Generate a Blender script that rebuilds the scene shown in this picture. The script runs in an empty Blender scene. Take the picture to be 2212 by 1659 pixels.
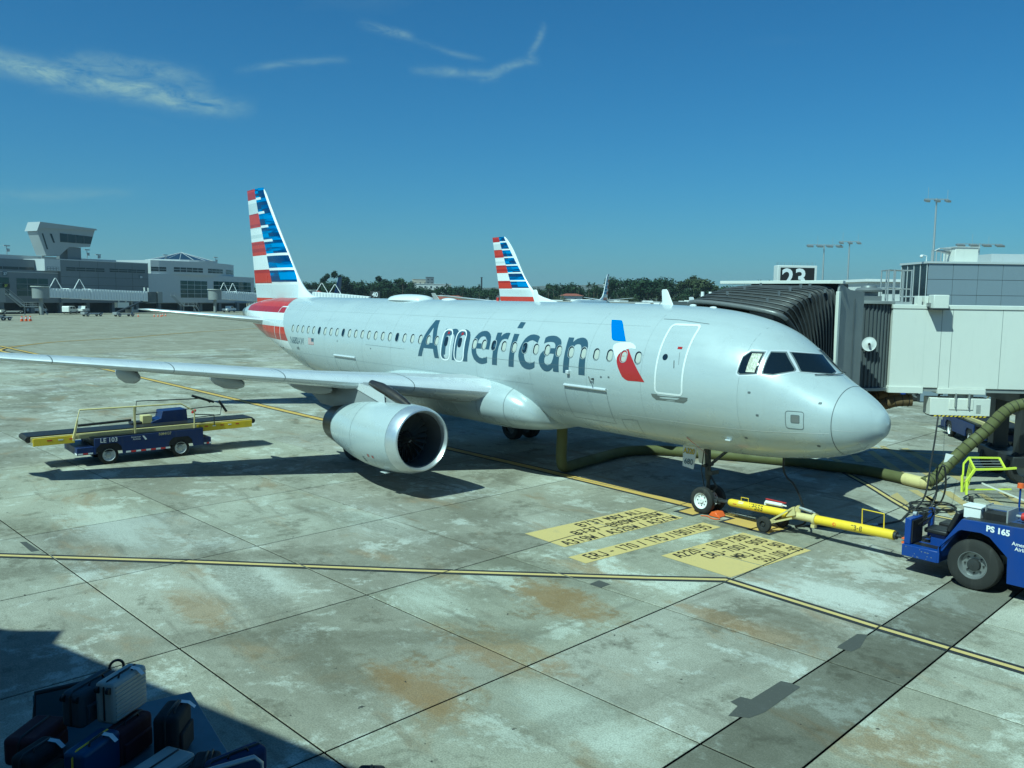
import bpy, bmesh, math, random
from math import radians, sin, cos, pi, sqrt, atan2, tan
from mathutils import Vector, Matrix
from mathutils.geometry import tessellate_polygon
random.seed(7)
SC = bpy.context.scene
COL = SC.collection
# ---------------------------------------------------------------- camera
# world axes: X aft along the airliner from its nose tip, Y to its starboard side, Z up (metres)
CAMP = Vector((-9.3773, 19.3982, 6.0309))
def cam_axes(yaw, pitch, roll):
    f = Vector((cos(pitch)*cos(yaw), cos(pitch)*sin(yaw), sin(pitch)))
    r = f.cross(Vector((0, 0, 1))).normalized(); u = r.cross(f)
    return cos(roll)*r + sin(roll)*u, -sin(roll)*r + cos(roll)*u, f
CR, CU, CF = cam_axes(-0.696126, -0.103529, 0.01343)
cd = bpy.data.cameras.new('camera'); cam = bpy.data.objects.new('camera', cd); COL.objects.link(cam)
cam.matrix_world = Matrix(((CR.x, CU.x, -CF.x, CAMP.x), (CR.y, CU.y, -CF.y, CAMP.y), (CR.z, CU.z, -CF.z, CAMP.z), (0, 0, 0, 1)))
cd.sensor_fit = 'HORIZONTAL'; cd.sensor_width = 36; cd.lens = 29.684; cd.clip_start = 0.05; cd.clip_end = 12000
SC.camera = cam
# ---------------------------------------------------------------- sky and sun
SUN = Vector((-0.10, 0.766, 1.0)).normalized()
EL = math.asin(SUN.z); AZ = atan2(SUN.x, SUN.y)
wd = bpy.data.worlds.new('World'); SC.world = wd; wd.use_nodes = True
wt = wd.node_tree; wt.nodes.clear()
def WN(t, **k):
    n = wt.nodes.new(t)
    for a, b in k.items(): setattr(n, a, b)
    return n
def wlink(a, b): wt.links.new(a, b)
sky = WN('ShaderNodeTexSky', sky_type='NISHITA', sun_disc=False, sun_elevation=EL, sun_rotation=AZ, air_density=1.25, dust_density=0.0, ozone_density=4.0, altitude=0)
bg = WN('ShaderNodeBackground'); wo = WN('ShaderNodeOutputWorld'); bg.inputs['Strength'].default_value = 0.068
# cirrus: wisps laid out over the whole dome by stretched noise, with three denser streaks
tc = WN('ShaderNodeTexCoord')
def wmath(op, a, b=None, c=None, clamp=False):
    n = WN('ShaderNodeMath', operation=op, use_clamp=clamp)
    for i, v in enumerate((a, b, c)):
        if v is None: continue
        if isinstance(v, (int, float)): n.inputs[i].default_value = v
        else: wlink(v, n.inputs[i])
    return n.outputs[0]
def wdot(vec, src):
    n = WN('ShaderNodeVectorMath', operation='DOT_PRODUCT'); wlink(src, n.inputs[0]); n.inputs[1].default_value = vec; return n.outputs['Value']
def wnoise(scale, stretch, rot, detail, rough, dist=0.0):
    m = WN('ShaderNodeMapping'); m.inputs['Scale'].default_value = stretch; m.inputs['Rotation'].default_value = rot
    wlink(tc.outputs['Generated'], m.inputs['Vector'])
    n = WN('ShaderNodeTexNoise'); n.inputs['Scale'].default_value = scale; n.inputs['Detail'].default_value = detail
    n.inputs['Roughness'].default_value = rough; n.inputs['Distortion'].default_value = dist
    wlink(m.outputs[0], n.inputs['Vector']); return n.outputs['Fac']
def pixdir(x, y):   # direction of a point of the sky
    return (CF + CR*((x-1106)/1824.0) - CU*((y-829.5)/1824.0)).normalized()
def streak(x0, y0, x1, y1, half, bend=0.0):
    a, b = pixdir(x0, y0), pixdir(x1, y1); mid = (a+b).normalized()
    along = (b-a); L = along.length/2; along.normalize(); side = mid.cross(along).normalized()
    P = tc.outputs['Generated']
    wob = wmath('MULTIPLY', wmath('SUBTRACT', wnoise(9, (1, 1, 1), (0, 0, 0), 5, 0.6), 0.5), half*2.2)
    s_ = wmath('ADD', wdot(tuple(side), P), wob)
    t_ = wdot(tuple(along), P)
    t0 = mid.dot(along)
    tt = wmath('DIVIDE', wmath('SUBTRACT', t_, t0), L)
    s2 = wmath('ADD', s_, wmath('MULTIPLY', wmath('MULTIPLY', tt, tt), bend))
    g = wmath('DIVIDE', s2, half)
    across = wmath('POWER', 2.718, wmath('MULTIPLY', wmath('MULTIPLY', g, g), -1.0))
    end = wmath('SUBTRACT', 1.0, wmath('POWER', wmath('ABSOLUTE', tt), 3.0), clamp=True)
    front = wmath('GREATER_THAN', wdot(tuple(mid), P), 0.3)
    return wmath('MULTIPLY', wmath('MULTIPLY', across, end), front)
fine = wnoise(26, (1.0, 1.0, 3.0), (0.25, 0.1, 0.5), 11, 0.70, 0.5)
body = wmath('MULTIPLY', wmath('SUBTRACT', fine, 0.34), 3.0, clamp=True)
tot = None
for x0, y0, x1, y1, h, b, k in ((-190, 100, 560, 246, 0.0100, 0.003, 1.15), (110, 118, 470, 168, 0.0085, -0.006, 0.62), (500, 148, 760, 122, 0.0036, -0.003, 0.36), (765, 46, 900, 84, 0.0042, 0.001, 0.55), (860, 78, 1050, 138, 0.0030, 0.004, 0.26), (880, 146, 1090, 168, 0.0046, -0.002, 0.50), (1030, 172, 1168, 118, 0.0044, -0.004, 0.55), (1140, 132, 1184, 50, 0.0034, 0.003, 0.50), (-150, 432, 330, 412, 0.006, 0.0, 0.30),
                          (2500, -250, 3300, 60, 0.014, 0.004, 0.8), (-1500, 300, -700, 120, 0.014, 0.004, 0.8)):
    v = wmath('MULTIPLY', streak(x0, y0, x1, y1, h, b), k); tot = v if tot is None else wmath('ADD', tot, v)
cirrus = wmath('MULTIPLY', tot, body, clamp=True)
thin = wmath('MULTIPLY', wmath('SUBTRACT', wnoise(2.6, (1, 1.2, 5), (0.2, 0.1, 0.4), 8, 0.6, 0.4), 0.60), 0.35, clamp=True)
mask = wmath('ADD', cirrus, thin, clamp=True)
mx = WN('ShaderNodeMix', data_type='RGBA'); wlink(mask, mx.inputs['Factor'])
tint = WN('ShaderNodeMix', data_type='RGBA', blend_type='MULTIPLY'); tint.inputs['Factor'].default_value = 1.0
wlink(sky.outputs[0], tint.inputs['A']); tint.inputs['B'].default_value = (0.43, 0.68, 1.04, 1)
wlink(tint.outputs['Result'], mx.inputs['A']); mx.inputs['B'].default_value = (5.6, 6.3, 6.6, 1)
wlink(mx.outputs['Result'], bg.inputs['Color']); wlink(bg.outputs[0], wo.inputs['Surface'])
sl = bpy.data.lights.new('sun', 'SUN'); sl.energy = 5.0; sl.angle = radians(0.53); sl.color = (1.0, 0.965, 0.90)
so = bpy.data.objects.new('sun', sl); COL.objects.link(so); so.location = (0, 40, 60)
so.rotation_euler = (-SUN).to_track_quat('-Z', 'Y').to_euler()
# ---------------------------------------------------------------- film
vs = SC.view_settings; vs.view_transform = 'Standard'; vs.look = 'None'; vs.gamma = 1.0; vs.use_curve_mapping = False
vs.exposure = 0.10
vs.use_white_balance = True; vs.white_balance_temperature = 5200; vs.white_balance_tint = -30   # the green cast of the tinted window pane
SC.cycles.max_bounces = 6; SC.cycles.diffuse_bounces = 3; SC.cycles.glossy_bounces = 4; SC.cycles.use_adaptive_sampling = True
SC.cycles.use_denoising = True
# ---------------------------------------------------------------- materials
MATS = {}
class NT:
    def __init__(s, name):
        s.m = bpy.data.materials.new(name); s.m.use_nodes = True; s.t = s.m.node_tree
        s.b = s.t.nodes['Principled BSDF']
    def n(s, t, **k):
        n = s.t.nodes.new(t)
        for a, b in k.items(): setattr(n, a, b)
        return n
    def L(s, a, b): s.t.links.new(a, b)
    def put(s, sock, v):
        if isinstance(v, (int, float)): sock.default_value = v
        elif isinstance(v, (tuple, list)): sock.default_value = tuple(v) + ((1,) if len(v) == 3 and sock.type == 'RGBA' else ())
        else: s.L(v, sock)
    def pos(s, obj=False):
        return s.n('ShaderNodeTexCoord').outputs['Object'] if obj else s.n('ShaderNodeNewGeometry').outputs['Position']
    def map(s, v, scale=(1, 1, 1), rot=(0, 0, 0), loc=(0, 0, 0)):
        m = s.n('ShaderNodeMapping'); s.L(v, m.inputs[0]); m.inputs['Scale'].default_value = scale; m.inputs['Rotation'].default_value = rot; m.inputs['Location'].default_value = loc
        return m.outputs[0]
    def noise(s, v, scale, detail=4, rough=0.55, dist=0.0):
        n = s.n('ShaderNodeTexNoise'); s.L(v, n.inputs['Vector'])
        for a, b in (('Scale', scale), ('Detail', detail), ('Roughness', rough), ('Distortion', dist)): n.inputs[a].default_value = b
        return n.outputs['Fac']
    def ramp(s, f, a, b, c0=0.0, c1=1.0):
        r = s.n('ShaderNodeMapRange'); s.L(f, r.inputs['Value']); r.interpolation_type = 'SMOOTHSTEP'
        for k, v in (('From Min', a), ('From Max', b), ('To Min', c0), ('To Max', c1)): r.inputs[k].default_value = v
        return r.outputs['Result']
    def mix(s, f, a, b, mode='MIX'):
        m = s.n('ShaderNodeMix', data_type='RGBA', blend_type=mode); s.put(m.inputs['Factor'], f); s.put(m.inputs['A'], a); s.put(m.inputs['B'], b); return m.outputs['Result']
    def mth(s, op, a, b=0.0, clamp=False):
        m = s.n('ShaderNodeMath', operation=op, use_clamp=clamp); s.put(m.inputs[0], a); s.put(m.inputs[1], b); return m.outputs[0]
    def bump(s, h, strength=0.2, dist=0.01):
        b = s.n('ShaderNodeBump'); s.L(h, b.inputs['Height']); b.inputs['Strength'].default_value = strength; b.inputs['Distance'].default_value = dist; s.L(b.outputs[0], s.b.inputs['Normal'])
    def done(s, col=None, rough=None, metal=None, spec=None, coat=None, trans=None, ior=None, alpha=None):
        for k, v in (('Base Color', col), ('Roughness', rough), ('Metallic', metal), ('Specular IOR Level', spec), ('Coat Weight', coat), ('Transmission Weight', trans), ('IOR', ior), ('Alpha', alpha)):
            if v is not None: s.put(s.b.inputs[k], v)
        MATS[s.m.name] = s.m; return s.m
def paint(name, c, rough=0.45, dirt=0.18, metal=0.0, spec=0.5, scale=1.3, coat=0.0, grime=(0.10, 0.09, 0.075)):
    """painted or plain surface with mottled dirt and slight gloss changes"""
    k = NT(name); p = k.pos(True)
    a = k.noise(p, scale, 5, 0.6); b = k.noise(k.map(p, (6, 6, 0.7)), scale, 4, 0.6)
    f = k.mth('MULTIPLY', k.ramp(a, 0.42, 0.78), dirt); f2 = k.mth('MULTIPLY', k.ramp(b, 0.5, 0.85), dirt*0.8)
    col = k.mix(f2, k.mix(f, c, tuple(x*0.55+g*0.3 for x, g in zip(c, grime))), grime)
    k.done(col, k.ramp(a, 0.3, 0.8, rough*0.85, min(1, rough*1.25)), metal, spec, coat)
    return k.m
paint('dark_rubber', (0.018, 0.018, 0.017), 0.8, 0.5, grime=(0.09, 0.085, 0.075))
paint('black_plastic', (0.012, 0.012, 0.013), 0.5, 0.3)
paint('grey_metal', (0.30, 0.31, 0.31), 0.4, 0.3, 0.6)
paint('dark_metal', (0.055, 0.058, 0.06), 0.45, 0.4, 0.5)
paint('galvanised', (0.46, 0.47, 0.47), 0.45, 0.25, 0.55)
paint('white_paint', (0.78, 0.78, 0.76), 0.4, 0.14)
paint('cream_paint', (0.72, 0.71, 0.64), 0.45, 0.12)
paint('blue_paint', (0.012, 0.042, 0.23), 0.42, 0.22, spec=0.4)
paint('blue_deck', (0.03, 0.055, 0.16), 0.7, 0.5)
paint('yellow_paint', (0.78, 0.56, 0.03), 0.42, 0.22)
paint('cream_yellow', (0.62, 0.53, 0.24), 0.5, 0.35)
paint('lime_paint', (0.66, 0.74, 0.06), 0.42, 0.15)
paint('red_paint', (0.48, 0.03, 0.025), 0.4, 0.2)
paint('orange_paint', (0.72, 0.13, 0.02), 0.45, 0.25)
paint('white_mark', (0.80, 0.80, 0.80), 0.5, 0.1)
paint('black_mark', (0.015, 0.015, 0.016), 0.6, 0.1)
# ---------------------------------------------------------------- mesh helpers
def basis(d):
    d = Vector(d).normalized(); a = Vector((0, 0, 1)) if abs(d.z) < 0.95 else Vector((1, 0, 0))
    u = d.cross(a).normalized(); return u, d.cross(u).normalized(), d
class MB:
    def __init__(s): s.v = []; s.f = []; s.m = []
    def add(s, vs, fs, m=0):
        o = len(s.v); s.v += [tuple(v) for v in vs]; s.f += [tuple(i+o for i in f) for f in fs]; s.m += [m]*len(fs); return s
    def box(s, c, d, m=0, rz=0.0, R=None):
        x, y, z = d[0]/2, d[1]/2, d[2]/2
        P = [Vector(p) for p in ((-x, -y, -z), (x, -y, -z), (x, y, -z), (-x, y, -z), (-x, -y, z), (x, -y, z), (x, y, z), (-x, y, z))]
        if R is None: R = Matrix.Rotation(rz, 3, 'Z') if rz else None
        P = [(R @ p if R else p) + Vector(c) for p in P]
        return s.add(P, [(0, 3, 2, 1), (4, 5, 6, 7), (0, 1, 5, 4), (1, 2, 6, 5), (2, 3, 7, 6), (3, 0, 4, 7)], m)
    def span(s, a, b, m=0):   # axis-aligned box between two corners
        return s.box([(p+q)/2 for p, q in zip(a, b)], [abs(q-p) for p, q in zip(a, b)], m)
    def beam(s, a, b, w, h, m=0, up=(0, 0, 1)):   # rectangular bar from a to b
        a, b = Vector(a), Vector(b); d = (b-a).normalized(); u = Vector(up)
        sd = d.cross(u); sd = sd.normalized() if sd.length > 1e-4 else Vector((1, 0, 0)); u2 = sd.cross(d).normalized()
        P = [p+sd*(i*w/2)+u2*(j*h/2) for p in (a, b) for i, j in ((-1, -1), (1, -1), (1, 1), (-1, 1))]
        return s.add(P, [(0, 3, 2, 1), (4, 5, 6, 7), (0, 1, 5, 4), (1, 2, 6, 5), (2, 3, 7, 6), (3, 0, 4, 7)], m)
    def cyl(s, a, b, r0, r1=None, n=12, m=0, caps=True):
        r1 = r0 if r1 is None else r1; a, b = Vector(a), Vector(b); u, w, d = basis(b-a)
        P = [c+(u*cos(2*pi*i/n)+w*sin(2*pi*i/n))*r for c, r in ((a, r0), (b, r1)) for i in range(n)]
        F = [(i, (i+1) % n, n+(i+1) % n, n+i) for i in range(n)]
        if caps: F += [tuple(range(n))[::-1], tuple(range(n, 2*n))]
        return s.add(P, F, m)
    def tube(s, path, r, n=8, m=0, closed=False, caps=True):
        P = [Vector(p) for p in path]; V = []; N = len(P); pu = None
        for i, p in enumerate(P):
            a = P[(i-1) % N] if (i or closed) else p; b = P[(i+1) % N] if (i < N-1 or closed) else p
            d = (b-a).normalized()
            if pu is None: u, w, _ = basis(d)
            else:
                u = (pu-d*pu.dot(d)); u = u.normalized() if u.length > 1e-5 else basis(d)[0]; w = d.cross(u).normalized()
            pu = u; rr = r[i] if isinstance(r, (list, tuple)) else r
            V += [p+(u*cos(2*pi*k/n)+w*sin(2*pi*k/n))*rr for k in range(n)]
        F = []
        for i in range(N if closed else N-1):
            j = (i+1) % N
            F += [(i*n+k, i*n+(k+1) % n, j*n+(k+1) % n, j*n+k) for k in range(n)]
        if caps and not closed: F += [tuple(range(n))[::-1], tuple(range((N-1)*n, N*n))]
        return s.add(V, F, m)
    def lathe(s, prof, c, axis, n=24, m=0, ang=2*pi, ms=None):   # prof: (distance along axis, radius)
        c = Vector(c); u, w, d = basis(axis); V = []
        full = abs(ang-2*pi) < 1e-6; cols = n if full else n+1
        for t, r in prof: V += [c+d*t+(u*cos(ang*k/n)+w*sin(ang*k/n))*r for k in range(cols)]
        o = len(s.v); s.v += [tuple(v) for v in V]
        for i in range(len(prof)-1):
            for k in range(n):
                k2 = (k+1) % cols
                s.f.append((o+i*cols+k, o+i*cols+k2, o+(i+1)*cols+k2, o+(i+1)*cols+k)); s.m.append(ms[i] if ms else m)
        return s
    def prism(s, poly, f, t, m=0):
        """poly: 2-D outline; f(a, b, c) -> point; t: (c0, c1) thickness"""
        n = len(poly); P = [f(a, b, t[0]) for a, b in poly] + [f(a, b, t[1]) for a, b in poly]
        o = len(s.v); s.v += [tuple(p) for p in P]
        tri = tessellate_polygon([[Vector((a, b, 0)) for a, b in poly]])
        for q in tri: s.f.append(tuple(o+i for i in q)); s.m.append(m); s.f.append(tuple(o+n+i for i in q[::-1])); s.m.append(m)
        for i in range(n): s.f.append((o+i, o+(i+1) % n, o+n+(i+1) % n, o+n+i)); s.m.append(m)
        return s
    def flat(s, poly, f, m=0, holes=()):
        rings = [list(poly)] + [list(h) for h in holes]; pts = [p for r in rings for p in r]
        tri = tessellate_polygon([[Vector((a, b, 0)) for a, b in r] for r in rings])
        return s.add([f(a, b) for a, b in pts], tri, m)
    def ball(s, c, r, n=12, k=8, m=0):
        rx, ry, rz = r if isinstance(r, (tuple, list)) else (r, r, r); c = Vector(c); V = []
        for i in range(k+1):
            ph = pi*i/k
            V += [c+Vector((rx*sin(ph)*cos(2*pi*j/n), ry*sin(ph)*sin(2*pi*j/n), rz*cos(ph))) for j in range(n)]
        return s.add(V, [(i*n+j, (i+1)*n+j, (i+1)*n+(j+1) % n, i*n+(j+1) % n) for i in range(k) for j in range(n)], m)
    def text(s, txt, f, size=1.0, m=0, bold=0.0, shear=0.0, align='LEFT', wide=1.0):
        V, F = text_mesh(txt, bold, shear, align); return s.add([f(x*size*wide, y*size) for x, y in V], F, m)
    def build(s, name, mats, parent=None, smooth=None, bevel=0.0, world=False, seg=2):
        me = bpy.data.meshes.new(name); V = s.v
        if world and parent is not None:
            o = Vector((0, 0, 0)); q = parent
            while q is not None: o += q.location; q = q.parent
            V = [(x-o.x, y-o.y, z-o.z) for x, y, z in V]
        me.from_pydata(V, [], s.f)
        for mm in (mats if isinstance(mats, (list, tuple)) else [mats]): me.materials.append(MATS[mm] if isinstance(mm, str) else mm)
        if any(s.m): me.polygons.foreach_set('material_index', s.m)
        bm = bmesh.new(); bm.from_mesh(me); bmesh.ops.recalc_face_normals(bm, faces=bm.faces); bm.to_mesh(me); bm.free()
        if smooth is not None:
            me.polygons.foreach_set('use_smooth', [True]*len(me.polygons)); me.set_sharp_from_angle(angle=radians(smooth))
        ob = bpy.data.objects.new(name, me); COL.objects.link(ob)
        if parent is not None: ob.parent = parent
        if bevel:
            b = ob.modifiers.new('bevel', 'BEVEL'); b.width = bevel; b.segments = seg; b.limit_method = 'ANGLE'; b.angle_limit = radians(40)
            if smooth is None: me.polygons.foreach_set('use_smooth', [True]*len(me.polygons)); me.set_sharp_from_angle(angle=radians(40))
        return ob
TXT = {}
def text_mesh(txt, bold=0.0, shear=0.0, align='LEFT'):
    key = (txt, bold, shear, align)
    if key in TXT: return TXT[key]
    cu = bpy.data.curves.new('t', 'FONT'); cu.body = txt; cu.size = 1.0; cu.offset = bold; cu.shear = shear; cu.align_x = align; cu.resolution_u = 3
    ob = bpy.data.objects.new('t', cu); COL.objects.link(ob)
    dg = bpy.context.evaluated_depsgraph_get(); me = bpy.data.meshes.new_from_object(ob.evaluated_get(dg))
    r = ([(v.co.x, v.co.y) for v in me.vertices], [tuple(p.vertices) for p in me.polygons])
    bpy.data.objects.remove(ob); bpy.data.curves.remove(cu); bpy.data.meshes.remove(me); TXT[key] = r
    return r
GLY = {'0': [[(.27, 1), (.1, .84), (.1, .16), (.27, 0)], [(.35, 0), (.52, .16), (.52, .84), (.35, 1)]], '1': [[(.34, 0), (.34, .97)], [(.34, .97), (.18, .86)]],
 '2': [[(.1, .78), (.2, 1), (.42, 1), (.52, .85), (.52, .66), (.16, .1)], [(.08, .03), (.54, .03)]], '3': [[(.1, .84), (.2, 1), (.42, 1), (.52, .85), (.52, .66), (.42, .54), (.26, .54)], [(.44, .48), (.52, .36), (.52, .15), (.42, 0), (.2, 0), (.1, .16)]],
 '5': [[(.52, .97), (.14, .97), (.12, .56)], [(.14, .56), (.4, .6), (.52, .45), (.52, .16), (.4, 0), (.2, 0), (.1, .14)]], '6': [[(.5, .85), (.42, 1), (.22, 1), (.1, .84), (.1, .16), (.2, 0)], [(.28, 0), (.42, 0), (.52, .16), (.52, .4), (.42, .54), (.2, .54)]],
 '7': [[(.08, .97), (.52, .97), (.25, 0)]], '8': [[(.28, 1), (.2, 1), (.1, .86), (.1, .66), (.2, .53), (.1, .4), (.1, .15), (.2, 0), (.28, 0)], [(.34, 0), (.42, 0), (.52, .15), (.52, .4), (.42, .53), (.52, .66), (.52, .86), (.42, 1), (.34, 1)]],
 '9': [[(.12, .15), (.2, 0), (.42, 0), (.52, .16), (.52, .84), (.42, 1)], [(.34, 1), (.2, 1), (.1, .84), (.1, .6), (.2, .46), (.44, .46)]],
 'A': [[(.04, 0), (.27, 1)], [(.35, 1), (.58, 0)], [(.19, .34), (.43, .34)]], 'B': [[(.1, 0), (.1, 1)], [(.16, .97), (.4, .97), (.5, .85), (.5, .65), (.4, .53), (.2, .53)], [(.42, .5), (.53, .37), (.53, .15), (.42, .03), (.16, .03)]],
 'C': [[(.52, .82), (.42, 1), (.22, 1), (.1, .84), (.1, .16), (.22, 0), (.42, 0), (.52, .18)]], 'E': [[(.1, 0), (.1, 1)], [(.16, .97), (.54, .97)], [(.16, .52), (.46, .52)], [(.16, .03), (.54, .03)]],
 'J': [[(.5, 1), (.5, .16), (.4, 0), (.2, 0), (.08, .2)]], 'L': [[(.1, 1), (.1, 0)], [(.16, .03), (.54, .03)]], 'M': [[(.08, 0), (.08, 1)], [(.12, .97), (.33, .4), (.54, .97)], [(.58, 1), (.58, 0)]], 'P': [[(.1, 0), (.1, 1)], [(.16, .97), (.42, .97), (.53, .84), (.53, .6), (.42, .48), (.16, .48)]],
 'R': [[(.1, 0), (.1, 1)], [(.16, .97), (.42, .97), (.53, .84), (.53, .62), (.42, .5), (.16, .5)], [(.32, .44), (.55, 0)]], 'S': [[(.52, .84), (.42, 1), (.2, 1), (.1, .84), (.1, .66), (.28, .54)], [(.34, .5), (.52, .36), (.52, .15), (.42, 0), (.2, 0), (.1, .15)]],
 'W': [[(.04, 1), (.17, .03), (.31, .6)], [(.34, .6), (.48, .03), (.6, 1)]], 'X': [[(.06, 0), (.28, .46)], [(.34, .54), (.56, 1)], [(.06, 1), (.56, 0)]], '-': [[(.12, .46), (.48, .46)]], '/': [[(.18, -.02), (.46, 1.02)]], ' ': []}
def stencil(mb, txt, f, w=0.115, m=0, adv=0.70):
    """cut-out lettering: f(x, y) places a point of a line of unit-high letters"""
    x = 0.0
    for ch in txt:
        for st in GLY.get(ch, []):
            for i in range(len(st)-1):
                a, b = Vector((st[i][0]+x, st[i][1])), Vector((st[i+1][0]+x, st[i+1][1])); d = (b-a).normalized(); n = Vector((-d.y, d.x))*w/2; e = d*w*0.28
                a2 = a-e if i else a; b2 = b+e if i < len(st)-2 else b
                mb.add([f(*p) for p in (a2-n, b2-n, b2+n, a2+n)], [(0, 1, 2, 3)], m)
        x += adv if ch != ' ' else 0.42
    return x
def tag(o, label, cat, group=None):
    o['label'] = label; o['category'] = cat
    if group: o['group'] = group
    return o
def thing(name, label, cat, loc=(0, 0, 0), rz=0.0, group=None):
    o = bpy.data.objects.new(name, None); COL.objects.link(o); o.location = loc; o.rotation_euler = (0, 0, rz); o.empty_display_size = 0.3
    return tag(o, label, cat, group)
def struct(o, kind='structure'): o['kind'] = kind; return o
def copy_tree(o, parent=None):
    c = o.copy(); COL.objects.link(c); c.parent = parent
    for ch in list(o.children): copy_tree(ch, c)
    return c
def pchip(xs, ys):
    h = [b-a for a, b in zip(xs, xs[1:])]; d = [(b-a)/k for a, b, k in zip(ys, ys[1:], h)]; n = len(xs); m = [0.0]*n; m[0] = d[0]; m[-1] = d[-1]
    for i in range(1, n-1):
        if d[i-1]*d[i] > 0:
            w1 = 2*h[i]+h[i-1]; w2 = h[i]+2*h[i-1]; m[i] = (w1+w2)/(w1/d[i-1]+w2/d[i])
    def f(x):
        k = 0
        while k < n-2 and x > xs[k+1]: k += 1
        t = (x-xs[k])/h[k]
        return (2*t**3-3*t**2+1)*ys[k]+(t**3-2*t**2+t)*h[k]*m[k]+(-2*t**3+3*t**2)*ys[k+1]+(t**3-t**2)*h[k]*m[k+1]
    return f
def rrect(w, h, r, n=4):   # rounded rectangle outline about 0, 0
    P = []
    for cx, cy, a0 in ((w/2-r, h/2-r, 0), (-w/2+r, h/2-r, pi/2), (-w/2+r, -h/2+r, pi), (w/2-r, -h/2+r, 1.5*pi)):
        P += [(cx+r*cos(a0+pi/2*i/n), cy+r*sin(a0+pi/2*i/n)) for i in range(n+1)]
    return P
def smooth_path(P, k=6):   # Catmull-Rom through points
    P = [Vector(p) for p in P]; Q = [P[0]*2-P[1]] + P + [P[-1]*2-P[-2]]; out = []
    for i in range(1, len(Q)-2):
        for j in range(k):
            t = j/k; a, b, c, d = Q[i-1], Q[i], Q[i+1], Q[i+2]
            out.append(0.5*((2*b)+(c-a)*t+(2*a-5*b+4*c-d)*t*t+(3*b-a-3*c+d)*t**3))
    return out + [P[-1]]
# ================================================================ ground
GA = radians(4.85); E1 = Vector((cos(GA), sin(GA), 0)); E2 = Vector((-sin(GA), cos(GA), 0))
def gpt(p, q, z=0.0): v = E1*p+E2*q; return Vector((v.x, v.y, z))
RUST = (0.285, 0.178, 0.075); PALE = (0.60, 0.61, 0.54); DARK = (0.15, 0.138, 0.10)
STAINS = [(2.6, 8.2, 1.7, 0.9, 0.6, 0.75, RUST), (3.6, 6.2, 1.2, 0.6, 0.2, 0.55, RUST), (0.9, 12.4, 1.3, 0.7, 0.9, 0.7, RUST), (1.6, 10.6, 1.5, 0.8, 0.5, 0.6, RUST), (-1.2, 6.3, 0.9, 0.6, 0.0, 0.5, RUST), (0.0, 6.4, 1.0, 0.35, 0.8, 0.5, RUST), (6.4, 13.8, 1.4, 0.6, 0.3, 0.5, RUST), (11.0, 14.6, 1.8, 0.7, 0.2, 0.4, RUST), (-4.4, 8.2, 0.9, 0.8, 0.4, 0.5, RUST), (5.4, 7.6, 1.6, 1.0, 0.2, 0.45, DARK), (8.4, 5.4, 2.2, 0.8, 0.1, 0.4, DARK), (-0.9, 5.4, 1.1, 0.9, 0.0, 0.55, DARK), (-1.0, 3.3, 1.5, 1.0, 0.0, 0.85, PALE), (0.4, 4.4, 0.9, 0.5, 0.2, 0.8, PALE), (4.2, 10.2, 1.3, 0.7, 0.0, 0.6, PALE), (7.4, 12.6, 1.6, 1.0, 0.4, 0.6, PALE), (-1.2, 11.2, 1.4, 0.7, 0.3, 0.55, PALE), (9.6, 8.0, 2.4, 1.0, 0.2, 0.55, PALE), (13.5, 13.6, 2.6, 1.2, 0.2, 0.6, PALE)]
TRACKS = [(10.7, 12.3, 1.2, 13.3, 0.9, 0.6, DARK), (11.5, 17.5, 8.0, 9.6, 0.8, 0.55, DARK), (9.6, 5.6, 12.6, 0.4, 0.8, 0.5, DARK), (13.0, 8.8, 2.2, 6.8, 0.9, 0.5, DARK), (5.6, 15.2, 1.2, 9.4, 0.7, 0.5, DARK), (-1.0, 12.5, -2.0, 4.0, 0.6, 0.35, DARK)]
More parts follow.
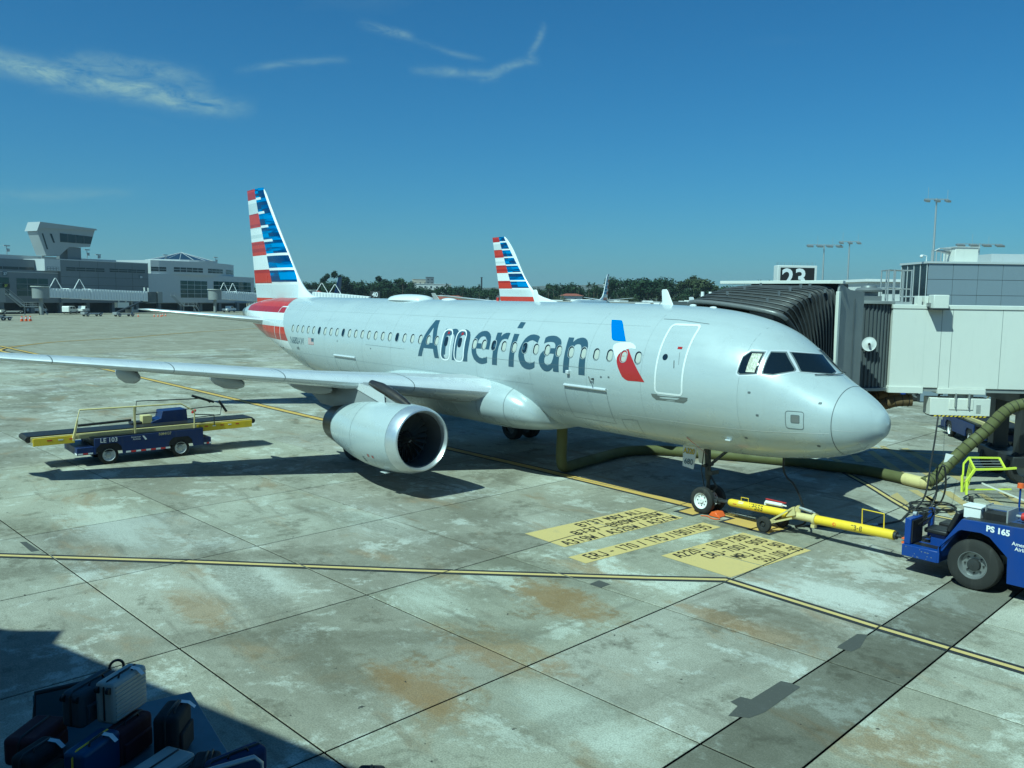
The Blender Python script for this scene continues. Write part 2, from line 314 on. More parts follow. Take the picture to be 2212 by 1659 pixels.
def concrete(name, far=False):
    k = NT(name); p = k.pos(); pr = k.map(p, rot=(0, 0, -GA))
    a = k.noise(p, 0.16, 7, 0.62, 0.5); b0 = k.noise(k.map(p, (1, 1, 1), loc=(31, 7, 0)), 0.50, 8, 0.68, 0.35); c = k.noise(p, 2.6, 6, 0.7)
    sp = k.noise(p, 38, 4, 0.75); sp2 = k.noise(p, 11, 5, 0.75); md = k.noise(p, 4.2, 6, 0.75, 0.3)
    b = k.mth('ADD', b0, k.mth('MULTIPLY', k.mth('SUBTRACT', md, 0.5), 0.30))
    col = k.mix(k.ramp(a, 0.34, 0.66), (0.240, 0.226, 0.174), (0.42, 0.405, 0.33))
    col = k.mix(k.ramp(b, 0.535, 0.635, 0, 0.75), col, (0.585, 0.59, 0.52))            # scrubbed pale patches
    col = k.mix(k.ramp(b, 0.465, 0.35, 0, 0.70), col, (0.150, 0.138, 0.100))          # dark worn patches
    col = k.mix(k.ramp(md, 0.42, 0.66, 0.0, 0.35), col, k.mix(0.35, col, (0.60, 0.585, 0.50)))
    st = k.noise(k.map(p, (0.22, 1.5, 1), rot=(0, 0, 0.30)), 0.9, 6, 0.66, 0.3)
    col = k.mix(k.ramp(k.mth('ADD', st, k.mth('MULTIPLY', k.mth('SUBTRACT', sp2, 0.5), 0.2)), 0.56, 0.68, 0, 0.5), col, (0.165, 0.150, 0.115))   # scuffs
    st2 = k.noise(k.map(p, (1.9, 0.16, 1), rot=(0, 0, -0.62)), 0.9, 6, 0.66, 0.2)
    col = k.mix(k.ramp(st2, 0.59, 0.69, 0, 0.42), col, (0.17, 0.155, 0.12))
    ru = k.mth('ADD', k.noise(k.map(p, (0.55, 1.1, 1), rot=(0, 0, -0.5), loc=(3.3, 8.1, 0)), 0.62, 6, 0.62, 0.5), k.mth('MULTIPLY', k.mth('SUBTRACT', md, 0.5), 0.18))
    col = k.mix(k.ramp(ru, 0.55, 0.72, 0, 0.6), col, (0.27, 0.185, 0.095))           # rust and oil
    def blot(c0, cx, cy, rx, ry, an, amt, tone, edge=0.55):   # one stain with its own ragged outline
        q = k.map(p, (1, 1, 1), loc=(-cx, -cy, 0)); q = k.map(q, (1/rx, 1/ry, 0), rot=(0, 0, 0)); q = k.map(q, rot=(0, 0, an)) if an else q
        ln = k.n('ShaderNodeVectorMath', operation='LENGTH'); k.L(q, ln.inputs[0]); d = k.mth('ADD', ln.outputs['Value'], k.mth('MULTIPLY', k.mth('SUBTRACT', k.mth('ADD', st, k.mth('ADD', b0, md)), 1.5), edge*3.6))
        return k.mix(k.ramp(d, 1.15, 0.25, 0, amt), c0, tone)
    def track(c0, x0, y0, x1, y1, w, amt, tone):              # straight wheel track
        dx, dy = x1-x0, y1-y0; L_ = sqrt(dx*dx+dy*dy); an = atan2(dy, dx); q = k.map(p, loc=(-(x0+x1)/2, -(y0+y1)/2, 0)); q = k.map(q, rot=(0, 0, -an))
        sx_ = k.n('ShaderNodeSeparateXYZ'); k.L(q, sx_.inputs[0]); wob = k.mth('MULTIPLY', k.mth('SUBTRACT', md, 0.5), w*0.9)
        f1 = k.ramp(k.mth('ABSOLUTE', k.mth('ADD', sx_.outputs[1], wob)), w*0.62, w*0.30, 0, 1); f2 = k.ramp(k.mth('ABSOLUTE', sx_.outputs[0]), L_*0.55, L_*0.40, 0, amt)
        return k.mix(k.mth('MULTIPLY', k.mth('MULTIPLY', f1, f2), k.ramp(sp2, 0.30, 0.60, 0.35, 1.0)), c0, tone)
    if not far:
        for q in STAINS: col = blot(col, *q)
        for q in TRACKS: col = track(col, *q)
    if far:   # receding apron: long pale and dark streaks, thin pale joints
        s3 = k.noise(k.map(p, (0.5, 0.06, 1), rot=(0, 0, 0.35)), 0.5, 5, 0.65, 0.3)
        col = k.mix(k.ramp(s3, 0.53, 0.66, 0, 0.6), col, (0.47, 0.46, 0.40)); col = k.mix(k.ramp(s3, 0.45, 0.33, 0, 0.6), col, (0.19, 0.18, 0.155))
        col = k.mix(0.55, col, (0.30, 0.265, 0.190))
        sx = k.n('ShaderNodeSeparateXYZ'); k.L(pr, sx.inputs[0])
        for ax, per, off in ((0, 4.52, 1.53), (1, 3.835, 2.87)):
            u = k.mth('FRACT', k.mth('DIVIDE', k.mth('SUBTRACT', sx.outputs[ax], off), per)); d = k.mth('ABSOLUTE', k.mth('SUBTRACT', u, 0.5))
            j = k.ramp(d, 0.487, 0.497, 0, 0.45); col = k.mix(j, col, (0.13, 0.125, 0.115))
    else:
        oi = k.n('ShaderNodeObjectInfo'); col = k.mix(1.0, col, oi.outputs['Color'], 'MULTIPLY')
    col = k.mix(k.ramp(sp, 0.40, 0.62, 0.0, 0.62), col, k.mix(0.62, col, (0.05, 0.05, 0.04)))
    col = k.mix(k.ramp(sp2, 0.56, 0.70, 0.0, 0.5), col, (0.15, 0.14, 0.115))
    pit = k.noise(k.map(p, (1, 1, 1), loc=(5, 2, 0)), 6.5, 2, 0.5); col = k.mix(k.ramp(pit, 0.74, 0.755, 0, 0.9), col, (0.03, 0.03, 0.028))
    k.bump(k.mth('ADD', sp, c), 0.25, 0.008)
    return k.done(col, k.ramp(b, 0.3, 0.7, 0.94, 0.78), spec=0.22)
concrete('concrete'); concrete('apron_concrete', True)
k = NT('sealant'); k.done(k.mix(k.ramp(k.noise(k.pos(), 3, 4), 0.4, 0.7), (0.022, 0.022, 0.021), (0.06, 0.057, 0.05)), 0.85)
k = NT('dry_ground'); p = k.pos(); k.done(k.mix(k.ramp(k.noise(p, 0.01, 6, 0.6), 0.4, 0.6), (0.13, 0.12, 0.085), (0.20, 0.185, 0.14)), 0.95)
def gmark(name, c, wear=0.5):
    k = NT(name); p = k.pos(); a = k.noise(p, 2.2, 6, 0.7); sp = k.noise(p, 30, 4, 0.75); d = k.noise(k.map(p, (0.5, 2.5, 1), rot=(0, 0, 0.4)), 1.1, 5, 0.65)
    col = k.mix(k.ramp(a, 0.52, 0.75, 0, wear), c, tuple(x*0.55+0.08 for x in c)); col = k.mix(k.ramp(sp, 0.56, 0.70, 0, wear*0.9), col, (0.20, 0.19, 0.165)); col = k.mix(k.ramp(d, 0.60, 0.74, 0, wear*0.8), col, (0.13, 0.12, 0.10))
    k.done(col, 0.8, spec=0.25)
gmark('mark_yellow', (0.54, 0.36, 0.095), 0.45); gmark('mark_pale', (0.56, 0.43, 0.17), 0.55); gmark('mark_black', (0.028, 0.030, 0.034), 0.3); gmark('letter_black', (0.022, 0.021, 0.02), 0.30); gmark('patch_dark', (0.075, 0.075, 0.068), 0.35); gmark('mark_faded', (0.42, 0.33, 0.15), 0.8)
# the whole field, then the apron on it
g = MB(); g.add([(-4800, -4800, -0.6), (4800, -4800, -0.6), (4800, 4800, -0.6), (-4800, 4800, -0.6)], [(0, 1, 2, 3)]); struct(g.build('ground', 'dry_ground'))
a = MB(); a.add([gpt(-160, -210, -0.03), gpt(330, -210, -0.03), gpt(330, 60, -0.03), gpt(-160, 60, -0.03)], [(0, 1, 2, 3)]); apron = struct(a.build('apron', 'apron_concrete'))
PC = [-3.03-4.52*i for i in range(6, 0, -1)] + [-3.03, -1.78] + [1.53+4.52*i for i in range(0, 18)]
QR = [2.87+3.835*i for i in range(-14, 6)]
cand = []
def scr(P):
    d = P-CAMP; z = d.dot(CF)
    return (None if z < 0.5 else (1106+1824*d.dot(CR)/z, 829.5-1824*d.dot(CU)/z, z))
for i in range(len(PC)-1):
    for j in range(len(QR)-1):
        c = gpt((PC[i]+PC[i+1])/2, (QR[j]+QR[j+1])/2)
        S = [scr(gpt(PC[i+x], QR[j+y])) for x in (0, 1) for y in (0, 1)]
        if any(q is None for q in S): continue
        xs = [q[0] for q in S]; ys = [q[1] for q in S]
        if max(xs) < -150 or min(xs) > 2360 or min(ys) > 1760: continue
        cand.append(((max(xs)-min(xs))*(max(ys)-min(ys)), i, j))
cand.sort(reverse=True); cand = cand[:296]
ss = MB()
for _, i, j in cand: ss.add([gpt(PC[i]-.02, QR[j]-.02, -0.014), gpt(PC[i+1]+.02, QR[j]-.02, -0.014), gpt(PC[i+1]+.02, QR[j+1]+.02, -0.014), gpt(PC[i]-.02, QR[j+1]+.02, -0.014)], [(0, 1, 2, 3)])
o = ss.build('joint_sealant', 'sealant', apron); o['kind'] = 'stuff'
SLM = {}
for _, i, j in cand:
    w, h = PC[i+1]-PC[i]-0.034, QR[j+1]-QR[j]-0.030; key = round(w, 2)
    if key not in SLM:
        b = MB(); x, y, e = w/2, h/2, 0.012
        V = [(-x, -y, -0.03), (x, -y, -0.03), (x, y, -0.03), (-x, y, -0.03), (-x, -y, -0.006), (x, -y, -0.006), (x, y, -0.006), (-x, y, -0.006), (-x+e, -y+e, 0), (x-e, -y+e, 0), (x-e, y-e, 0), (-x+e, y-e, 0)]
        b.add(V, [(0, 1, 5, 4), (1, 2, 6, 5), (2, 3, 7, 6), (3, 0, 4, 7), (4, 5, 9, 8), (5, 6, 10, 9), (6, 7, 11, 10), (7, 4, 8, 11), (8, 9, 10, 11)])
        t = b.build('slab', 'concrete'); SLM[key] = t.data; bpy.data.objects.remove(t)
    s_ = bpy.data.objects.new('slab', SLM[key]); COL.objects.link(s_); s_.parent = apron
    c = gpt((PC[i]+PC[i+1])/2, (QR[j]+QR[j+1])/2); s_.location = (c.x, c.y, random.uniform(-0.0015, 0.0015)); s_.rotation_euler = (0, 0, GA)
    v = random.uniform(0.90, 1.12); tint = [v, v*random.uniform(0.985, 1.01), v*random.uniform(0.96, 1.02)]
    if abs(PC[i]+3.03) < 0.01: tint = [0.50, 0.50, 0.49]
    elif PC[i] < -3.1: tint = [1.22, 1.23, 1.22] if QR[j] < 6 else [1.0, 0.99, 0.94]
    s_.color = (*tint, 1)
# painted markings, cut where a joint runs through them
def joint_cut(mb):
    me = bpy.data.meshes.new('x'); me.from_pydata(mb.v, [], mb.f)
    for m_ in range(max(mb.m)+1): me.materials.append(None)
    me.polygons.foreach_set('material_index', mb.m)
    bm = bmesh.new(); bm.from_mesh(me); lines = [(E1, p) for p in PC] + [(E2, q) for q in QR]
    for n_, d in lines:
        ds = [v.co.dot(n_) for v in bm.verts]
        if not ds or min(ds) > d+.03 or max(ds) < d-.03: continue
        for e in (-0.02, 0.02):
            bmesh.ops.bisect_plane(bm, geom=bm.verts[:]+bm.edges[:]+bm.faces[:], plane_co=n_*(d+e), plane_no=n_)
        bmesh.ops.delete(bm, geom=[f for f in bm.faces if abs(f.calc_center_median().dot(n_)-d) < 0.019], context='FACES')
    mb.v = [tuple(v.co) for v in bm.verts]; bm.verts.index_update(); mb.f = [tuple(v.index for v in f.verts) for f in bm.faces]; mb.m = [f.material_index for f in bm.faces]
    bm.free(); bpy.data.meshes.remove(me); return mb
def marking(name, mb, mats, label, cut=True, group=None):
    if cut: joint_cut(mb)
    o = mb.build(name, mats); struct(o); return tag(o, label, 'ground marking', group)
def strip(mb, path, w, z, m=0):
    P = [Vector((x, y, 0)) for x, y in path]; L = []
    for i, p in enumerate(P):
        d = (P[min(i+1, len(P)-1)]-P[max(i-1, 0)]).normalized(); n_ = Vector((-d.y, d.x, 0))
        if 0 < i < len(P)-1:
            d1 = (P[i]-P[i-1]).normalized(); n1 = Vector((-d1.y, d1.x, 0)); n_ = n_/max(0.5, n_.dot(n1))
        L.append((p-n_*w/2, p+n_*w/2))
    for (a, b), (c, d) in zip(L, L[1:]): mb.add([(*q.xy, z) for q in (a, c, d, b)], [(0, 1, 2, 3)], m)
LF = [[17.2, 21.2], [12.43, 16.31], [9.47, 13.16], [5.77, 9.4], [2.32, 5.71], [1.22, 4.47], [-0.78, 4.44], [-2.2, 4.42], [-4.56, 4.30], [-9.5, 4.15]]
mb = MB(); strip(mb, LF, 0.34, 0.005, 0); strip(mb, LF, 0.12, 0.009, 1); marking('boundary_line', mb, ['mark_black', 'mark_pale'], 'narrow yellow line with wide black edges bending across the near apron')
LD = [[95, 3.6], [57.64, 1.73], [27.64, 0.58], [12.97, -0.06], [9.39, -0.15], [6.02, -0.19], [2.7, -0.20]]
mb = MB(); strip(mb, LD, 0.56, 0.005, 0); strip(mb, LD, 0.34, 0.009, 1); marking('lead_in_line', mb, ['mark_black', 'mark_yellow'], 'wide yellow lead-in line with black edges running under the near airliner')
mb = MB()
for x0, x1, y1 in ((5.12, 5.62, 0.62), (3.28, 4.15, 0.52), (2.72, 3.22, 0.55)):
    mb.add([(x0-.1, -0.35, 0.006), (x1+.1, -0.35, 0.006), (x1+.1, y1+.13, 0.006), (x0-.1, y1+.13, 0.006)], [(0, 1, 2, 3)], 0); mb.add([(x0, -0.3, 0.010), (x1, -0.3, 0.010), (x1, y1, 0.010), (x0, y1, 0.010)], [(0, 1, 2, 3)], 1)
marking('stop_bars', mb, ['mark_black', 'mark_yellow'], 'black-edged yellow stop bars beside the nose wheel')
CV = [[140, -52], [129.5, -39.2], [118.2, -23.8], [107.3, -12.5], [101.7, -3.7], [95.9, 1.1], [91.1, 3.8], [88.2, 4.7], [85.1, 4.7], [80.9, 4.3], [74, 3.2]]
mb = MB(); cv = [tuple(v.xy) for v in smooth_path([(x, y, 0) for x, y in CV], 5)]; strip(mb, cv, 0.9, -0.024, 0); strip(mb, cv, 0.36, -0.02, 1); marking('taxi_line', mb, ['mark_black', 'mark_yellow'], 'curved yellow taxi line with dark edges on the far left apron', False)
DG = [[7.2, -9.9], [5.14, -8.09], [3.84, -6.98], [2.47, -5.68], [1.55, -4.86], [0.2, -4.86], [-3, -4.7]]
mb = MB(); strip(mb, DG, 0.30, 0.005, 0); strip(mb, DG, 0.12, 0.009, 1); marking('bridge_zone_line', mb, ['mark_black', 'mark_pale'], 'thin yellow line with black edges bounding the jet bridge zone')
HT = [[[7.38, -10.57], [7.09, -10.65], [6.56, -10.16], [6.68, -9.99]], [[7.19, -11.81], [7.09, -12.11], [6.17, -11.0], [6.31, -10.65]], [[7.21, -13.14], [7.1, -13.46], [3.9, -9.75], [4.1, -9.5]], [[7.56, -14.83], [7.42, -15.02], [2.7, -9.8], [2.9, -9.55]], [[6.68, -14.95], [6.57, -15.28], [2.1, -10.4], [2.27, -10.1]], [[7.9, -14.2], [4.0, -15.2], [4.0, -14.95], [7.9, -13.98]], [[2.84, -6.19], [2.94, -6.88], [2.01, -5.72], [1.94, -5.44]], [[2.91, -7.57], [2.7, -7.75], [1.3, -6.31], [1.39, -6.09]], [[2.23, -8.27], [1.95, -8.43], [0.75, -6.95], [0.86, -6.71]], [[2.18, -7.07], [2.06, -7.23], [0.58, -5.65], [0.62, -5.26]], [[1.33, -8.84], [1.22, -8.99], [0.15, -7.83], [0.3, -7.54]], [[1.0, -9.6], [0.8, -9.8], [-1.2, -7.4], [-1.0, -7.2]], [[0.2, -9.6], [0, -9.8], [-2.4, -7.0], [-2.2, -6.8]]]
for h in HT:
    mb = MB(); mb.flat([tuple(q) for q in h], lambda x, y: (x, y, 0.006)); marking('hatch_stripe', mb, 'mark_faded', 'faded yellow diagonal stripe of the hatched zone under the jet bridge', True, 'hatch stripes under the jet bridge')
PT = [[[-2.44, 9.42], [-2.35, 9.06], [-2.2, 9.03], [-2.2, 8.77], [-2.35, 8.72], [-2.28, 7.81], [-2.43, 7.75], [-2.59, 7.75], [-2.71, 8.9], [-2.67, 9.23]], [[2.83, 6.99], [2.87, 6.66], [2.54, 6.65], [2.52, 6.97]], [[-2.16, 5.89], [-2.13, 5.77], [-2.07, 5.02], [-2.21, 4.91], [-2.41, 5.56], [-2.4, 5.85]], [[13.33, 15.76], [13.27, 15.63], [12.3, 15.53], [12.3, 15.7]]]
PL = ['long dark repair patch along the joint at bottom right', 'small dark square repair patch below the black-edged line', 'dark repair patch beside the black-edged line at lower right', 'thin dark repair patch on the joint at far left']
for h, l in zip(PT, PL):
    mb = MB(); mb.flat([tuple(q) for q in h], lambda x, y: (x, y, 0.004)); o = mb.build('repair_patch', 'patch_dark'); struct(o); tag(o, l, 'repair patch')
# yellow panels with stop positions, lettering reads towards -Y
def panel(x0, x1, y0, y1, lines, label):
    root = thing('stop_position_panel', label, 'ground marking', (x0, y1, 0)); struct(root)
    mb = MB(); mb.add([(x0, y0, 0.006), (x1, y0, 0.006), (x1, y1, 0.006), (x0, y1, 0.006)], [(0, 1, 2, 3)]); joint_cut(mb); mb.build('painted_panel', 'mark_pale', root, world=True)
    for txt, xb, h, ya, yb in lines:
        t = MB(); L = sum(0.70 if c != ' ' else 0.42 for c in txt)-0.1; k_ = (ya-yb)/L
        stencil(t, txt, lambda x, y: (xb+y*h, ya-x*k_, 0.011), w=0.15); joint_cut(t); t.build('stencil_line', 'letter_black', root, world=True)
panel(5.07, 6.54, 5.60, 1.09, [('B737 MAX ALL', 6.08, 0.34, 4.00, 1.42), ('B737 -800W/900W', 5.60, 0.34, 4.62, 1.28), ('A319W / A320W / A321W', 5.12, 0.34, 5.42, 1.20)], 'pale yellow panel lettered B737 MAX ALL, the topmost of three')
panel(3.86, 4.44, 6.08, 1.04, [('ERJ - 170 / 175 /190/195', 3.97, 0.37, 5.75, 1.25)], 'long narrow yellow panel lettered ERJ - 170 / 175 /190/195')
panel(1.24, 3.19, 4.25, 1.01, [('A220 - 100 /300', 2.78, 0.32, 4.02, 1.22), ('CRJ-700/ 900', 2.32, 0.32, 3.52, 1.16), ('MRJ 70 / 90', 1.86, 0.32, 2.98, 1.12), ('SSJ 100 -95', 1.40, 0.32, 2.72, 1.08)], 'square yellow panel lettered A220, CRJ, MRJ and SSJ')
# outlines of the painted lettering, emblem and cockpit panes on the skin: (station, height)
TRACE = {
'A':[(16.95,3.77),(16.89,3.97),(16.83,4.14),(16.76,4.36),(16.7,4.54),(16.63,4.7),(16.56,4.84),(16.49,4.99),(16.44,5.12),(16.16,5.12),(16.11,4.99),(16.04,4.84),(15.97,4.68),(15.91,4.55),(15.85,4.4),(15.77,4.23),(15.7,4.08),(15.64,3.92),(15.58,3.77),(15.84,3.77),(15.87,3.79),(15.91,3.89),(15.95,3.98),(15.99,4.09),(16.6,4.09),(16.64,3.96),(16.69,3.78)],
'A_hole':[(16.31,4.86),(16.23,4.69),(16.16,4.53),(16.08,4.3),(16.48,4.3),(16.47,4.42),(16.43,4.59),(16.36,4.73)],
'm':[(15.47,3.79),(15.46,3.93),(15.46,4.09),(15.46,4.25),(15.46,4.41),(15.47,4.57),(15.49,4.72),(15.5,4.84),(15.25,4.84),(15.22,4.75),(15.15,4.82),(15.04,4.85),(14.93,4.86),(14.81,4.84),(14.7,4.78),(14.66,4.74),(14.58,4.78),(14.47,4.83),(14.31,4.86),(14.18,4.83),(14.04,4.78),(13.95,4.68),(13.9,4.54),(13.88,4.38),(13.88,4.21),(13.89,4.05),(13.89,3.88),(13.89,3.77),(14.14,3.76),(14.13,3.89),(14.12,4.06),(14.11,4.22),(14.12,4.39),(14.14,4.53),(14.2,4.62),(14.26,4.66),(14.34,4.67),(14.44,4.63),(14.52,4.54),(14.54,4.42),(14.55,4.26),(14.55,4.08),(14.55,3.92),(14.55,3.76),(14.8,3.77),(14.8,3.91),(14.79,4.07),(14.79,4.25),(14.8,4.43),(14.83,4.57),(14.88,4.63),(14.95,4.67),(15.04,4.66),(15.13,4.6),(15.2,4.48),(15.22,4.36),(15.22,4.21),(15.22,4.04),(15.21,3.92),(15.21,3.79)],
'e':[(12.78,3.81),(12.89,3.77),(13.06,3.74),(13.22,3.75),(13.37,3.8),(13.51,3.88),(13.6,3.99),(13.67,4.11),(13.7,4.22),(13.72,4.34),(13.71,4.46),(13.67,4.58),(13.61,4.67),(13.53,4.76),(13.42,4.82),(13.27,4.85),(13.13,4.85),(12.99,4.81),(12.88,4.75),(12.8,4.67),(12.76,4.55),(12.74,4.43),(12.74,4.25),(13.45,4.25),(13.43,4.17),(13.39,4.09),(13.31,4.02),(13.21,3.96),(13.07,3.94),(12.94,3.96),(12.8,4.01)],
'e_hole':[(13.43,4.43),(13.42,4.51),(13.37,4.59),(13.31,4.65),(13.21,4.67),(13.11,4.66),(13.04,4.62),(13.0,4.55),(12.98,4.5),(12.97,4.43)],
'r':[(12.52,3.76),(12.52,3.91),(12.52,4.08),(12.52,4.25),(12.53,4.43),(12.53,4.6),(12.54,4.72),(12.55,4.82),(12.31,4.83),(12.29,4.7),(12.24,4.76),(12.18,4.8),(12.09,4.83),(11.99,4.84),(11.88,4.83),(11.89,4.62),(11.99,4.64),(12.09,4.63),(12.18,4.59),(12.23,4.51),(12.26,4.39),(12.27,4.26),(12.27,4.12),(12.26,3.96),(12.26,3.76)],
'i':[(11.66,3.76),(11.66,3.91),(11.66,4.07),(11.66,4.25),(11.67,4.44),(11.67,4.63),(11.68,4.82),(11.42,4.82),(11.42,4.68),(11.41,4.54),(11.41,4.38),(11.41,4.25),(11.41,4.1),(11.4,3.93),(11.4,3.76)],
'i_dot':[(11.67,5.0),(11.67,5.2),(11.41,5.19),(11.41,5.0)],
'c':[(10.39,4.77),(10.48,4.81),(10.6,4.83),(10.73,4.84),(10.87,4.82),(10.97,4.77),(11.06,4.69),(11.13,4.56),(11.18,4.42),(11.21,4.28),(11.2,4.13),(11.15,4.01),(11.08,3.9),(10.98,3.81),(10.86,3.76),(10.74,3.74),(10.63,3.74),(10.49,3.77),(10.38,3.83),(10.39,4.02),(10.5,3.96),(10.63,3.94),(10.75,3.96),(10.85,4.02),(10.91,4.12),(10.95,4.24),(10.96,4.37),(10.95,4.49),(10.89,4.58),(10.81,4.63),(10.69,4.66),(10.58,4.64),(10.48,4.61),(10.41,4.58)],
'a':[(10.11,4.58),(10.13,4.76),(10.04,4.81),(9.93,4.83),(9.79,4.84),(9.66,4.83),(9.53,4.79),(9.42,4.74),(9.35,4.66),(9.31,4.55),(9.31,4.43),(9.31,4.29),(9.3,4.16),(9.29,4.01),(9.28,3.89),(9.27,3.76),(9.5,3.76),(9.53,3.78),(9.53,3.88),(9.61,3.81),(9.7,3.76),(9.81,3.74),(9.92,3.75),(10.03,3.8),(10.12,3.88),(10.18,3.97),(10.21,4.07),(10.2,4.16),(10.16,4.26),(10.08,4.34),(9.99,4.4),(9.89,4.44),(9.78,4.46),(9.56,4.47),(9.57,4.54),(9.61,4.6),(9.69,4.64),(9.81,4.65),(9.92,4.64),(10.02,4.62)],
'a_hole':[(9.56,4.3),(9.69,4.3),(9.81,4.28),(9.91,4.22),(9.95,4.15),(9.95,4.07),(9.93,4.01),(9.87,3.96),(9.78,3.94),(9.68,3.97),(9.61,4.03),(9.57,4.14),(9.56,4.22)],
'n':[(9.09,3.76),(9.09,3.88),(9.09,4.03),(9.09,4.18),(9.09,4.34),(9.09,4.49),(9.1,4.65),(9.11,4.82),(8.88,4.82),(8.86,4.69),(8.8,4.75),(8.72,4.8),(8.61,4.83),(8.52,4.84),(8.4,4.82),(8.3,4.77),(8.23,4.69),(8.19,4.6),(8.18,4.5),(8.18,4.37),(8.18,4.23),(8.17,4.09),(8.16,3.94),(8.16,3.75),(8.42,3.75),(8.42,3.88),(8.43,4.03),(8.43,4.17),(8.43,4.33),(8.43,4.48),(8.45,4.56),(8.5,4.62),(8.56,4.64),(8.63,4.64),(8.71,4.62),(8.77,4.55),(8.81,4.47),(8.84,4.36),(8.85,4.24),(8.84,4.11),(8.84,3.98),(8.84,3.86),(8.84,3.76)],
'blue':[(7.79,5.38),(7.45,5.38),(7.38,5.37),(7.3,5.32),(7.16,5.2),(6.98,5.02),(6.8,4.81),(7.03,4.81),(7.22,4.81),(7.31,4.83),(7.37,4.87),(7.46,5.0),(7.6,5.17)],
'eagle':[(7.18,4.57),(7.2,4.62),(7.2,4.69),(7.12,4.74),(6.98,4.77),(6.79,4.79),(6.62,4.79),(6.5,4.76),(6.41,4.71),(6.36,4.66),(6.36,4.62),(6.49,4.63),(6.61,4.62),(6.73,4.58),(6.86,4.51),(6.93,4.43),(6.96,4.35),(6.95,4.25),(6.99,4.31),(7.08,4.44),(7.15,4.52)],
'red':[(6.61,4.61),(5.87,3.75),(6.15,3.75),(6.47,3.74),(6.57,3.77),(6.69,3.84),(6.78,3.96),(6.87,4.09),(6.93,4.21),(6.96,4.32),(6.94,4.41),(6.87,4.5),(6.73,4.58)],
'cw_rear':[(2.97,4.72),(2.68,4.72),(2.67,4.22),(3.04,4.19),(3.1,4.23),(3.1,4.26),(3.09,4.59)],
'cw_mid':[(2.55,4.73),(2.3,4.72),(1.96,4.35),(1.96,4.31),(2.31,4.22),(2.51,4.23),(2.53,4.26)],
'cw_front':[(2.23,0.72,4.73),(1.94,-0.26,4.66),(1.44,-0.02,4.29),(1.41,0.22,4.25),(1.83,0.86,4.3),(1.86,0.86,4.33)],
}
# ================================================================ the near airliner
def skinmat(name, c, rough=0.3, metal=0.12, coat=0.25, dirt=0.10):
    k = NT(name); p = k.pos(True); a = k.noise(p, 0.8, 5, 0.6); b = k.noise(k.map(p, (0.25, 3, 3)), 1.2, 5, 0.6); d = k.noise(k.map(p, (5, 5, 0.4)), 1.4, 5, 0.65)
    col = k.mix(k.mth('MULTIPLY', k.ramp(b, 0.45, 0.75), dirt), c, tuple(x*0.62 for x in c)); col = k.mix(k.mth('MULTIPLY', k.ramp(d, 0.55, 0.8), dirt*0.8), col, (0.22, 0.21, 0.19))
    k.done(col, k.ramp(a, 0.35, 0.7, rough*0.85, rough*1.3), metal, 0.5, coat); k.b.inputs['Coat Roughness'].default_value = 0.12
skinmat('silver_skin', (0.465, 0.515, 0.525), 0.30, 0.10, 0.25, 0.16); skinmat('wing_grey', (0.46, 0.475, 0.49), 0.4, 0.1, 0.1, 0.25); skinmat('wing_under', (0.40, 0.41, 0.42), 0.45, 0.0, 0.0, 0.5); skinmat('bare_lip', (0.74, 0.76, 0.78), 0.33, 0.75, 0.0, 0.3); skinmat('pylon_grey', (0.24, 0.25, 0.255), 0.4, 0.1, 0, 0.5); skinmat('slat_white', (0.68, 0.70, 0.72), 0.28, 0.25, 0.2, 0.15)
skinmat('tail_white', (0.74, 0.76, 0.76), 0.3, 0, 0.3, 0.05); skinmat('tail_pale', (0.58, 0.62, 0.63), 0.3, 0, 0.3, 0.05); skinmat('tail_red', (0.33, 0.014, 0.012), 0.32, 0, 0.3, 0.05); skinmat('tail_bright_red', (0.46, 0.032, 0.016), 0.32, 0, 0.3, 0.05); skinmat('letter_slate', (0.045, 0.085, 0.125), 0.35, 0, 0.3, 0.06)
skinmat('emblem_blue', (0.0, 0.16, 0.52), 0.3, 0, 0.3, 0.0); skinmat('emblem_red', (0.34, 0.018, 0.018), 0.32, 0, 0.3, 0.0); skinmat('nozzle_metal', (0.12, 0.105, 0.09), 0.35, 0.85, 0, 0.5); skinmat('inlet_grey', (0.10, 0.105, 0.11), 0.5, 0.2, 0, 0.3); skinmat('seam', (0.13, 0.15, 0.16), 0.5, 0, 0, 0.1); skinmat('sill_grey', (0.20, 0.215, 0.21), 0.4, 0.4, 0, 0.4); skinmat('shade_cream', (0.46, 0.48, 0.43), 0.5, 0, 0, 0.05)
skinmat('tail_navy', (0.004, 0.030, 0.115), 0.3, 0, 0.3, 0.0); skinmat('tail_sky', (0.008, 0.20, 0.50), 0.3, 0, 0.3, 0.0)
k = NT('tail_blue'); p = k.pos(True); n1 = k.noise(k.map(p, (0.55, 1, 5.5)), 1.3, 2, 0.5, 0.4); n2 = k.noise(k.map(p, (1.2, 1, 9), loc=(3, 0, 2)), 1.0, 1, 0.5)
k.done(k.mix(k.ramp(n2, 0.45, 0.7, 0, 0.6), k.mix(k.ramp(n1, 0.36, 0.62), (0.004, 0.035, 0.13), (0.008, 0.17, 0.46)), (0.006, 0.09, 0.30)), 0.3, 0, 0.5, 0.3)
k = NT('cabin_glass'); k.done((0.012, 0.022, 0.035), 0.08, 0, 0.6)
k = NT('cockpit_glass'); k.done((0.008, 0.012, 0.016), 0.05, 0, 0.7)
k = NT('curtain'); p = k.pos(True); k.done(k.mix(k.ramp(k.noise(k.map(p, (30, 30, 1)), 1.0, 3), 0.4, 0.6), (0.42, 0.42, 0.33), (0.66, 0.66, 0.55)), 0.8)
NXs = [0, .06, .2, .45, .8, 1.2, 1.7, 2.2, 2.8, 3.5, 4.5, 5.5, 7.0, 9.0, 22.0, 24, 26, 28, 30, 32, 34, 36, 37.57]
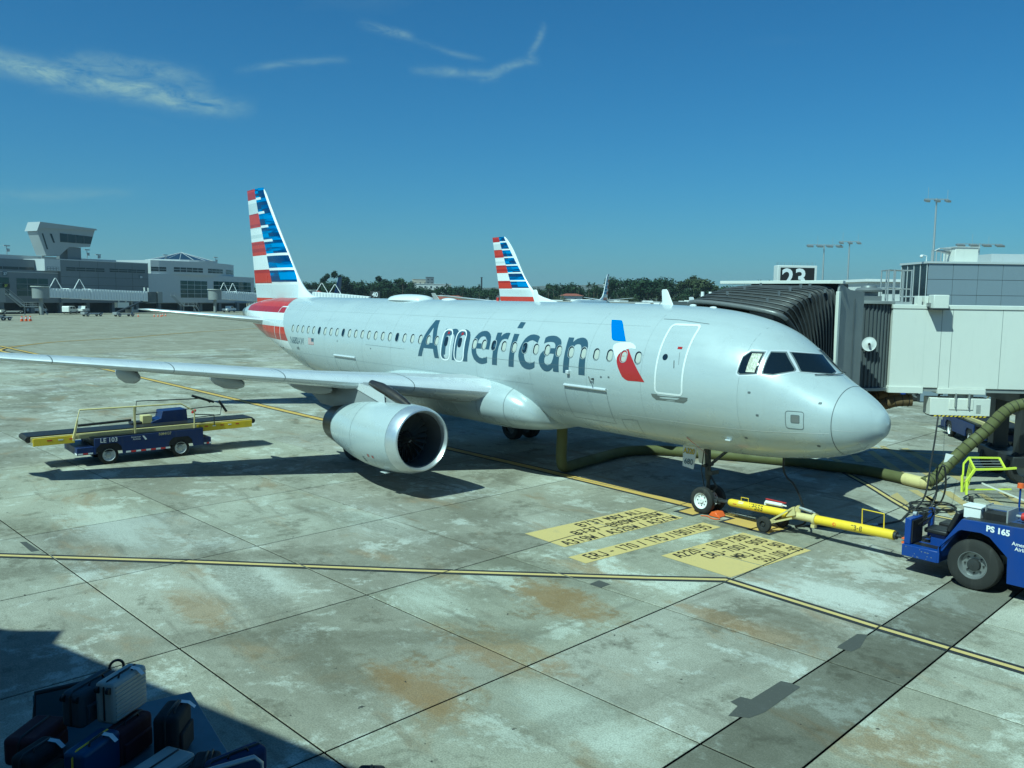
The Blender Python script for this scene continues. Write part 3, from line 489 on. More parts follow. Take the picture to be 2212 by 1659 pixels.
fT = pchip(NXs, [3.15, 3.35, 3.505, 3.70, 3.91, 4.13, 4.48, 4.89, 5.28, 5.53, 5.72, 5.81, 5.85, 5.86, 5.86, 5.86, 5.86, 5.86, 5.86, 5.83, 5.72, 5.5, 5.2])
fB = pchip(NXs, [3.15, 2.88, 2.737, 2.52, 2.346, 2.206, 2.095, 2.016, 1.94, 1.89, 1.85, 1.83, 1.82, 1.82, 1.82, 1.84, 1.96, 2.22, 2.68, 3.2, 3.74, 4.32, 4.65])
fW = pchip(NXs, [0, .206, .391, .66, .925, 1.13, 1.31, 1.48, 1.66, 1.79, 1.893, 1.945, 1.97, 1.975, 1.975, 1.97, 1.93, 1.83, 1.65, 1.38, 1.08, .62, .27])
def sec(x): t, b, w = fT(x), fB(x), fW(x); return (t+b)/2, (t-b)/2, w
def skin(x, z, off=0.004, side=1):
    zc, h, w = sec(max(0.02, x)); s_ = max(-0.9995, min(0.9995, (z-zc)/h)); y = w*sqrt(1-s_*s_)
    n = Vector((0, y/(w*w), (z-zc)/(h*h))).normalized()
    return Vector((x, side*(y+n.y*off), z+n.z*off))
def decal(polys, off=0.004, dz=0.07, dx=None, side=1, mb=None, m=0):
    """polys: list of (outline, [holes]) in station/height, wrapped on to the skin"""
    mb = mb or MB()
    for outer, holes in polys:
        t = MB(); t.flat(outer, lambda a, b: (a, 0, b), 0, holes)
        me = bpy.data.meshes.new('x'); me.from_pydata(t.v, [], t.f); bm = bmesh.new(); bm.from_mesh(me)
        zs = [v[2] for v in t.v]; xs = [v[0] for v in t.v]
        for lo, hi, st, nn in ((min(zs), max(zs), dz, 2), (min(xs), max(xs), dx, 0)):
            if not st: continue
            q = math.floor(lo/st)*st+st
            while q < hi:
                co = [0, 0, 0]; co[nn] = q; no = [0, 0, 0]; no[nn] = 1
                bmesh.ops.bisect_plane(bm, geom=bm.verts[:]+bm.edges[:]+bm.faces[:], plane_co=co, plane_no=no, dist=1e-5); q += st
        bm.verts.index_update()
        mb.add([skin(v.co.x, v.co.z, off, side) for v in bm.verts], [tuple(v.index for v in f.verts) for f in bm.faces], m)
        bm.free(); bpy.data.meshes.remove(me)
    return mb
def seam(path, w=0.014, off=0.004, mb=None, closed=False, k=8):
    mb = mb or MB(); P = list(path)+([path[0]] if closed else []); pts = []
    for a, b in zip(P, P[1:]):
        L = sqrt((a[0]-b[0])**2+(a[1]-b[1])**2); n = max(1, int(L/0.12)); pts += [(a[0]+(b[0]-a[0])*i/n, a[1]+(b[1]-a[1])*i/n) for i in range(n)]
    pts.append(P[-1]); Q = [skin(x, z, off) for x, z in pts]; V = []
    for i, q in enumerate(Q):
        d = (Q[min(i+1, len(Q)-1)]-Q[max(0, i-1)]).normalized(); zc, h, wd_ = sec(max(.02, pts[i][0])); n = Vector((0, q.y/(wd_*wd_), (q.z-zc)/(h*h))).normalized(); s_ = d.cross(n).normalized()
        V += [q-s_*w/2, q+s_*w/2]
    return mb.add(V, [(2*i, 2*i+1, 2*i+3, 2*i+2) for i in range(len(Q)-1)])
def fuselage_mesh(x0, x1, n=128, mb=None, m=0, cap=False, f=sec):
    mb = mb or MB(); st = []; x = x0
    while x < x1-1e-6:
        st.append(x); x += 0.025 if x < 0.3 else 0.07 if x < 1.5 else 0.13 if x < 6 else 0.5 if 8 < x < 22 else 0.3
    st.append(x1); V = []
    for x in st:
        zc, h, w = f(x); V += [(x, w*cos(2*pi*i/n), zc+h*sin(2*pi*i/n)) for i in range(n)]
    F = [(j*n+i, j*n+(i+1) % n, (j+1)*n+(i+1) % n, (j+1)*n+i) for j in range(len(st)-1) for i in range(n)]
    if cap: F.append(tuple(range((len(st)-1)*n, len(st)*n)))
    return mb.add(V, F, m)
plane = thing('airliner', 'silver American airliner with open engine inlet parked nose right across the apron', 'airliner', (5.07, 0, 0))
fus = fuselage_mesh(0.92, 36.9).build('fuselage', 'silver_skin', plane, smooth=35, world=True)
rad = MB(); rad.add([(0.0, 0, 3.15)], []); fuselage_mesh(0.0, 0.905, mb=rad); rad.build('radome', 'silver_skin', plane, smooth=60, world=True)
ss_ = MB(); V = []
for i in range(65):
    x = 0.912; zc, h, w = sec(x); a = 2*pi*i/64; V += [(x-0.011, (w-.001)*cos(a), zc+(h-.001)*sin(a)), (x+0.012, (w+.001)*cos(a), zc+(h+.001)*sin(a))]
ss_.add(V, [(2*i, 2*i+1, 2*i+3, 2*i+2) for i in range(64)]); ss_.build('radome_seam', 'seam', plane, world=True)
fuselage_mesh(36.88, 37.57, cap=True).build('tail_cone', 'grey_metal', plane, smooth=40, world=True)
fus['label'] = 'silver-grey fuselage with dark slate American lettering'
# --- lettering and emblem
T_ = TRACE
for key, ch in (('A', ['A_hole']), ('m', []), ('e', ['e_hole']), ('r', []), ('i', []), ('c', []), ('a', ['a_hole']), ('n', [])):
    mb = decal([(T_[key], [T_[h] for h in ch])])
    if key == 'i': decal([(T_['i_dot'], [])], mb=mb)
    mb.build('letter', 'letter_slate', plane, smooth=60, world=True)
decal([(T_['blue'], [])], 0.006).build('emblem_tail', 'emblem_blue', plane, smooth=60, world=True)
decal([(T_['eagle'], [])], 0.006).build('emblem_head', 'tail_white', plane, smooth=60, world=True)
decal([(T_['red'], [])], 0.005).build('emblem_body', 'emblem_red', plane, smooth=60, world=True)
def skin_text(txt, xa, zb, size, mat, name, bold=0.02, wide=1.0):
    mb = MB(); mb.text(txt, lambda u, v: skin(xa-u, zb+v, 0.005), size, 0, bold, 0, 'LEFT', wide); return mb.build(name, mat, plane, world=True)
skin_text('N680AW', 28.12, 3.69, 0.45, 'letter_slate', 'registration', 0.008, 0.92); skin_text('680', 27.45, 3.42, 0.20, 'seam', 'fleet_number', 0.0)
fl = MB(); x0, x1, z0, z1 = 26.02, 25.44, 3.74, 4.03; hz = (z1-z0)/13
for i in range(13): decal([([(x0, z0+i*hz), (x1, z0+i*hz), (x1, z0+(i+1)*hz), (x0, z0+(i+1)*hz)], [])], 0.004, mb=fl, m=0 if i % 2 == 0 else 1)
decal([([(x1+.25, z0+6*hz), (x1, z0+6*hz), (x1, z1), (x1+.25, z1)], [])], 0.007, mb=fl, m=2)
fl.build('flag', ['tail_red', 'tail_white', 'letter_slate'], plane, world=True)
# --- stripes round the aft fuselage
def bx_(z): return 28.1+(z-3.3)*0.78
def band(z0, z1, mat, xr=(36.9, 36.9), n=6):
    A = [(bx_(z0+(z1-z0)*i/n), z0+(z1-z0)*i/n) for i in range(n+1)]; B = [(xr[1], z1), (xr[0], z0)]
    decal([(A+B, [])], 0.004, 0.06, 0.5).build('tail_stripe', mat, plane, smooth=60, world=True)
band(5.36, 5.60, 'tail_bright_red', (35.9, 34.6)); band(5.07, 5.36, 'tail_red', (35.9, 35.9)); band(4.72, 5.07, 'tail_white', (36.5, 36.0)); band(4.41, 4.72, 'tail_pale', (36.0, 36.5)); band(4.08, 4.41, 'tail_bright_red', (34.9, 35.9)); band(3.76, 4.08, 'tail_red', (33.7, 34.8)); band(3.35, 3.76, 'tail_white', (32.3, 33.6)); band(5.60, 5.80, 'tail_red', (34.4, 33.0))
# --- cabin windows: raised frame, dark gasket, pane
def ring(outer, inner, f, mb, m=0):
    n = len(outer); return mb.add([f(*p) for p in outer]+[f(*p) for p in inner], [(i, (i+1) % n, n+(i+1) % n, n+i) for i in range(n)], m)
wins = [27.81-0.5365*i for i in range(5)]; wins = [27.81, 27.24, 26.67, 26.09, 25.54, 24.98, 24.42, 23.87, 23.33, 22.78, 22.24, 21.71, 21.17, 20.64, 20.11, 19.57, 19.04, 18.51, 17.98, 17.44, 16.90, 16.37, 15.84] + [13.58-0.528*i for i in range(15)]
dark = {5, 9, 17, 25, 28}
wf = None
for i, x in enumerate(wins):
    o1, o2, o3, o4 = (rrect(a, b, min(a, b)*0.48, 5) for a, b in ((0.262, 0.372), (0.246, 0.356), (0.222, 0.330), (0.212, 0.320)))
    P = lambda off: (lambda a, b: skin(x+a, 4.40+b, off))
    r = MB(); ring(o1, o2, lambda a, b: P(0.003)(a, b), r); r.v = r.v[:len(o1)]+[tuple(P(0.016)(*q)) for q in o2]; ring(o2, o3, P(0.016), r)
    n = len(o3); r.add([P(0.016)(*q) for q in o3]+[P(0.0035)(*q) for q in o4], [(j, (j+1) % n, n+(j+1) % n, n+j) for j in range(n)], 1)
    fr = MB(); 
    shade = i not in dark
    pm = MB(); pm.flat(o4, P(0.004), 0)
    if shade: pm.flat([(a*0.80-0.012, b*0.86-0.012) for a, b in o4], P(0.0055), 1)
    wo_ = pm.build('window', ['cabin_glass', 'shade_cream'], plane, world=True)
    r.build('window_frame', ['silver_skin', 'black_plastic'], wo_, world=True)
# --- doors and exits
def outline(cx, cz, w, h, r, stroke, name, mat='tail_white', lean=0.0, off=0.006):
    f = lambda a, b: skin(cx+a+lean*b, cz+b, off); O_ = rrect(w, h, r, 5); I_ = rrect(w-2*stroke, h-2*stroke, max(.02, r-stroke), 5)
    def dens(Q): 
        R_ = []
        for a, b in zip(Q, Q[1:]+Q[:1]):
            R_ += [(a[0]+(b[0]-a[0])*i/12, a[1]+(b[1]-a[1])*i/12) for i in range(12)]
        return R_
    return ring(dens(O_), dens(I_), f, MB()).build(name, mat, plane, world=True)
d1 = outline(5.07, 4.415, 0.93, 1.88, 0.13, 0.055, 'door_outline'); 
mb = MB(); mb.flat([(0.085*cos(2*pi*i/16), 0.085*sin(2*pi*i/16)) for i in range(16)], lambda a, b: skin(5.28+a, 4.47+b, 0.005)); mb.build('door_window', 'cabin_glass', plane, world=True)
mb = decal([([(5.66, 3.46), (4.46, 3.46), (4.48, 3.38), (4.60, 3.30), (5.50, 3.30), (5.63, 3.38)], [])], 0.004); mb.build('door_sill_plate', 'sill_grey', plane, world=True)
mb = seam([(4.97, 4.40), (4.93, 4.20)], 0.02, 0.007); seam([(4.86, 4.62), (4.80, 4.30)], 0.006, 0.007, mb); mb.build('door_arrow', 'black_mark', plane, world=True)
decal([([(4.97, 4.76), (4.83, 4.76), (4.83, 4.70), (4.97, 4.70)], [])], 0.006).build('door_placard', 'tail_red', plane, world=True)
seam([(5.95, 5.46), (5.4, 5.45), (4.45, 5.37)], 0.02).build('rain_gutter', 'seam', plane, world=True)
for cx in (15.24, 14.42):
    outline(cx, 4.28, 0.60, 1.12, 0.24, 0.05, 'exit_outline', lean=0.06)
    mb = MB(); mb.flat(rrect(0.20, 0.34, 0.095, 5), lambda a, b: skin(cx+a+.01, 4.40+b, 0.008)); mb.build('exit_window', 'cabin_glass', plane, world=True)
    decal([([(cx+.05, 4.66), (cx-.06, 4.66), (cx-.06, 4.74), (cx+.05, 4.74)], [])], 0.009).build('exit_placard', 'tail_red', plane, world=True)
    mb = decal([(rrect(0.26, 0.86, 0.1, 4), [])], 0.0055) if False else MB(); mb.flat([(a, b) for a, b in rrect(0.26, 0.80, 0.11, 5)], lambda a, b: skin(cx-0.06+a+0.08*b, 4.20+b, 0.0062)); mb.build('exit_panel', 'silver_skin', plane, world=True)
outline(29.9, 4.42, 0.86, 1.95, 0.14, 0.05, 'door_outline', lean=-0.02)
decal([([(30.45, 3.42), (29.5, 3.42), (29.6, 3.33), (30.35, 3.33)], [])], 0.006).build('door_sill_plate', 'sill_grey', plane, world=True)
for x0, x1, zb, name in ((9.06, 7.32, 2.36, 'cargo_door_seam'), (23.55, 21.72, 2.75, 'cargo_door_seam')):
    mb = seam([(x0, 3.42), (x0+.05, 2.9), (x0+.1, zb), (x1+.1, zb), (x1+.02, 2.9), (x1, 3.42)], 0.012, mb=None, closed=True); mb.build(name, 'seam', plane, world=True)
    mb = MB(); mb.tube([skin(x0+(x1-x0)*i/8, 3.40, 0.01) for i in range(9)], 0.045, 8); mb.build('door_hinge_cover', 'slat_white', plane, smooth=60, world=True)
outline(1.685, 3.16, 0.42, 0.44, 0.07, 0.014, 'service_panel', 'seam'); 
mb = MB(); mb.flat(rrect(0.19, 0.19, 0.03), lambda a, b: skin(1.67+a, 3.19+b, 0.005)); mb.build('static_port', 'grey_metal', plane, world=True); outline(1.67, 3.19, 0.20, 0.20, 0.03, 0.014, 'port_frame', 'seam', off=0.007)
seam([(7.05, 2.735), (5.5, 2.74), (4, 2.75), (2.4, 2.80), (0.95, 2.9)], 0.014).build('lap_seam', 'tail_white', plane, world=True); seam([(0.88, 3.0), (0.4, 2.96)], 0.012).build('lightning_strip', 'tail_white', plane, world=True)
skinmat('soft_seam', (0.36, 0.40, 0.41), 0.4, 0.1, 0.1, 0.2)
for x in (3.05, 6.02, 8.1, 10.6, 13.4, 16.6, 18.9, 21.1, 24.4, 27.2, 31.4, 33.2):
    seam([(x, fB(x)+.12), (x, 2.6), (x, 3.4), (x, 4.05), (x, 4.75), (x, 5.3), (x, fT(x)-.02)], 0.010, 0.003).build('frame_seam', 'soft_seam', plane, world=True)
for z, x0, x1 in ((5.25, 30, 6.2), (2.55, 22, 7.2), (3.28, 28, 10.5)): seam([(x0, z), (x1, z)], 0.008, 0.003).build('stringer_seam', 'soft_seam', plane, world=True)
for x, z in ((2.75, 3.75), (2.55, 3.2), (3.0, 2.55), (1.2, 3.6), (1.25, 2.55), (7.2, 3.78), (7.5, 3.76), (20.4, 3.86), (23.2, 4.02)): outline(x, z, .07, .05, .015, .02, 'skin_mark', 'seam')
seam([(20.8, 4.0), (17.9, 3.98)], 0.008).build('skin_seam', 'seam', plane, world=True); seam([(13.0, 3.97), (7.35, 3.97)], 0.008).build('skin_seam', 'seam', plane, world=True)
seam([(7.06, 2.55), (6.45, 2.60), (6.56, 2.13), (7.16, 2.16)], 0.012, closed=True).build('access_panel_seam', 'seam', plane, world=True)
mb = MB(); q = skin(7.81, 3.68, 0.0); mb.cyl(q, q+Vector((0, .09, 0)), 0.03, 0.02, 8); mb.tube([q+Vector((0, .08, 0)), q+Vector((.1, .1, .07)), q+Vector((-.02, .12, -.12))], 0.014, 6); mb.build('probe', 'dark_metal', plane, world=True)
q = skin(8.84, 3.80, 0.0); mb = MB(); mb.box(q+Vector((0, .04, 0)), (0.12, 0.10, 0.12)); mb.build('probe', 'slat_white', plane, bevel=0.02, world=True)
q = skin(3.53, 2.42, 0); mb = MB(); mb.box(q+Vector((0, .05, 0)), (0.16, 0.10, 0.04)); mb.build('probe', 'slat_white', plane, bevel=0.01, world=True)
mb = MB(); q = skin(4.94, 2.29, 0.02); mb.add([q, q+Vector((-.03, .03, .03)), Vector((4.45, .95, 1.86)), Vector((4.48, .9, 1.84))], [(0, 1, 2, 3)]); mb.build('pin_ribbon', 'tail_red', plane, world=True)
# --- cockpit panes: dark rim, glass, curtains behind
def pane(poly, name, mat, grow=0.035):
    c = Vector((sum(p[0] for p in poly)/len(poly), sum(p[1] for p in poly)/len(poly)))
    big = [tuple(c+(Vector(p)-c)*(1+grow/max(.05, (Vector(p)-c).length))) for p in poly]
    g = decal([(poly, [])], 0.010, 0.06, 0.08).build(name, mat, plane, smooth=80, world=True)
    decal([(big, [])], 0.006, 0.06, 0.08).build('pane_frame', 'seam', g, smooth=80, world=True)
    big2 = [tuple(c+(Vector(p)-c)*(1+2.2*grow/max(.05, (Vector(p)-c).length))) for p in poly]
    decal([(big2, [])], 0.003, 0.06, 0.08).build('pane_surround', 'slat_white', g, smooth=80, world=True); return g
pr_ = pane(T_['cw_rear'], 'cockpit_window', 'cockpit_glass'); pm_ = pane(T_['cw_mid'], 'cockpit_window', 'cockpit_glass')
decal([([(2.92, 4.69), (2.70, 4.69), (2.71, 4.24), (2.92, 4.24)], [])], 0.0115, 0.06, 0.06).build('curtain', 'curtain', pr_, smooth=80, world=True)
# windscreens: outlines over (y, z) pushed forward on to the nose
def nose_x(y, z):
    lo_, hi_ = 0.02, 6.0
    for _ in range(40):
        md_ = (lo_+hi_)/2; zc, h, w = sec(md_)
        if (y/w)**2+((z-zc)/h)**2 > 1: lo_ = md_
        else: hi_ = md_
    return hi_
def screen(poly, off):
    t = MB(); t.flat(poly, lambda a, b: (a, 0, b)); me = bpy.data.meshes.new('x'); me.from_pydata(t.v, [], t.f); bm = bmesh.new(); bm.from_mesh(me)
    for nn, lo_, hi_ in ((0, -1.2, 1.2), (2, 4.0, 5.0)):
        q = lo_
        while q < hi_:
            co = [0, 0, 0]; co[nn] = q; no = [0, 0, 0]; no[nn] = 1; bmesh.ops.bisect_plane(bm, geom=bm.verts[:]+bm.edges[:]+bm.faces[:], plane_co=co, plane_no=no, dist=1e-5); q += 0.06
    bm.verts.index_update(); mb = MB(); mb.add([Vector((nose_x(v.co.x, v.co.z)-off*.75, v.co.x, v.co.z+off*.6)) for v in bm.verts], [tuple(v.index for v in f.verts) for f in bm.faces]); bm.free(); bpy.data.meshes.remove(me); return mb
WS = [(p[1], p[2]) for p in T_['cw_front']]; WL = [(-max(y, 0.34)-0.02 if y > 0.34 else -0.36, z) for y, z in WS]
WL = [(-0.36, 4.76), (-0.80, 4.74), (-1.10, 4.28), (-0.95, 4.24), (-0.36, 4.24)]
for poly in (WS, WL):
    cx = sum(p[0] for p in poly)/len(poly); cz = sum(p[1] for p in poly)/len(poly); g_ = lambda e: [(cx+(a-cx)*(1+e/max(.1, sqrt((a-cx)**2+(b-cz)**2))), cz+(b-cz)*(1+e/max(.1, sqrt((a-cx)**2+(b-cz)**2)))) for a, b in poly]
    g = screen(poly, .022).build('windscreen', 'cockpit_glass', plane, smooth=80, world=True); screen(g_(.03), .015).build('pane_frame', 'seam', g, smooth=80, world=True); screen(g_(.075), .008).build('pane_surround', 'slat_white', g, smooth=80, world=True)
    zb = min(p[1] for p in poly)-.03; ys_ = sorted(p[0] for p in poly); mb = MB(); mb.tube([(nose_x(y, zb)-.035, y, zb+.02) for y in [ys_[0]+(ys_[-1]-ys_[0])*q for q in (.1, .35, .6, .85)]], .012, 6); mb.build('wiper', 'dark_metal', g, world=True)
# --- belly fairing
bt = [10.55, 10.6, 10.75, 11.1, 11.7, 12.7, 16, 18, 19.5, 20.6, 21.6]
bw, bz, bb = pchip(bt, [1.0, 1.50, 1.80, 2.05, 2.24, 2.34, 2.34, 2.32, 2.22, 2.02, 1.6]), pchip(bt, [2.05, 2.45, 2.78, 3.08, 3.34, 3.50, 3.52, 3.45, 3.2, 2.8, 2.3]), pchip(bt, [1.90, 1.80, 1.70, 1.62, 1.55, 1.50, 1.50, 1.52, 1.58, 1.68, 1.84])
mb = MB(); V = []; N_ = 64; st = [10.55+i*0.04 for i in range(18)]+[11.3+i*0.2 for i in range(55) if 11.3+i*0.2 <= 21.6]
for x in st:
    w, t, b = bw(x), bz(x), bb(x); zc, h = (t+b)/2, (t-b)/2
    V += [(x, w*math.copysign(abs(cos(a))**0.82, cos(a)), zc+h*math.copysign(abs(sin(a))**0.82, sin(a))) for a in [2*pi*i/N_ for i in range(N_)]]
mb.add(V, [(j*N_+i, j*N_+(i+1) % N_, (j+1)*N_+(i+1) % N_, (j+1)*N_+i) for j in range(len(st)-1) for i in range(N_)]+[tuple(range(N_)), tuple(range(len(V)-N_, len(V)))])
fair = mb.build('belly_fairing', 'silver_skin', plane, smooth=50, world=True)
def fair_pt(x, a, off=0.004):
    w, t, b = bw(x), bz(x), bb(x); zc, h = (t+b)/2, (t-b)/2; return Vector((x, (w+off)*math.copysign(abs(cos(a))**0.82, cos(a)), zc+(h+off)*math.copysign(abs(sin(a))**0.82, sin(a))))
for x in (11.6, 12.9, 15.2):
    mb = MB(); pts = [fair_pt(x+0.25*abs(sin(a*0.7))*0, a) for a in [-1.5+2.6*i/30 for i in range(31)]]; V = []
    for q in pts: V += [q-Vector((.007, 0, 0)), q+Vector((.007, 0, 0))]
    mb.add(V, [(2*i, 2*i+1, 2*i+3, 2*i+2) for i in range(30)]); mb.build('fairing_seam', 'seam', fair, world=True)
# --- wings and tailplane
def foil(s, t): return 5*t*(0.2969*sqrt(max(s, 0))-0.126*s-0.3516*s*s+0.2843*s**3-0.1015*s**4)
SS = [1, .9, .78, .66, .54, .42, .31, .21, .13, .08, .045, .02, .006, 0]
def wing_ring(le, c, t, tw=0.0, camber=0.012):
    R_ = []
    for up, lst in ((1, SS), (-1, SS[-2::-1])):
        for s_ in lst:
            z = up*foil(s_, t)*c+camber*c*(1-(2*s_-1)**2)*(1 if up > 0 else 0.6); x = s_*c
            R_.append(Vector((le[0]+x*cos(tw)+z*sin(tw), le[1], le[2]-x*sin(tw)+z*cos(tw))))
    return R_[:-1]
def loft(secs, sd=1, slat=0.0, mats=(0, 1, 2)):
    mb = MB(); rings = [wing_ring(*s_) for s_ in secs]; n = len(rings[0]); nl = len(SS)
    for R_ in rings: mb.v += [(p.x, p.y*sd, p.z) for p in R_]
    for j in range(len(rings)-1):
        for i in range(n):
            s_ = SS[i] if i < nl else SS[2*nl-2-i]; s2 = SS[(i+1) % n] if (i+1) % n < nl else SS[2*nl-2-(i+1) % n]
            le = max(s_, s2) <= slat+1e-6
            mb.f.append((j*n+i, j*n+(i+1) % n, (j+1)*n+(i+1) % n, (j+1)*n+i)); mb.m.append(mats[2] if le else mats[0] if i < nl-1 else mats[1])
    mb.f.append(tuple(range(n))); mb.m.append(mats[0]); mb.f.append(tuple(range(len(rings)*n-n, len(rings)*n))); mb.m.append(mats[0]); return mb
def wle(y): return 12.4+(y-2.3)*0.5095
def wz(y): return 2.90+0.0905*(y-2.5)
def wte(y): return 18.75-0.03*(y-2) if y < 6.4 else 18.62+(y-6.4)*(21.38-18.62)/(16.9-6.4)
ys = [1.6, 2.3, 3.3, 4.5, 6.4, 8, 10, 12, 14, 15.5, 16.6, 16.9]
for sd in (1, -1):
    S_ = [((wle(y), y, wz(y)), wte(y)-wle(y), (0.15-0.035*min(1, (y-1.6)/6)) if y < 16.8 else 0.07, radians(3.2-3.4*(y-1.6)/15), 0.014) for y in ys]
    w = loft(S_, sd, 0.13).build('wing', ['wing_grey', 'wing_under', 'slat_white'], plane, smooth=35, world=True)
    if sd == 1:
        for y in (4.4, 8.0, 10.9, 13.9):   # slat ends
            R_ = wing_ring((wle(y), y, wz(y)), wte(y)-wle(y), 0.15-0.035*min(1, (y-1.6)/6), radians(3.2-3.4*(y-1.6)/15), 0.014); mb = MB(); V = []
            for p in R_[6:22]: q = p+Vector((-0.004, 0, 0)); V += [q-Vector((0, .016, -0.003)), q+Vector((0, .016, 0.003))]
            mb.add(V, [(2*i, 2*i+1, 2*i+3, 2*i+2) for i in range(15)]); mb.build('slat_gap', 'seam', w, world=True)
    mb = MB(); x0 = wle(16.9); z0 = wz(16.9)
    mb.prism([(x0+.5, z0), (x0+1.15, z0+.75), (x0+1.75, z0+.80), (x0+1.55, z0+.05), (x0+1.75, z0-.42), (x0+1.2, z0-.38)], lambda a, b, c: (a, sd*(16.92+c), b), (-0.025, 0.025)); mb.build('wingtip_fence', 'slat_white', plane, world=True)
    for y, L in ((6.15, 3.6), (8.75, 3.1), (11.6, 2.6)):
        mb = MB(); c = Vector((wte(y)-L*0.30, sd*y, wz(y)-0.36)); prof = [(-L/2, 0.01), (-L/2+.12, .10), (-L*.3, .19), (0, .24), (L*.25, .19), (L*.42, .09), (L/2, 0.01)]
        mb.lathe(prof, (0, 0, 0), (1, 0, 0), 16); mb.v = [(c.x+p[0], c.y+p[1]*0.8, c.z+p[2]*1.15) for p in mb.v]; mb.build('flap_track_fairing', 'wing_under', plane, smooth=50, world=True)
    st_ = loft([((31.7, 0.5, 4.55), 3.6, 0.10, 0, 0), ((32.05, 0.9, 4.60), 3.4, 0.10, 0, 0), ((35.05, 6.0, 5.10), 1.6, 0.09, 0, 0), ((35.4, 6.22, 5.12), 1.3, 0.05, 0, 0)], sd, 0.08); st_.build('tailplane', ['wing_grey', 'wing_under', 'slat_white'], plane, smooth=35, world=True)
# --- fin with stripes
def make_fin(parent, rows, TE, HG, LI, LE, full_from, zoff=0.0, place=None, zbot=5.5, thick=0.105, bar=0.065):
    fTE, fHG, fLI, fLE = (pchip(*zip(*q)) for q in (TE, HG, LI, LE)); zs = set([zbot, rows[0]])
    for a, b in zip(rows, rows[1:]): zs |= {round(b+(a-b)*i/4, 3) for i in range(4)} | {round(a-bar, 3), round(a+bar, 3)}
    zs |= {round(rows[-1]-bar, 3), rows[-1]}; zs = sorted(z for z in zs if zbot <= z <= rows[0]+1e-6)
    nT, nB, nL = 4, 7, 5; V = []; n = (nT+nB+nL); mb = MB()
    for z in zs:
        te, hg, li, le = fTE(z), fHG(z), fLI(z), fLE(z); c = te-le
        xs = [te+(hg-te)*i/nT for i in range(nT)] + [hg+(li-hg)*i/nB for i in range(nB)] + [li+(le-li)*(i/nL)**0.6 for i in range(nL+1)]
        t = thick if z > 6.6 else thick*min(1, (5.2/c))
        for sd in (1, -1): V += [(x, sd*foil(max(0, (x-le)/c), t)*c*(0.75 if z > rows[0]-.08 else 1), z) for x in xs]
    m1 = n+1; rb = random.Random(5)
    for j in range(len(zs)-1):
        zm = (zs[j]+zs[j+1])/2; k_ = sum(1 for r in rows[1:] if zm < r); sub = rb.random(); near = min(rows[1:], key=lambda r: abs(r-zm)); isbar = abs(zm-near) < bar and near in rows[1:-1]
        for i in range(n):
            if i < nT: m = (2 if sub < 0.5 else 3) if k_ % 2 == 0 else (0 if sub < 0.6 else 1)
            elif i < nT+nB:
                m = (4, 5, 6, 4, 5)[int((sub*97+(3 if i < nT+3 else 0)*7.7) % 5)]
                if k_ >= len(rows)-2: m = (2 if sub < 0.5 else 3) if k_ % 2 == 0 else (0 if sub < 0.6 else 1)
                elif isbar and (rows.index(near) >= full_from or i < nT+4): m = 0
                if k_ == len(rows)-2: m = 0 if sub < 0.6 else 1
            else: m = 0
            for sd in (0, 1):
                o = j*2*m1+sd*m1; p = (j+1)*2*m1+sd*m1; mb.f.append((o+i, o+i+1, p+i+1, p+i)); mb.m.append(m)
    mb.v = [(place(Vector(v)) if place else v) for v in V]
    o = (len(zs)-1)*2*m1; mb.f.append(tuple(range(o, o+m1))+tuple(range(o+2*m1-1, o+m1-1, -1))); mb.m.append(0)
    return mb
FMATS = ['tail_white', 'tail_pale', 'tail_red', 'tail_bright_red', 'tail_blue', 'tail_navy', 'tail_sky']
rows = [11.70, 11.13, 10.35, 9.59, 8.82, 8.06, 7.29, 6.55, 5.77]
TE = [(5.4, 36.05), (6.5, 36.3), (11.8, 37.24)]; HG = [(5.4, 33.1), (6.59, 33.59), (8.05, 34.27), (10.3, 35.40), (11.7, 35.99)]
LI = [(5.4, 30.36), (6.24, 30.55), (6.57, 30.74), (8.02, 31.92), (9.6, 33.33), (10.9, 34.41), (11.75, 35.05)]; LE = [(5.4, 26.9), (5.80, 28.2), (5.93, 29.3), (6.12, 29.85), (6.36, 30.28), (6.64, 30.63), (7.28, 31.24), (8.32, 32.13), (9.4, 33.05), (10.82, 34.23), (11.46, 34.76), (11.72, 35.1)]
make_fin(plane, rows, TE, HG, LI, LE, 5).build('fin', FMATS, plane, smooth=25, world=True)
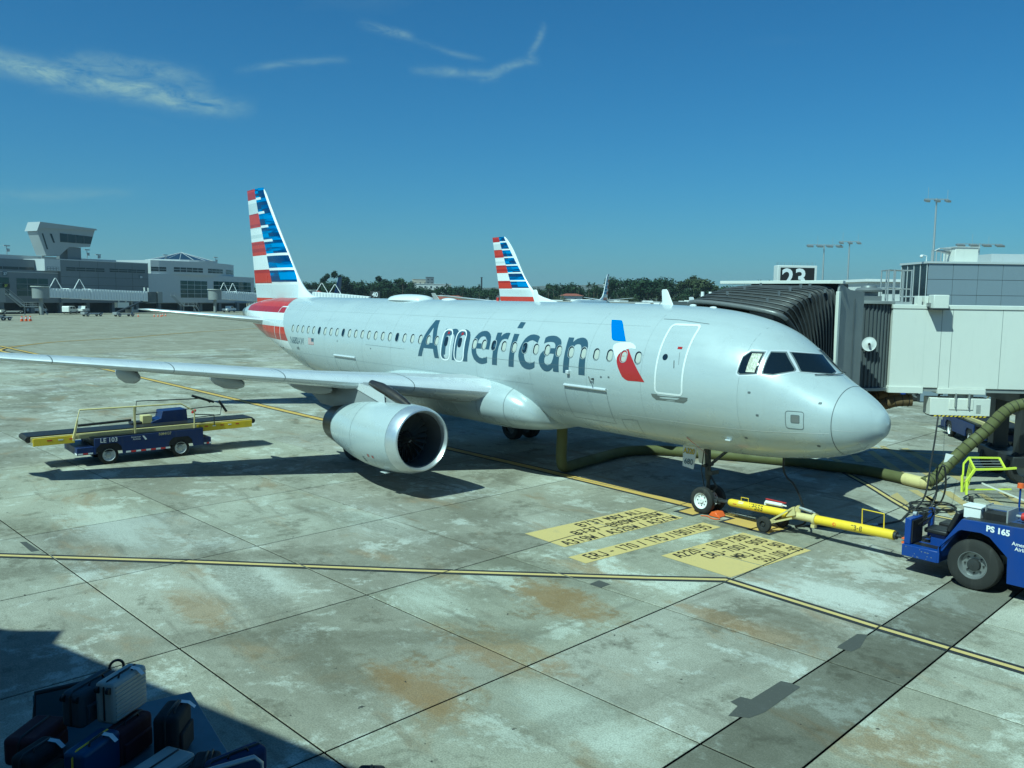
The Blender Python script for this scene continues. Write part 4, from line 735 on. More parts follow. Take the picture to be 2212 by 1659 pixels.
# --- engines
def engine(sd):
    cy = sd*5.74; cz = pchip([11, 12.5, 14, 16.2], [1.80, 1.73, 1.70, 1.71])
    prof = [(12.05, .80, 3), (11.8, .795, 3), (11.45, .785, 3), (11.2, .80, 1), (11.07, .83, 1), (11.0, .875, 1), (11.02, .915, 1), (11.10, .955, 1), (11.28, .995, 1), (11.45, 1.01, 0), (11.9, 1.04, 0), (12.4, 1.055, 0), (13.0, 1.045, 0), (13.5, 1.02, 0), (14.1, .955, 0), (14.7, .86, 0), (15.25, .755, 2), (15.7, .67, 2), (16.1, .60, 2), (16.1, .57, 2), (15.6, .58, 2), (15.0, .60, 3)]
    N_ = 56; mb = MB()
    for x, r, _ in prof: mb.v += [(x, cy+r*cos(2*pi*i/N_), cz(x)+r*(1.02 if sin(2*pi*i/N_) < 0 and 11.4 < x < 14.5 else 1)*sin(2*pi*i/N_)) for i in range(N_)]
    for j in range(len(prof)-1):
        for i in range(N_): mb.f.append((j*N_+i, j*N_+(i+1) % N_, (j+1)*N_+(i+1) % N_, (j+1)*N_+i)); mb.m.append(prof[j][2] if prof[j][2] != 3 or j < 3 else 3)
    e = mb.build('engine', ['silver_skin', 'bare_lip', 'nozzle_metal', 'inlet_grey'], plane, smooth=35, world=True)
    mb = MB(); mb.lathe([(0, .03), (-.05, .07), (-.25, .16), (-.42, .22), (-.45, .24)][::-1], (11.62, cy, 1.77), (-1, 0, 0), 20); mb.build('spinner', 'dark_metal', e, smooth=60, world=True); mb = MB(); mb.tube([(11.70+.12*i/8-.02, cy+(.05+.012*i)*cos(2.2+i*.28), 1.77+(.05+.012*i)*sin(2.2+i*.28)) for i in range(9)], .012, 5); mb.build('spinner_mark', 'white_mark', e, world=True)
    mb = MB(); mb.cyl((12.06, cy, 1.76), (12.2, cy, 1.76), .80, n=40); mb.build('fan_back', 'black_plastic', e, world=True)
    for i in range(22):
        a = 2*pi*i/22; mb = MB(); V = []
        for r, tw in ((.22, .25), (.5, .55), (.785, .85)):
            for s_ in (-1, 1):
                aa = a+s_*0.085*(.6+.4*sin(tw)); V.append((11.95-s_*0.10*cos(tw), cy+r*cos(aa), 1.765+r*sin(aa)))
        mb.add(V, [(0, 1, 3, 2), (2, 3, 5, 4)]); mb.build('fan_blade', 'grey_metal', e, smooth=60, world=True)
    mb = MB()
    for x, a0, a1 in ((11.46, 0, 2*pi), (13.5, 0, 2*pi), (15.2, 0, 2*pi)):
        r = {11.46: 1.013, 13.5: 1.023, 15.2: .768}[x]; V = []
        for i in range(49): a = a0+(a1-a0)*i/48; V += [(x-.006, cy+r*cos(a), cz(x)+r*1.01*sin(a)), (x+.006, cy+r*cos(a), cz(x)+r*1.01*sin(a))]
        mb.add(V, [(2*i, 2*i+1, 2*i+3, 2*i+2) for i in range(48)])
    mb.build('cowl_seam', 'seam', e, world=True)
    if sd == 1:
        mb = MB()
        for k_, (x, a, w, h) in enumerate(((12.95, -0.62, .10, .05), (12.95, -0.70, .10, .05), (12.95, -0.78, .10, .05), (12.3, -0.52, .10, .10), (12.55, -0.50, .10, .10))):
            r = 1.062; V = [(x+sx*w/2, cy+r*cos(a+sy*h/2/r), cz(x)+r*sin(a+sy*h/2/r)) for sx, sy in ((-1, -1), (1, -1), (1, 1), (-1, 1))]; mb.add(V, [(0, 1, 2, 3)], 0 if k_ < 3 else 1)
        mb.build('placard', ['seam', 'tail_red'], e, world=True)
        mb = MB(); mb.box((12.2, cy+.55, .72), (.30, .16, .015)); mb.build('drain_mast', 'slat_white', e, world=True)
    # pylon
    mb = MB(); P = [(11.7, 2.62, .10), (12.3, 2.80, .17), (13.0, 3.02, .20), (13.7, 3.16, .21), (14.6, 3.30, .22), (15.6, 3.22, .21), (17.0, 2.95, .18), (18.2, 2.80, .10)]; Q = [(11.8, 2.45), (12.3, 2.5), (13, 2.5), (13.7, 2.45), (14.6, 2.35), (15.6, 2.25), (17.0, 2.28), (18.2, 2.70)]; V = []
    for (x, zt, w), (_, zb) in zip(P, Q): V += [(x, cy-w*.55, zt), (x, cy+w*.55, zt), (x, cy+w, zt-.1), (x, cy+w*1.05, zb), (x, cy-w*1.05, zb), (x, cy-w, zt-.1)]
    mb.add(V, [(j*6+i, j*6+(i+1) % 6, (j+1)*6+(i+1) % 6, (j+1)*6+i) for j in range(7) for i in range(6)]+[tuple(range(6)), tuple(range(42, 48))]); mb.build('pylon', 'pylon_grey', e, smooth=50, world=True); mb = MB(); mb.tube([(11.55, cy, 2.66), (12.0, cy, 2.80), (12.6, cy, 2.97), (13.3, cy, 3.13), (13.9, cy, 3.22)], [.07, .14, .17, .17, .12], 14); mb.build('pylon_nose', 'nozzle_metal', e, smooth=60, world=True)
    mb = MB(); mb.prism([(12.7, 2.66), (12.75, 2.98), (13.6, 3.16), (14.9, 3.26), (14.95, 3.12), (13.7, 2.86)], lambda a, b, c: (a, cy+sd*(.235+c), b), (0, .012)); mb.build('pylon_panel', 'slat_white', e, world=True)
engine(1); engine(-1)
# --- landing gear
def wheel(parent, c, r, w, hub, name='wheel', rimmat='white_paint'):
    t = MB(); t.lathe([(-w/2, r*.60), (-w/2, r*.78), (-w*.46, r*.90), (-w*.32, r*.985), (0, r), (w*.32, r*.985), (w*.46, r*.90), (w/2, r*.78), (w/2, r*.60)], c, (0, 1, 0), 36); o = t.build(name, 'dark_rubber', parent, smooth=35, world=True)
    t = MB(); t.lathe([(-w*.47, r*.61), (-w*.42, r*.54), (-w*.25, r*.50), (-w*.22, r*.2), (-w*.4, r*.17), (-w*.4, .01)], c, (0, 1, 0), 28); t.lathe([(w*.47, r*.61), (w*.42, r*.54), (w*.25, r*.50), (w*.22, r*.2), (w*.4, r*.17), (w*.4, .01)], c, (0, 1, 0), 28)
    for i in range(8):
        a = 2*pi*i/8; t.cyl((c[0]+r*.36*cos(a), c[1]+w*.20, c[2]+r*.36*sin(a)), (c[0]+r*.36*cos(a), c[1]+w*.27, c[2]+r*.36*sin(a)), r*.05, n=8, m=1)
    t.build('rim', [rimmat, 'dark_metal'], o, smooth=35, world=True); return o
ng = MB(); ng.cyl((5.07, 0, .38), (5.10, 0, 1.0), .055, n=14); ng.cyl((5.10, 0, .95), (5.16, 0, 1.95), .085, n=14); ng.cyl((5.07, -.3, .38), (5.07, .3, .38), .05, n=10); ng.beam((5.13, 0, 1.3), (4.35, 0, 1.98), .10, .06); ng.tube([(5.0, 0, .5), (4.80, 0, .78), (5.02, 0, 1.05)], .03, 6); ng.cyl((5.12, -.2, 1.35), (5.12, .2, 1.35), .05, n=8); ng.tube([(5.2, .1, 1.8), (5.25, .13, 1.2), (5.15, .09, .7), (5.1, .14, .42)], .014, 6)
ng.tube([(5.0, .12, 1.75), (4.93, .17, 1.3), (5.0, .1, .95)], .014, 6); ng.box((4.93, 0, 1.18), (.12, .34, .12)); ng.build('nose_gear_strut', 'dark_metal', plane, smooth=40, world=True)
for y in (-.25, .25): wheel(plane, (5.07, y, .38), .38, .22, 0, 'nose_wheel')
for sd in (1, -1):
    mb = MB(); mb.prism([(5.28, 1.90), (5.78, 1.90), (5.72, 1.28), (5.34, 1.24)], lambda a, b, c: (a, sd*(.34+c+(b-1.6)*-.12), b), (-.012, .012)); d = mb.build('gear_door', 'white_paint', plane, world=True)
    if sd == 1:
        t = MB(); f = lambda u, v: (5.76-u, .356+(v-1.6)*-.12+.004, v)
        t.add([f(.03, 1.60), f(.46, 1.60), f(.44, 1.86), f(.03, 1.86)], [(0, 1, 2, 3)]); t.build('number_plate', 'white_paint', d, world=True)
        t = MB(); g_ = lambda u, v: Vector(f(u, v))+Vector((0, .006, 0)); t.text('A320', lambda a, b: g_(.03+a, 1.66+b), .205, 0, .05, 0, 'LEFT', .88); t.text('A320', lambda a, b: g_(.03+a, 1.66+b)+Vector((0, .004, 0)), .205, 2, .012, 0, 'LEFT', .88); t.build('number', ['black_mark', 'letter_slate', 'yellow_paint'], d, world=True); t = MB(); t.text('680', lambda a, b: g_(.09+a, 1.36+b), .22, 0, .01, 0, 'LEFT', .95); t.build('number', 'letter_slate', d, world=True)
    mb = MB(); y0 = sd*3.795; mb.cyl((17.71, y0, .58), (17.71, y0, 1.4), .10, n=14); mb.cyl((17.71, y0, 1.3), (17.6, y0, 3.0), .17, n=14); mb.cyl((17.71, y0-.6, .58), (17.71, y0+.6, .58), .09, n=10); mb.beam((17.68, y0, 1.7), (17.5, sd*2.3, 2.6), .14, .14); mb.tube([(17.85, y0, .7), (18.15, y0, 1.05), (17.85, y0, 1.4)], .05, 6); mb.build('main_gear_strut', 'grey_metal', plane, smooth=40, world=True)
    for dy in (-.46, .46): wheel(plane, (17.71, y0+dy, .585), .585, .42, 0, 'main_wheel', 'dark_metal')
    mb = MB(); mb.prism([(17.2, 1.2), (18.2, 1.25), (18.1, 2.9), (17.1, 2.9)], lambda a, b, c: (a, y0+sd*.36+c, b), (-.02, .02)); mb.build('gear_door', 'wing_under', plane, world=True)
# --- aerials on the crown and keel
def blade(x, h, c, sweep, y=0.0, up=1, name='blade_aerial'):
    mb = MB(); zt = fT(x) if up > 0 else fB(x); V = []
    for z, le, ch in ((0, 0, c), (h*.9, sweep*.9, c*.55), (h, sweep*1.1, c*.35)): V += [(x+le+s_*ch, y+sd*foil(s_, .12)*ch, zt+up*(z-.03)) for sd, l in ((1, (1, .7, .4, .15, .03, 0)), (-1, (.03, .15, .4, .7))) for s_ in l]
    n = 10; mb.add(V, [(j*n+i, j*n+(i+1) % n, (j+1)*n+(i+1) % n, (j+1)*n+i) for j in range(2) for i in range(n)]+[tuple(range(2*n, 3*n))]); mb.build(name, 'tail_white', plane, smooth=40, world=True)
blade(6.55, .48, .42, .26); blade(12.35, .44, .34, .22); blade(13.9, -.30, .28, .16, 0, -1); blade(28.4, .26, .5, .1, 0.0, -1)
mb = MB(); L = [(19.15+i*.2, sqrt(max(0, 1-((i*.2-1.35)/1.35)**2))) for i in range(14)] + [(21.85, 0.0)]; V = []
for x, q in L: V += [(x, (.15+.50*q)*cos(a), 5.80+(.02+.24*q**.6)*sin(a)) for a in [pi*i/16 for i in range(17)]]
mb.add(V, [(j*17+i, j*17+i+1, (j+1)*17+i+1, (j+1)*17+i) for j in range(len(L)-1) for i in range(16)]+[tuple(range(17)), tuple(range(len(V)-17, len(V)))]); mb.build('satellite_radome', 'tail_white', plane, smooth=50, world=True)
mb = MB(); mb.ball((17.75, 0, 5.84), (.42, .25, .09)); mb.build('aerial_dome', 'tail_white', plane, smooth=60, world=True)
mb = MB(); mb.ball((5.85, 0, 5.84), (.12, .06, .035)); mb.build('aerial_pad', 'tail_white', plane, smooth=60, world=True); mb = MB(); mb.ball((5.15, 0, 5.79), (.12, .06, .035)); mb.build('aerial_pad', 'tail_white', plane, smooth=60, world=True)
mb = MB(); mb.cyl((14.7, 0, 5.85), (14.7, 0, 5.98), .06, .05, 10); mb.build('beacon', 'red_paint', plane, smooth=40, world=True)
mb = MB(); q = skin(27.0, 2.35, 0); mb.box((27.1, 0.4, 2.0), (.5, .25, .3)); mb.build('tail_skid_outlet', 'grey_metal', plane, bevel=.03, world=True)
# ================================================================ near jet bridge
paint('bridge_white', (0.70, 0.70, 0.64), 0.45, 0.10); paint('bridge_grey', (0.27, 0.28, 0.275), 0.5, 0.2); paint('slat_dark', (0.10, 0.11, 0.115), 0.5, 0.25, 0.2); paint('canopy_rubber', (0.022, 0.023, 0.024), 0.65, 0.5, grime=(0.10, 0.10, 0.095)); paint('canopy_rib', (0.085, 0.088, 0.09), 0.45, 0.3, 0.3); paint('hose_olive', (0.105, 0.108, 0.034), 0.75, 0.6, grime=(0.05, 0.05, 0.03)); paint('hose_brown', (0.13, 0.085, 0.035), 0.8, 0.4); paint('olive_box', (0.10, 0.105, 0.07), 0.5, 0.3); paint('vent_grey', (0.22, 0.23, 0.23), 0.5, 0.3, 0.4); paint('foil', (0.20, 0.20, 0.195), 0.45, 0.8, 0.4, scale=14)
BO = Vector((4.0, -8.12, 0)); bridge = thing('jet_bridge', 'white jet bridge with dark pleated canopy reaching the airliner behind its nose', 'jet bridge', BO, atan2(-.692, -.722))
BT, BN = Vector((-.722, -.692, 0)), Vector((.692, -.722, 0))
def bl(p):   # world -> bridge frame
    q = Vector(p)-BO; return Vector((q.dot(BT), q.dot(BN), p[2]))
tun = MB(); tun.span((0, 0, 3.2), (16, 2.9, 5.86)); t_ = tun.build('tunnel', 'bridge_white', bridge, bevel=.02)
m = MB(); m.span((-.03, -.03, 5.80), (16.03, 2.93, 5.93)); m.build('roof_edge', 'bridge_white', t_, bevel=.01)
m = MB(); m.span((0.85, .04, 3.08), (16, 2.86, 3.2)); m.build('floor_beam', 'bridge_grey', t_)
m = MB(); m.span((-.04, -.05, 3.02), (1.05, .6, 3.22)); m.span((-.02, -.006, 3.22), (1.02, 0, 5.80)); m.build('end_flashing', 'bridge_white', t_, bevel=.008)
for s_ in (1.52, 1.86, 3.4, 4.9, 6.4):
    m = MB(); m.span((s_, -.004, 3.22), (s_+.014, 0, 5.8)); m.build('panel_seam', 'bridge_grey', t_)
m = MB(); m.span((1.08, -.42, 5.82), (1.56, .06, 6.26)); c_ = m.build('roof_unit', 'bridge_white', bridge, bevel=.02); m = MB(); m.span((1.06, -.44, 5.77), (1.58, .02, 5.82)); m.build('unit_base', 'dark_metal', c_); m = MB(); m.span((1.0, -.2, 5.88), (1.08, .0, 6.0)); m.build('bracket', 'grey_metal', c_)
m = MB(); m.span((0.72, -.02, 5.93), (0.86, .3, 6.22)); m.span((0.94, -.02, 5.93), (1.06, .3, 6.22)); m.build('junction_box', 'bridge_white', bridge, bevel=.01)
cage = MB()
for s_ in (-.15, .02, .30, .58):
    for d_ in (.25, 1.0): cage.cyl((s_, d_, 5.9), (s_, d_, 7.08), .024, n=6)
for z in (6.45, 7.06):
    cage.tube([(-.15, .25, z), (.58, .25, z), (.58, 1.0, z), (-.15, 1.0, z)], .022, 6, closed=True)
cage.beam((-.18, .25, 5.97), (.62, .25, 5.97), .06, .1); cage.build('ladder_cage', 'galvanised', bridge, smooth=50)
# rotunda with vertical slat curtain
m = MB(); n = 264; V = []
for i in range(n):
    a = 2*pi*i/n; r = 1.40+(0.03 if i % 4 < 2 else -.02); V += [(-.9+r*cos(a), 1.36+r*sin(a), 3.17), (-.9+r*cos(a), 1.36+r*sin(a), 5.94)]
m.add(V, [(2*i, 2*((i+1) % n), 2*((i+1) % n)+1, 2*i+1) for i in range(n)]); rot = m.build('slat_curtain', 'slat_dark', bridge)
[MB().cyl((-.9, 1.36, z_), (-.9, 1.36, z_+.1), 1.52, n=48).build('curtain_rim', 'bridge_grey', rot, bevel=.01) for z_ in (5.94, 3.06)]
m = MB(); m.span((-1.02, .15, 6.02), (-.36, .80, 6.20)); m.lathe([(6.20, .30), (6.34, .30), (6.34, .42), (6.40, .43), (6.47, .36), (6.48, .26), (6.54, .24), (6.56, .02)], (-.69, .48, 0), (0, 0, 1), 24); m.build('roof_vent', 'vent_grey', bridge, smooth=40)
mir = MB(); mir.lathe([(0, .01), (.02, .12), (.05, .215), (.04, .235)], (-.80, -.30, 4.63), (0, 1, 0), 28); mi = mir.build('convex_mirror', 'white_paint', bridge, smooth=60); m = MB(); m.tube([(-1.05, .0, 4.45), (-1.03, -.2, 4.62), (-.80, -.26, 4.63)], .015, 6); m.cyl((-.83, -.36, 4.63), (-.80, -.28, 4.63), .04, n=8); m.build('mirror_arm', 'black_plastic', mi)
# cab at the aircraft door (kept in world axes, then turned into the bridge frame)
def cabpart(mb, name, mat, parent=bridge, **k): mb.v = [tuple(bl(v)) for v in mb.v]; return mb.build(name, mat, parent, **k)
m = MB(); m.span((3.80, -5.75, 3.2), (3.86, -4.22, 6.2)); m.span((3.86, -5.75, 3.2), (6.9, -5.7, 6.2)); m.span((6.9, -5.75, 3.2), (6.95, -4.22, 6.2)); m.span((3.8, -5.75, 3.05), (6.95, -4.2, 3.2)); cab = cabpart(m, 'cab', 'bridge_grey')
m = MB(); m.span((3.74, -4.26, 3.15), (3.84, -4.14, 6.3)); cabpart(m, 'cab_post', 'bridge_white', cab, bevel=.01); m = MB(); m.span((3.785, -5.2, 3.25), (3.80, -5.18, 6.1)); cabpart(m, 'panel_seam', 'slat_dark', cab)
m = MB(); m.prism([(3.95, -4.85), (3.72, -4.3), (4.0, -4.05), (7.95, -4.05), (7.95, -4.85)], lambda a, b, c: (a, b, c), (6.53, 6.63)); cabpart(m, 'cab_roof', 'bridge_white', cab, bevel=.01)
m = MB(); m.prism([(3.85, -4.85), (3.80, -4.4), (4.3, -4.3), (6.9, -4.3), (6.9, -4.85)], lambda a, b, c: (a, b, c), (6.2, 6.53)); cabpart(m, 'roof_fascia', 'canopy_rubber', cab); m = MB(); m.prism([(-4.22, 6.2), (-5.75, 6.2), (-5.75, 6.3), (-4.9, 6.36), (-4.3, 6.55)], lambda a, b, c: (c, a, b), (3.80, 3.86)); cabpart(m, 'cab_gable', 'bridge_grey', cab)
# pleated canopy
FA = [(3.45, -1.86, 3.35), (3.42, -1.78, 4.3), (3.42, -1.52, 4.95), (3.46, -1.05, 5.42), (3.62, -.62, 5.66), (5.0, -.55, 5.86), (6.3, -.62, 5.93), (6.75, -1.0, 5.72), (6.95, -1.65, 4.95), (7.0, -2.0, 4.2), (7.0, -2.05, 3.35)]
RA = [(3.88, -4.2, 3.35), (3.88, -4.2, 4.3), (3.88, -4.2, 5.2), (3.90, -4.2, 5.9), (4.08, -4.2, 6.40), (5.2, -4.2, 6.44), (6.5, -4.2, 6.44), (6.85, -4.2, 6.2), (6.9, -4.2, 5.2), (6.9, -4.2, 4.3), (6.9, -4.2, 3.35)]
def arch(t, sh=0.0):
    t2 = t; P = []
    for a, b in zip(FA, RA):
        p = Vector(a).lerp(Vector(b), t2); p.z += 0.16*sin(pi*t)*(1 if a[2] > 5.0 else 0); p.z -= 0.03*sin(pi*t) if a[2] <= 5 else 0
        c = Vector((5.2, p.y, 4.2)); P.append(p+(c-p)*sh)
    return [bl(q) for q in smooth_path(P, 4)]
NP = 13; can = MB(); A_ = []
for i in range(NP):
    A_.append(arch(i/(NP-1)))
    if i < NP-1: A_.append(arch((i+.5)/(NP-1), 0.075))
n = len(A_[0]); can.add([p for a in A_ for p in a], [(j*n+i, j*n+i+1, (j+1)*n+i+1, (j+1)*n+i) for j in range(len(A_)-1) for i in range(n-1)]); canopy = can.build('canopy', 'canopy_rubber', bridge, smooth=30)
for i in range(NP):
    m = MB(); m.tube(arch(i/(NP-1), -0.006), .026, 6); m.build('canopy_rib', 'canopy_rib', canopy, smooth=60)
m = MB(); fp = arch(0.0, -0.01); m.tube(fp[13:31], .06, 10); m.build('canopy_bumper', 'foil', canopy, smooth=50); m = MB(); m.tube(fp[:14], .07, 8); m.build('canopy_bumper', 'canopy_rubber', canopy, smooth=50)
for i, t in ((18, .2), (18, .38), (18, .56), (18, .74), (18, .9), (22, .25), (22, .5), (22, .75), (15, .5), (15, .8)):
    p = arch(t, -.02)[i]; m = MB(); m.box(p, (.06, .10, .12)); m.build('canopy_bracket', 'grey_metal', canopy)
# hung power unit and its plate
m = MB(); m.span((1.52, -.05, 3.02), (3.02, .5, 3.20)); pl = m.build('hanger_plate', 'bridge_white', bridge, bevel=.01)
m = MB(); m.span((1.92, .08, 2.85), (2.70, .14, 3.05)); m.span((2.08, -.1, 2.6), (2.11, .14, 3.05)); m.span((2.50, -.1, 2.6), (2.53, .14, 3.05)); m.build('hanger_bracket', 'bridge_grey', pl)
m = MB(); m.span((1.33, 0, 2.30), (3.22, .62, 2.88)); pu = m.build('power_unit', 'bridge_white', bridge, bevel=.015); m = MB(); m.span((1.92, -.02, 2.50), (2.68, 0, 2.86)); m.build('unit_plate', 'cream_paint', pu, bevel=.01)
m = MB(); [m.span((2.78, -.008, 2.40+i*.036), (2.92, 0, 2.415+i*.036)) for i in range(8)]; m.build('vent_louvre', 'bridge_grey', pu)
m = MB()
for i in range(13): m.prism([(1.45+i*.13, 2.26), (1.515+i*.13, 2.26), (1.56+i*.13, 2.30), (1.495+i*.13, 2.30)], lambda a, b, c: (a, c, b), (-.008, 0), 0)
m.span((1.4, 0, 2.255), (3.2, .6, 2.30), 1); m.build('hazard_edge', ['yellow_paint', 'black_mark'], pu)
# lift column and bogie at the right edge
m = MB(); m.span((4.35, .3, .9), (4.85, .75, 3.1)); m.span((4.2, .2, 2.7), (5.2, 2.7, 3.08)); m.build('lift_column', 'dark_metal', bridge, bevel=.02)
m = MB(); m.span((4.35, 2.2, .9), (4.85, 2.65, 3.1)); m.span((4.1, .1, .62), (5.1, 2.8, .95)); m.build('bogie_frame', 'dark_metal', bridge, bevel=.02)
for d_ in (.45, 2.4):
    w_ = MB(); w_.lathe([(-.17, .30), (-.17, .5), (-.1, .56), (.1, .56), (.17, .5), (.17, .30)], (4.6, d_, .56), (0, 1, 0), 28); o = w_.build('bogie_wheel', 'dark_rubber', bridge, smooth=35); w_ = MB(); w_.lathe([(-.12, .3), (-.1, .1), (-.14, .02)], (4.6, d_, .56), (0, 1, 0), 20); w_.build('rim', 'grey_metal', o, smooth=35)
m = MB(); m.span((4.30, -1.9, .25), (5.0, -1.3, 1.75)); cb = m.build('control_cabinet', 'olive_box', bridge, bevel=.02); m = MB(); m.span((4.45, -1.915, .9), (4.6, -1.9, 1.25)); m.span((4.29, -1.7, 1.0), (4.30, -1.5, 1.2)); m.build('cabinet_plate', 'white_paint', cb); m = MB(); m.beam((4.6, -1.6, 1.7), (4.6, .5, 2.9), .2, .2); m.build('cabinet_arm', 'dark_metal', cb)
m = MB(); m.span((16, -2, 3.0), (20, 5, 6.4)); m.build('terminal_link', 'bridge_white', bridge); m = MB(); m.cyl((18, 1.5, 0), (18, 1.5, 3), .5, n=20); m.build('link_column', 'bridge_grey', bridge)
# --- conditioned-air hose
hose = thing('air_hose', 'thick olive air hose lying across the apron from under the bridge to the belly', 'hose', (2.5, -8.3, 0))
p1 = smooth_path([(11.33, -.17, 2.0), (11.33, -.16, 1.2), (11.33, -.15, .5), (11.36, -.35, .22), (11.6, -1.26, .2), (12.05, -3.2, .2), (12.2, -4.4, .2), (11.6, -5.6, .2), (10.0, -6.6, .2), (8, -7.6, .2), (6.1, -8.15, .2), (4.6, -8.45, .2), (3.0, -8.2, .2)], 6)
m = MB(); m.tube(p1, .185, 14); m.build('flat_hose', 'hose_olive', hose, smooth=60, world=True)
p0 = smooth_path([(3.35, -8.24, .2), (2.75, -8.08, .2), (2.45, -8.05, .25)], 4); m = MB(); m.tube(p0, .20, 14); m.build('hose_cuff', 'cream_yellow', hose, smooth=60, world=True)
p2 = smooth_path([(2.62, -7.95, .22), (2.42, -8.35, .38), (2.30, -8.87, .75), (1.9, -9.3, 1.38), (1.49, -9.7, 1.95), (1.12, -10.05, 2.55), (.75, -10.4, 2.80), (.1, -10.9, 2.85), (-.8, -11.6, 2.8)], 10)
m = MB(); m.tube([p+Vector((0, 0, 0)) for p in p2], [.185+.006*sin(i*1.9) for i in range(len(p2))], 16); rh = m.build('ribbed_hose', 'hose_olive', hose, smooth=60, world=True)
for i in range(3, len(p2)-1, 3):
    d = (p2[i+1]-p2[i-1]).normalized(); m = MB(); u, w, _ = basis(d); m.tube([p2[i]+(u*cos(a)+w*sin(a))*.19 for a in [2*pi*j/20 for j in range(20)]], .011, 5, closed=True); m.build('hose_rib', 'black_plastic', rh, world=True)
m = MB(); pb = smooth_path([bl_ for bl_ in [(3.6, -8.9, 2.75), (4.0, -8.6, 2.7), (4.6, -8.5, 2.5), (5.0, -8.9, 2.75), (4.4, -9.6, 2.95)]], 8); m.tube(pb, .2, 12); o = m.build('brown_hose', 'hose_brown', hose, smooth=60, world=True)
for i in range(2, len(pb)-1, 3):
    d = (pb[i+1]-pb[i-1]).normalized(); m = MB(); u, w, _ = basis(d); m.tube([pb[i]+(u*cos(a)+w*sin(a))*.203 for a in [2*pi*j/18 for j in range(18)]], .012, 5, closed=True); m.build('hose_rib', 'black_plastic', o, world=True)
# --- ground power cables
cab_ = thing('power_cable', 'black power cable hanging from the bridge into a coil behind the tug', 'cable', (1.2, -5, 0))
m = MB(); m.tube(smooth_path([(2.72, -8.95, 2.3), (2.5, -8.3, 1.6), (2.1, -7.2, 1.05), (1.6, -5.9, .55), (1.42, -5.2, .25), (1.5, -4.9, .07), (1.75, -5.3, .05), (1.9, -5.6, .06), (1.5, -5.75, .05), (1.0, -5.3, .06), (1.05, -4.7, .05), (1.4, -4.5, .06), (1.3, -3.9, .04), (1.2, -3.4, .03), (1.35, -2.6, .03), (1.6, -1.9, .03), (1.95, -1.4, .03), (2.4, -.9, .04), (2.6, -.5, .05), (2.1, -.15, .35), (2.2, -.05, .9), (2.4, 0, 1.28), (2.6, 0, 1.42), (2.72, 0, 1.62), (2.74, 0, 1.98)], 7), .026, 8); m.build('cable', 'black_plastic', cab_, smooth=60, world=True)
m = MB(); m.cyl((1.50, -2.2, .032), (1.38, -2.5, .032), .04, n=10); m.build('cable_sleeve', 'galvanised', cab_, world=True)
cb2 = thing('power_cable', 'black cable looped over a white hook beside the olive hose', 'cable', (1.0, -5.6, 0))
m = MB(); m.tube(smooth_path([(1.05, -4.75, .06), (1.0, -5.1, .5), (1.02, -5.15, 1.0), (.97, -5.2, 1.28), (.90, -5.2, 1.40), (.84, -5.22, 1.28), (.79, -5.2, .8), (.9, -5.2, .35), (1.2, -5.1, .1), (1.6, -5.2, .05), (1.95, -5.7, .06), (1.4, -6.5, .05), (.9, -6.2, .05), (.8, -5.6, .05), (1.2, -5.3, .09), (1.7, -5.1, .06), (1.4, -4.6, .1), (1.1, -5.0, .11), (.7, -5.7, .1), (1.0, -6.1, .1), (1.5, -5.6, .1)], 7), .026, 8); m.build('cable', 'black_plastic', cb2, smooth=60, world=True)
m = MB(); m.tube([(.92, -5.2, 1.4), (1.2, -5.9, 1.7), (2.4, -8.7, 2.4)], .006, 5); m.build('hanger_wire', 'dark_metal', cb2, world=True); m = MB(); m.prism([(0, 0), (.05, .26), (.32, .22), (.2, .12), (.1, .02)], lambda a, b, c: (.98-a*.6, -5.45-a*.5, 1.46+b+c*0), (0, 0)); m.v = [(x, y+(.02 if i >= len(m.v)//2 else 0), z) for i, (x, y, z) in enumerate(m.v)]; m.build('cable_hook', 'white_paint', cb2, world=True)
# ================================================================ ground equipment
def tyre(parent, c, r, w, out=1, axis=(0, 1, 0), rim='grey_metal', rr=.55, name='wheel'):
    """road wheel: tyre with rounded shoulders and tread grooves, dished rim, hub and nuts; out = side that faces outwards"""
    ax = Vector(axis)*out; t = MB(); prof = [(-w/2, r*rr), (-w/2, r*.72), (-w*.49, r*.86), (-w*.42, r*.95), (-w*.30, r*.99), (-w*.16, r), (-w*.15, r*.975), (-w*.12, r*.975), (-w*.11, r), (w*.11, r), (w*.12, r*.975), (w*.15, r*.975), (w*.16, r), (w*.30, r*.99), (w*.42, r*.95), (w*.49, r*.86), (w*.5, r*.72), (w/2, r*rr)]
    t.lathe(prof, c, ax, 40); o = t.build(name, 'dark_rubber', parent, smooth=28, world=True)
    t = MB(); t.lathe([(w*.48, r*rr*1.02), (w*.49, r*rr*.96), (w*.42, r*rr*.92), (w*.12, r*rr*.84), (w*.08, r*rr*.5), (w*.10, r*rr*.44)], c, ax, 32); t.lathe([(-w*.48, r*rr*1.02), (-w*.40, r*rr*.9), (-w*.3, .01)], c, ax, 24); t.build('rim', rim, o, smooth=30, world=True)
    t = MB(); t.lathe([(w*.08, r*rr*.46), (w*.36, r*rr*.42), (w*.38, r*rr*.3), (w*.40, .005)], c, ax, 24); u, v_, d = basis(ax)
    for i in range(8): q = Vector(c)+(u*cos(2*pi*i/8)+v_*sin(2*pi*i/8))*r*rr*.63; t.cyl(q+d*w*.08, q+d*w*.20, r*.035, n=6)
    t.build('hub', 'dark_metal' if rim != 'white_paint' else 'galvanised', o, smooth=30, world=True); return o
def side_text(mb, txt, f, size, m=0, bold=.02, wide=1.0): mb.text(txt, f, size, m, bold, 0, 'LEFT', wide)
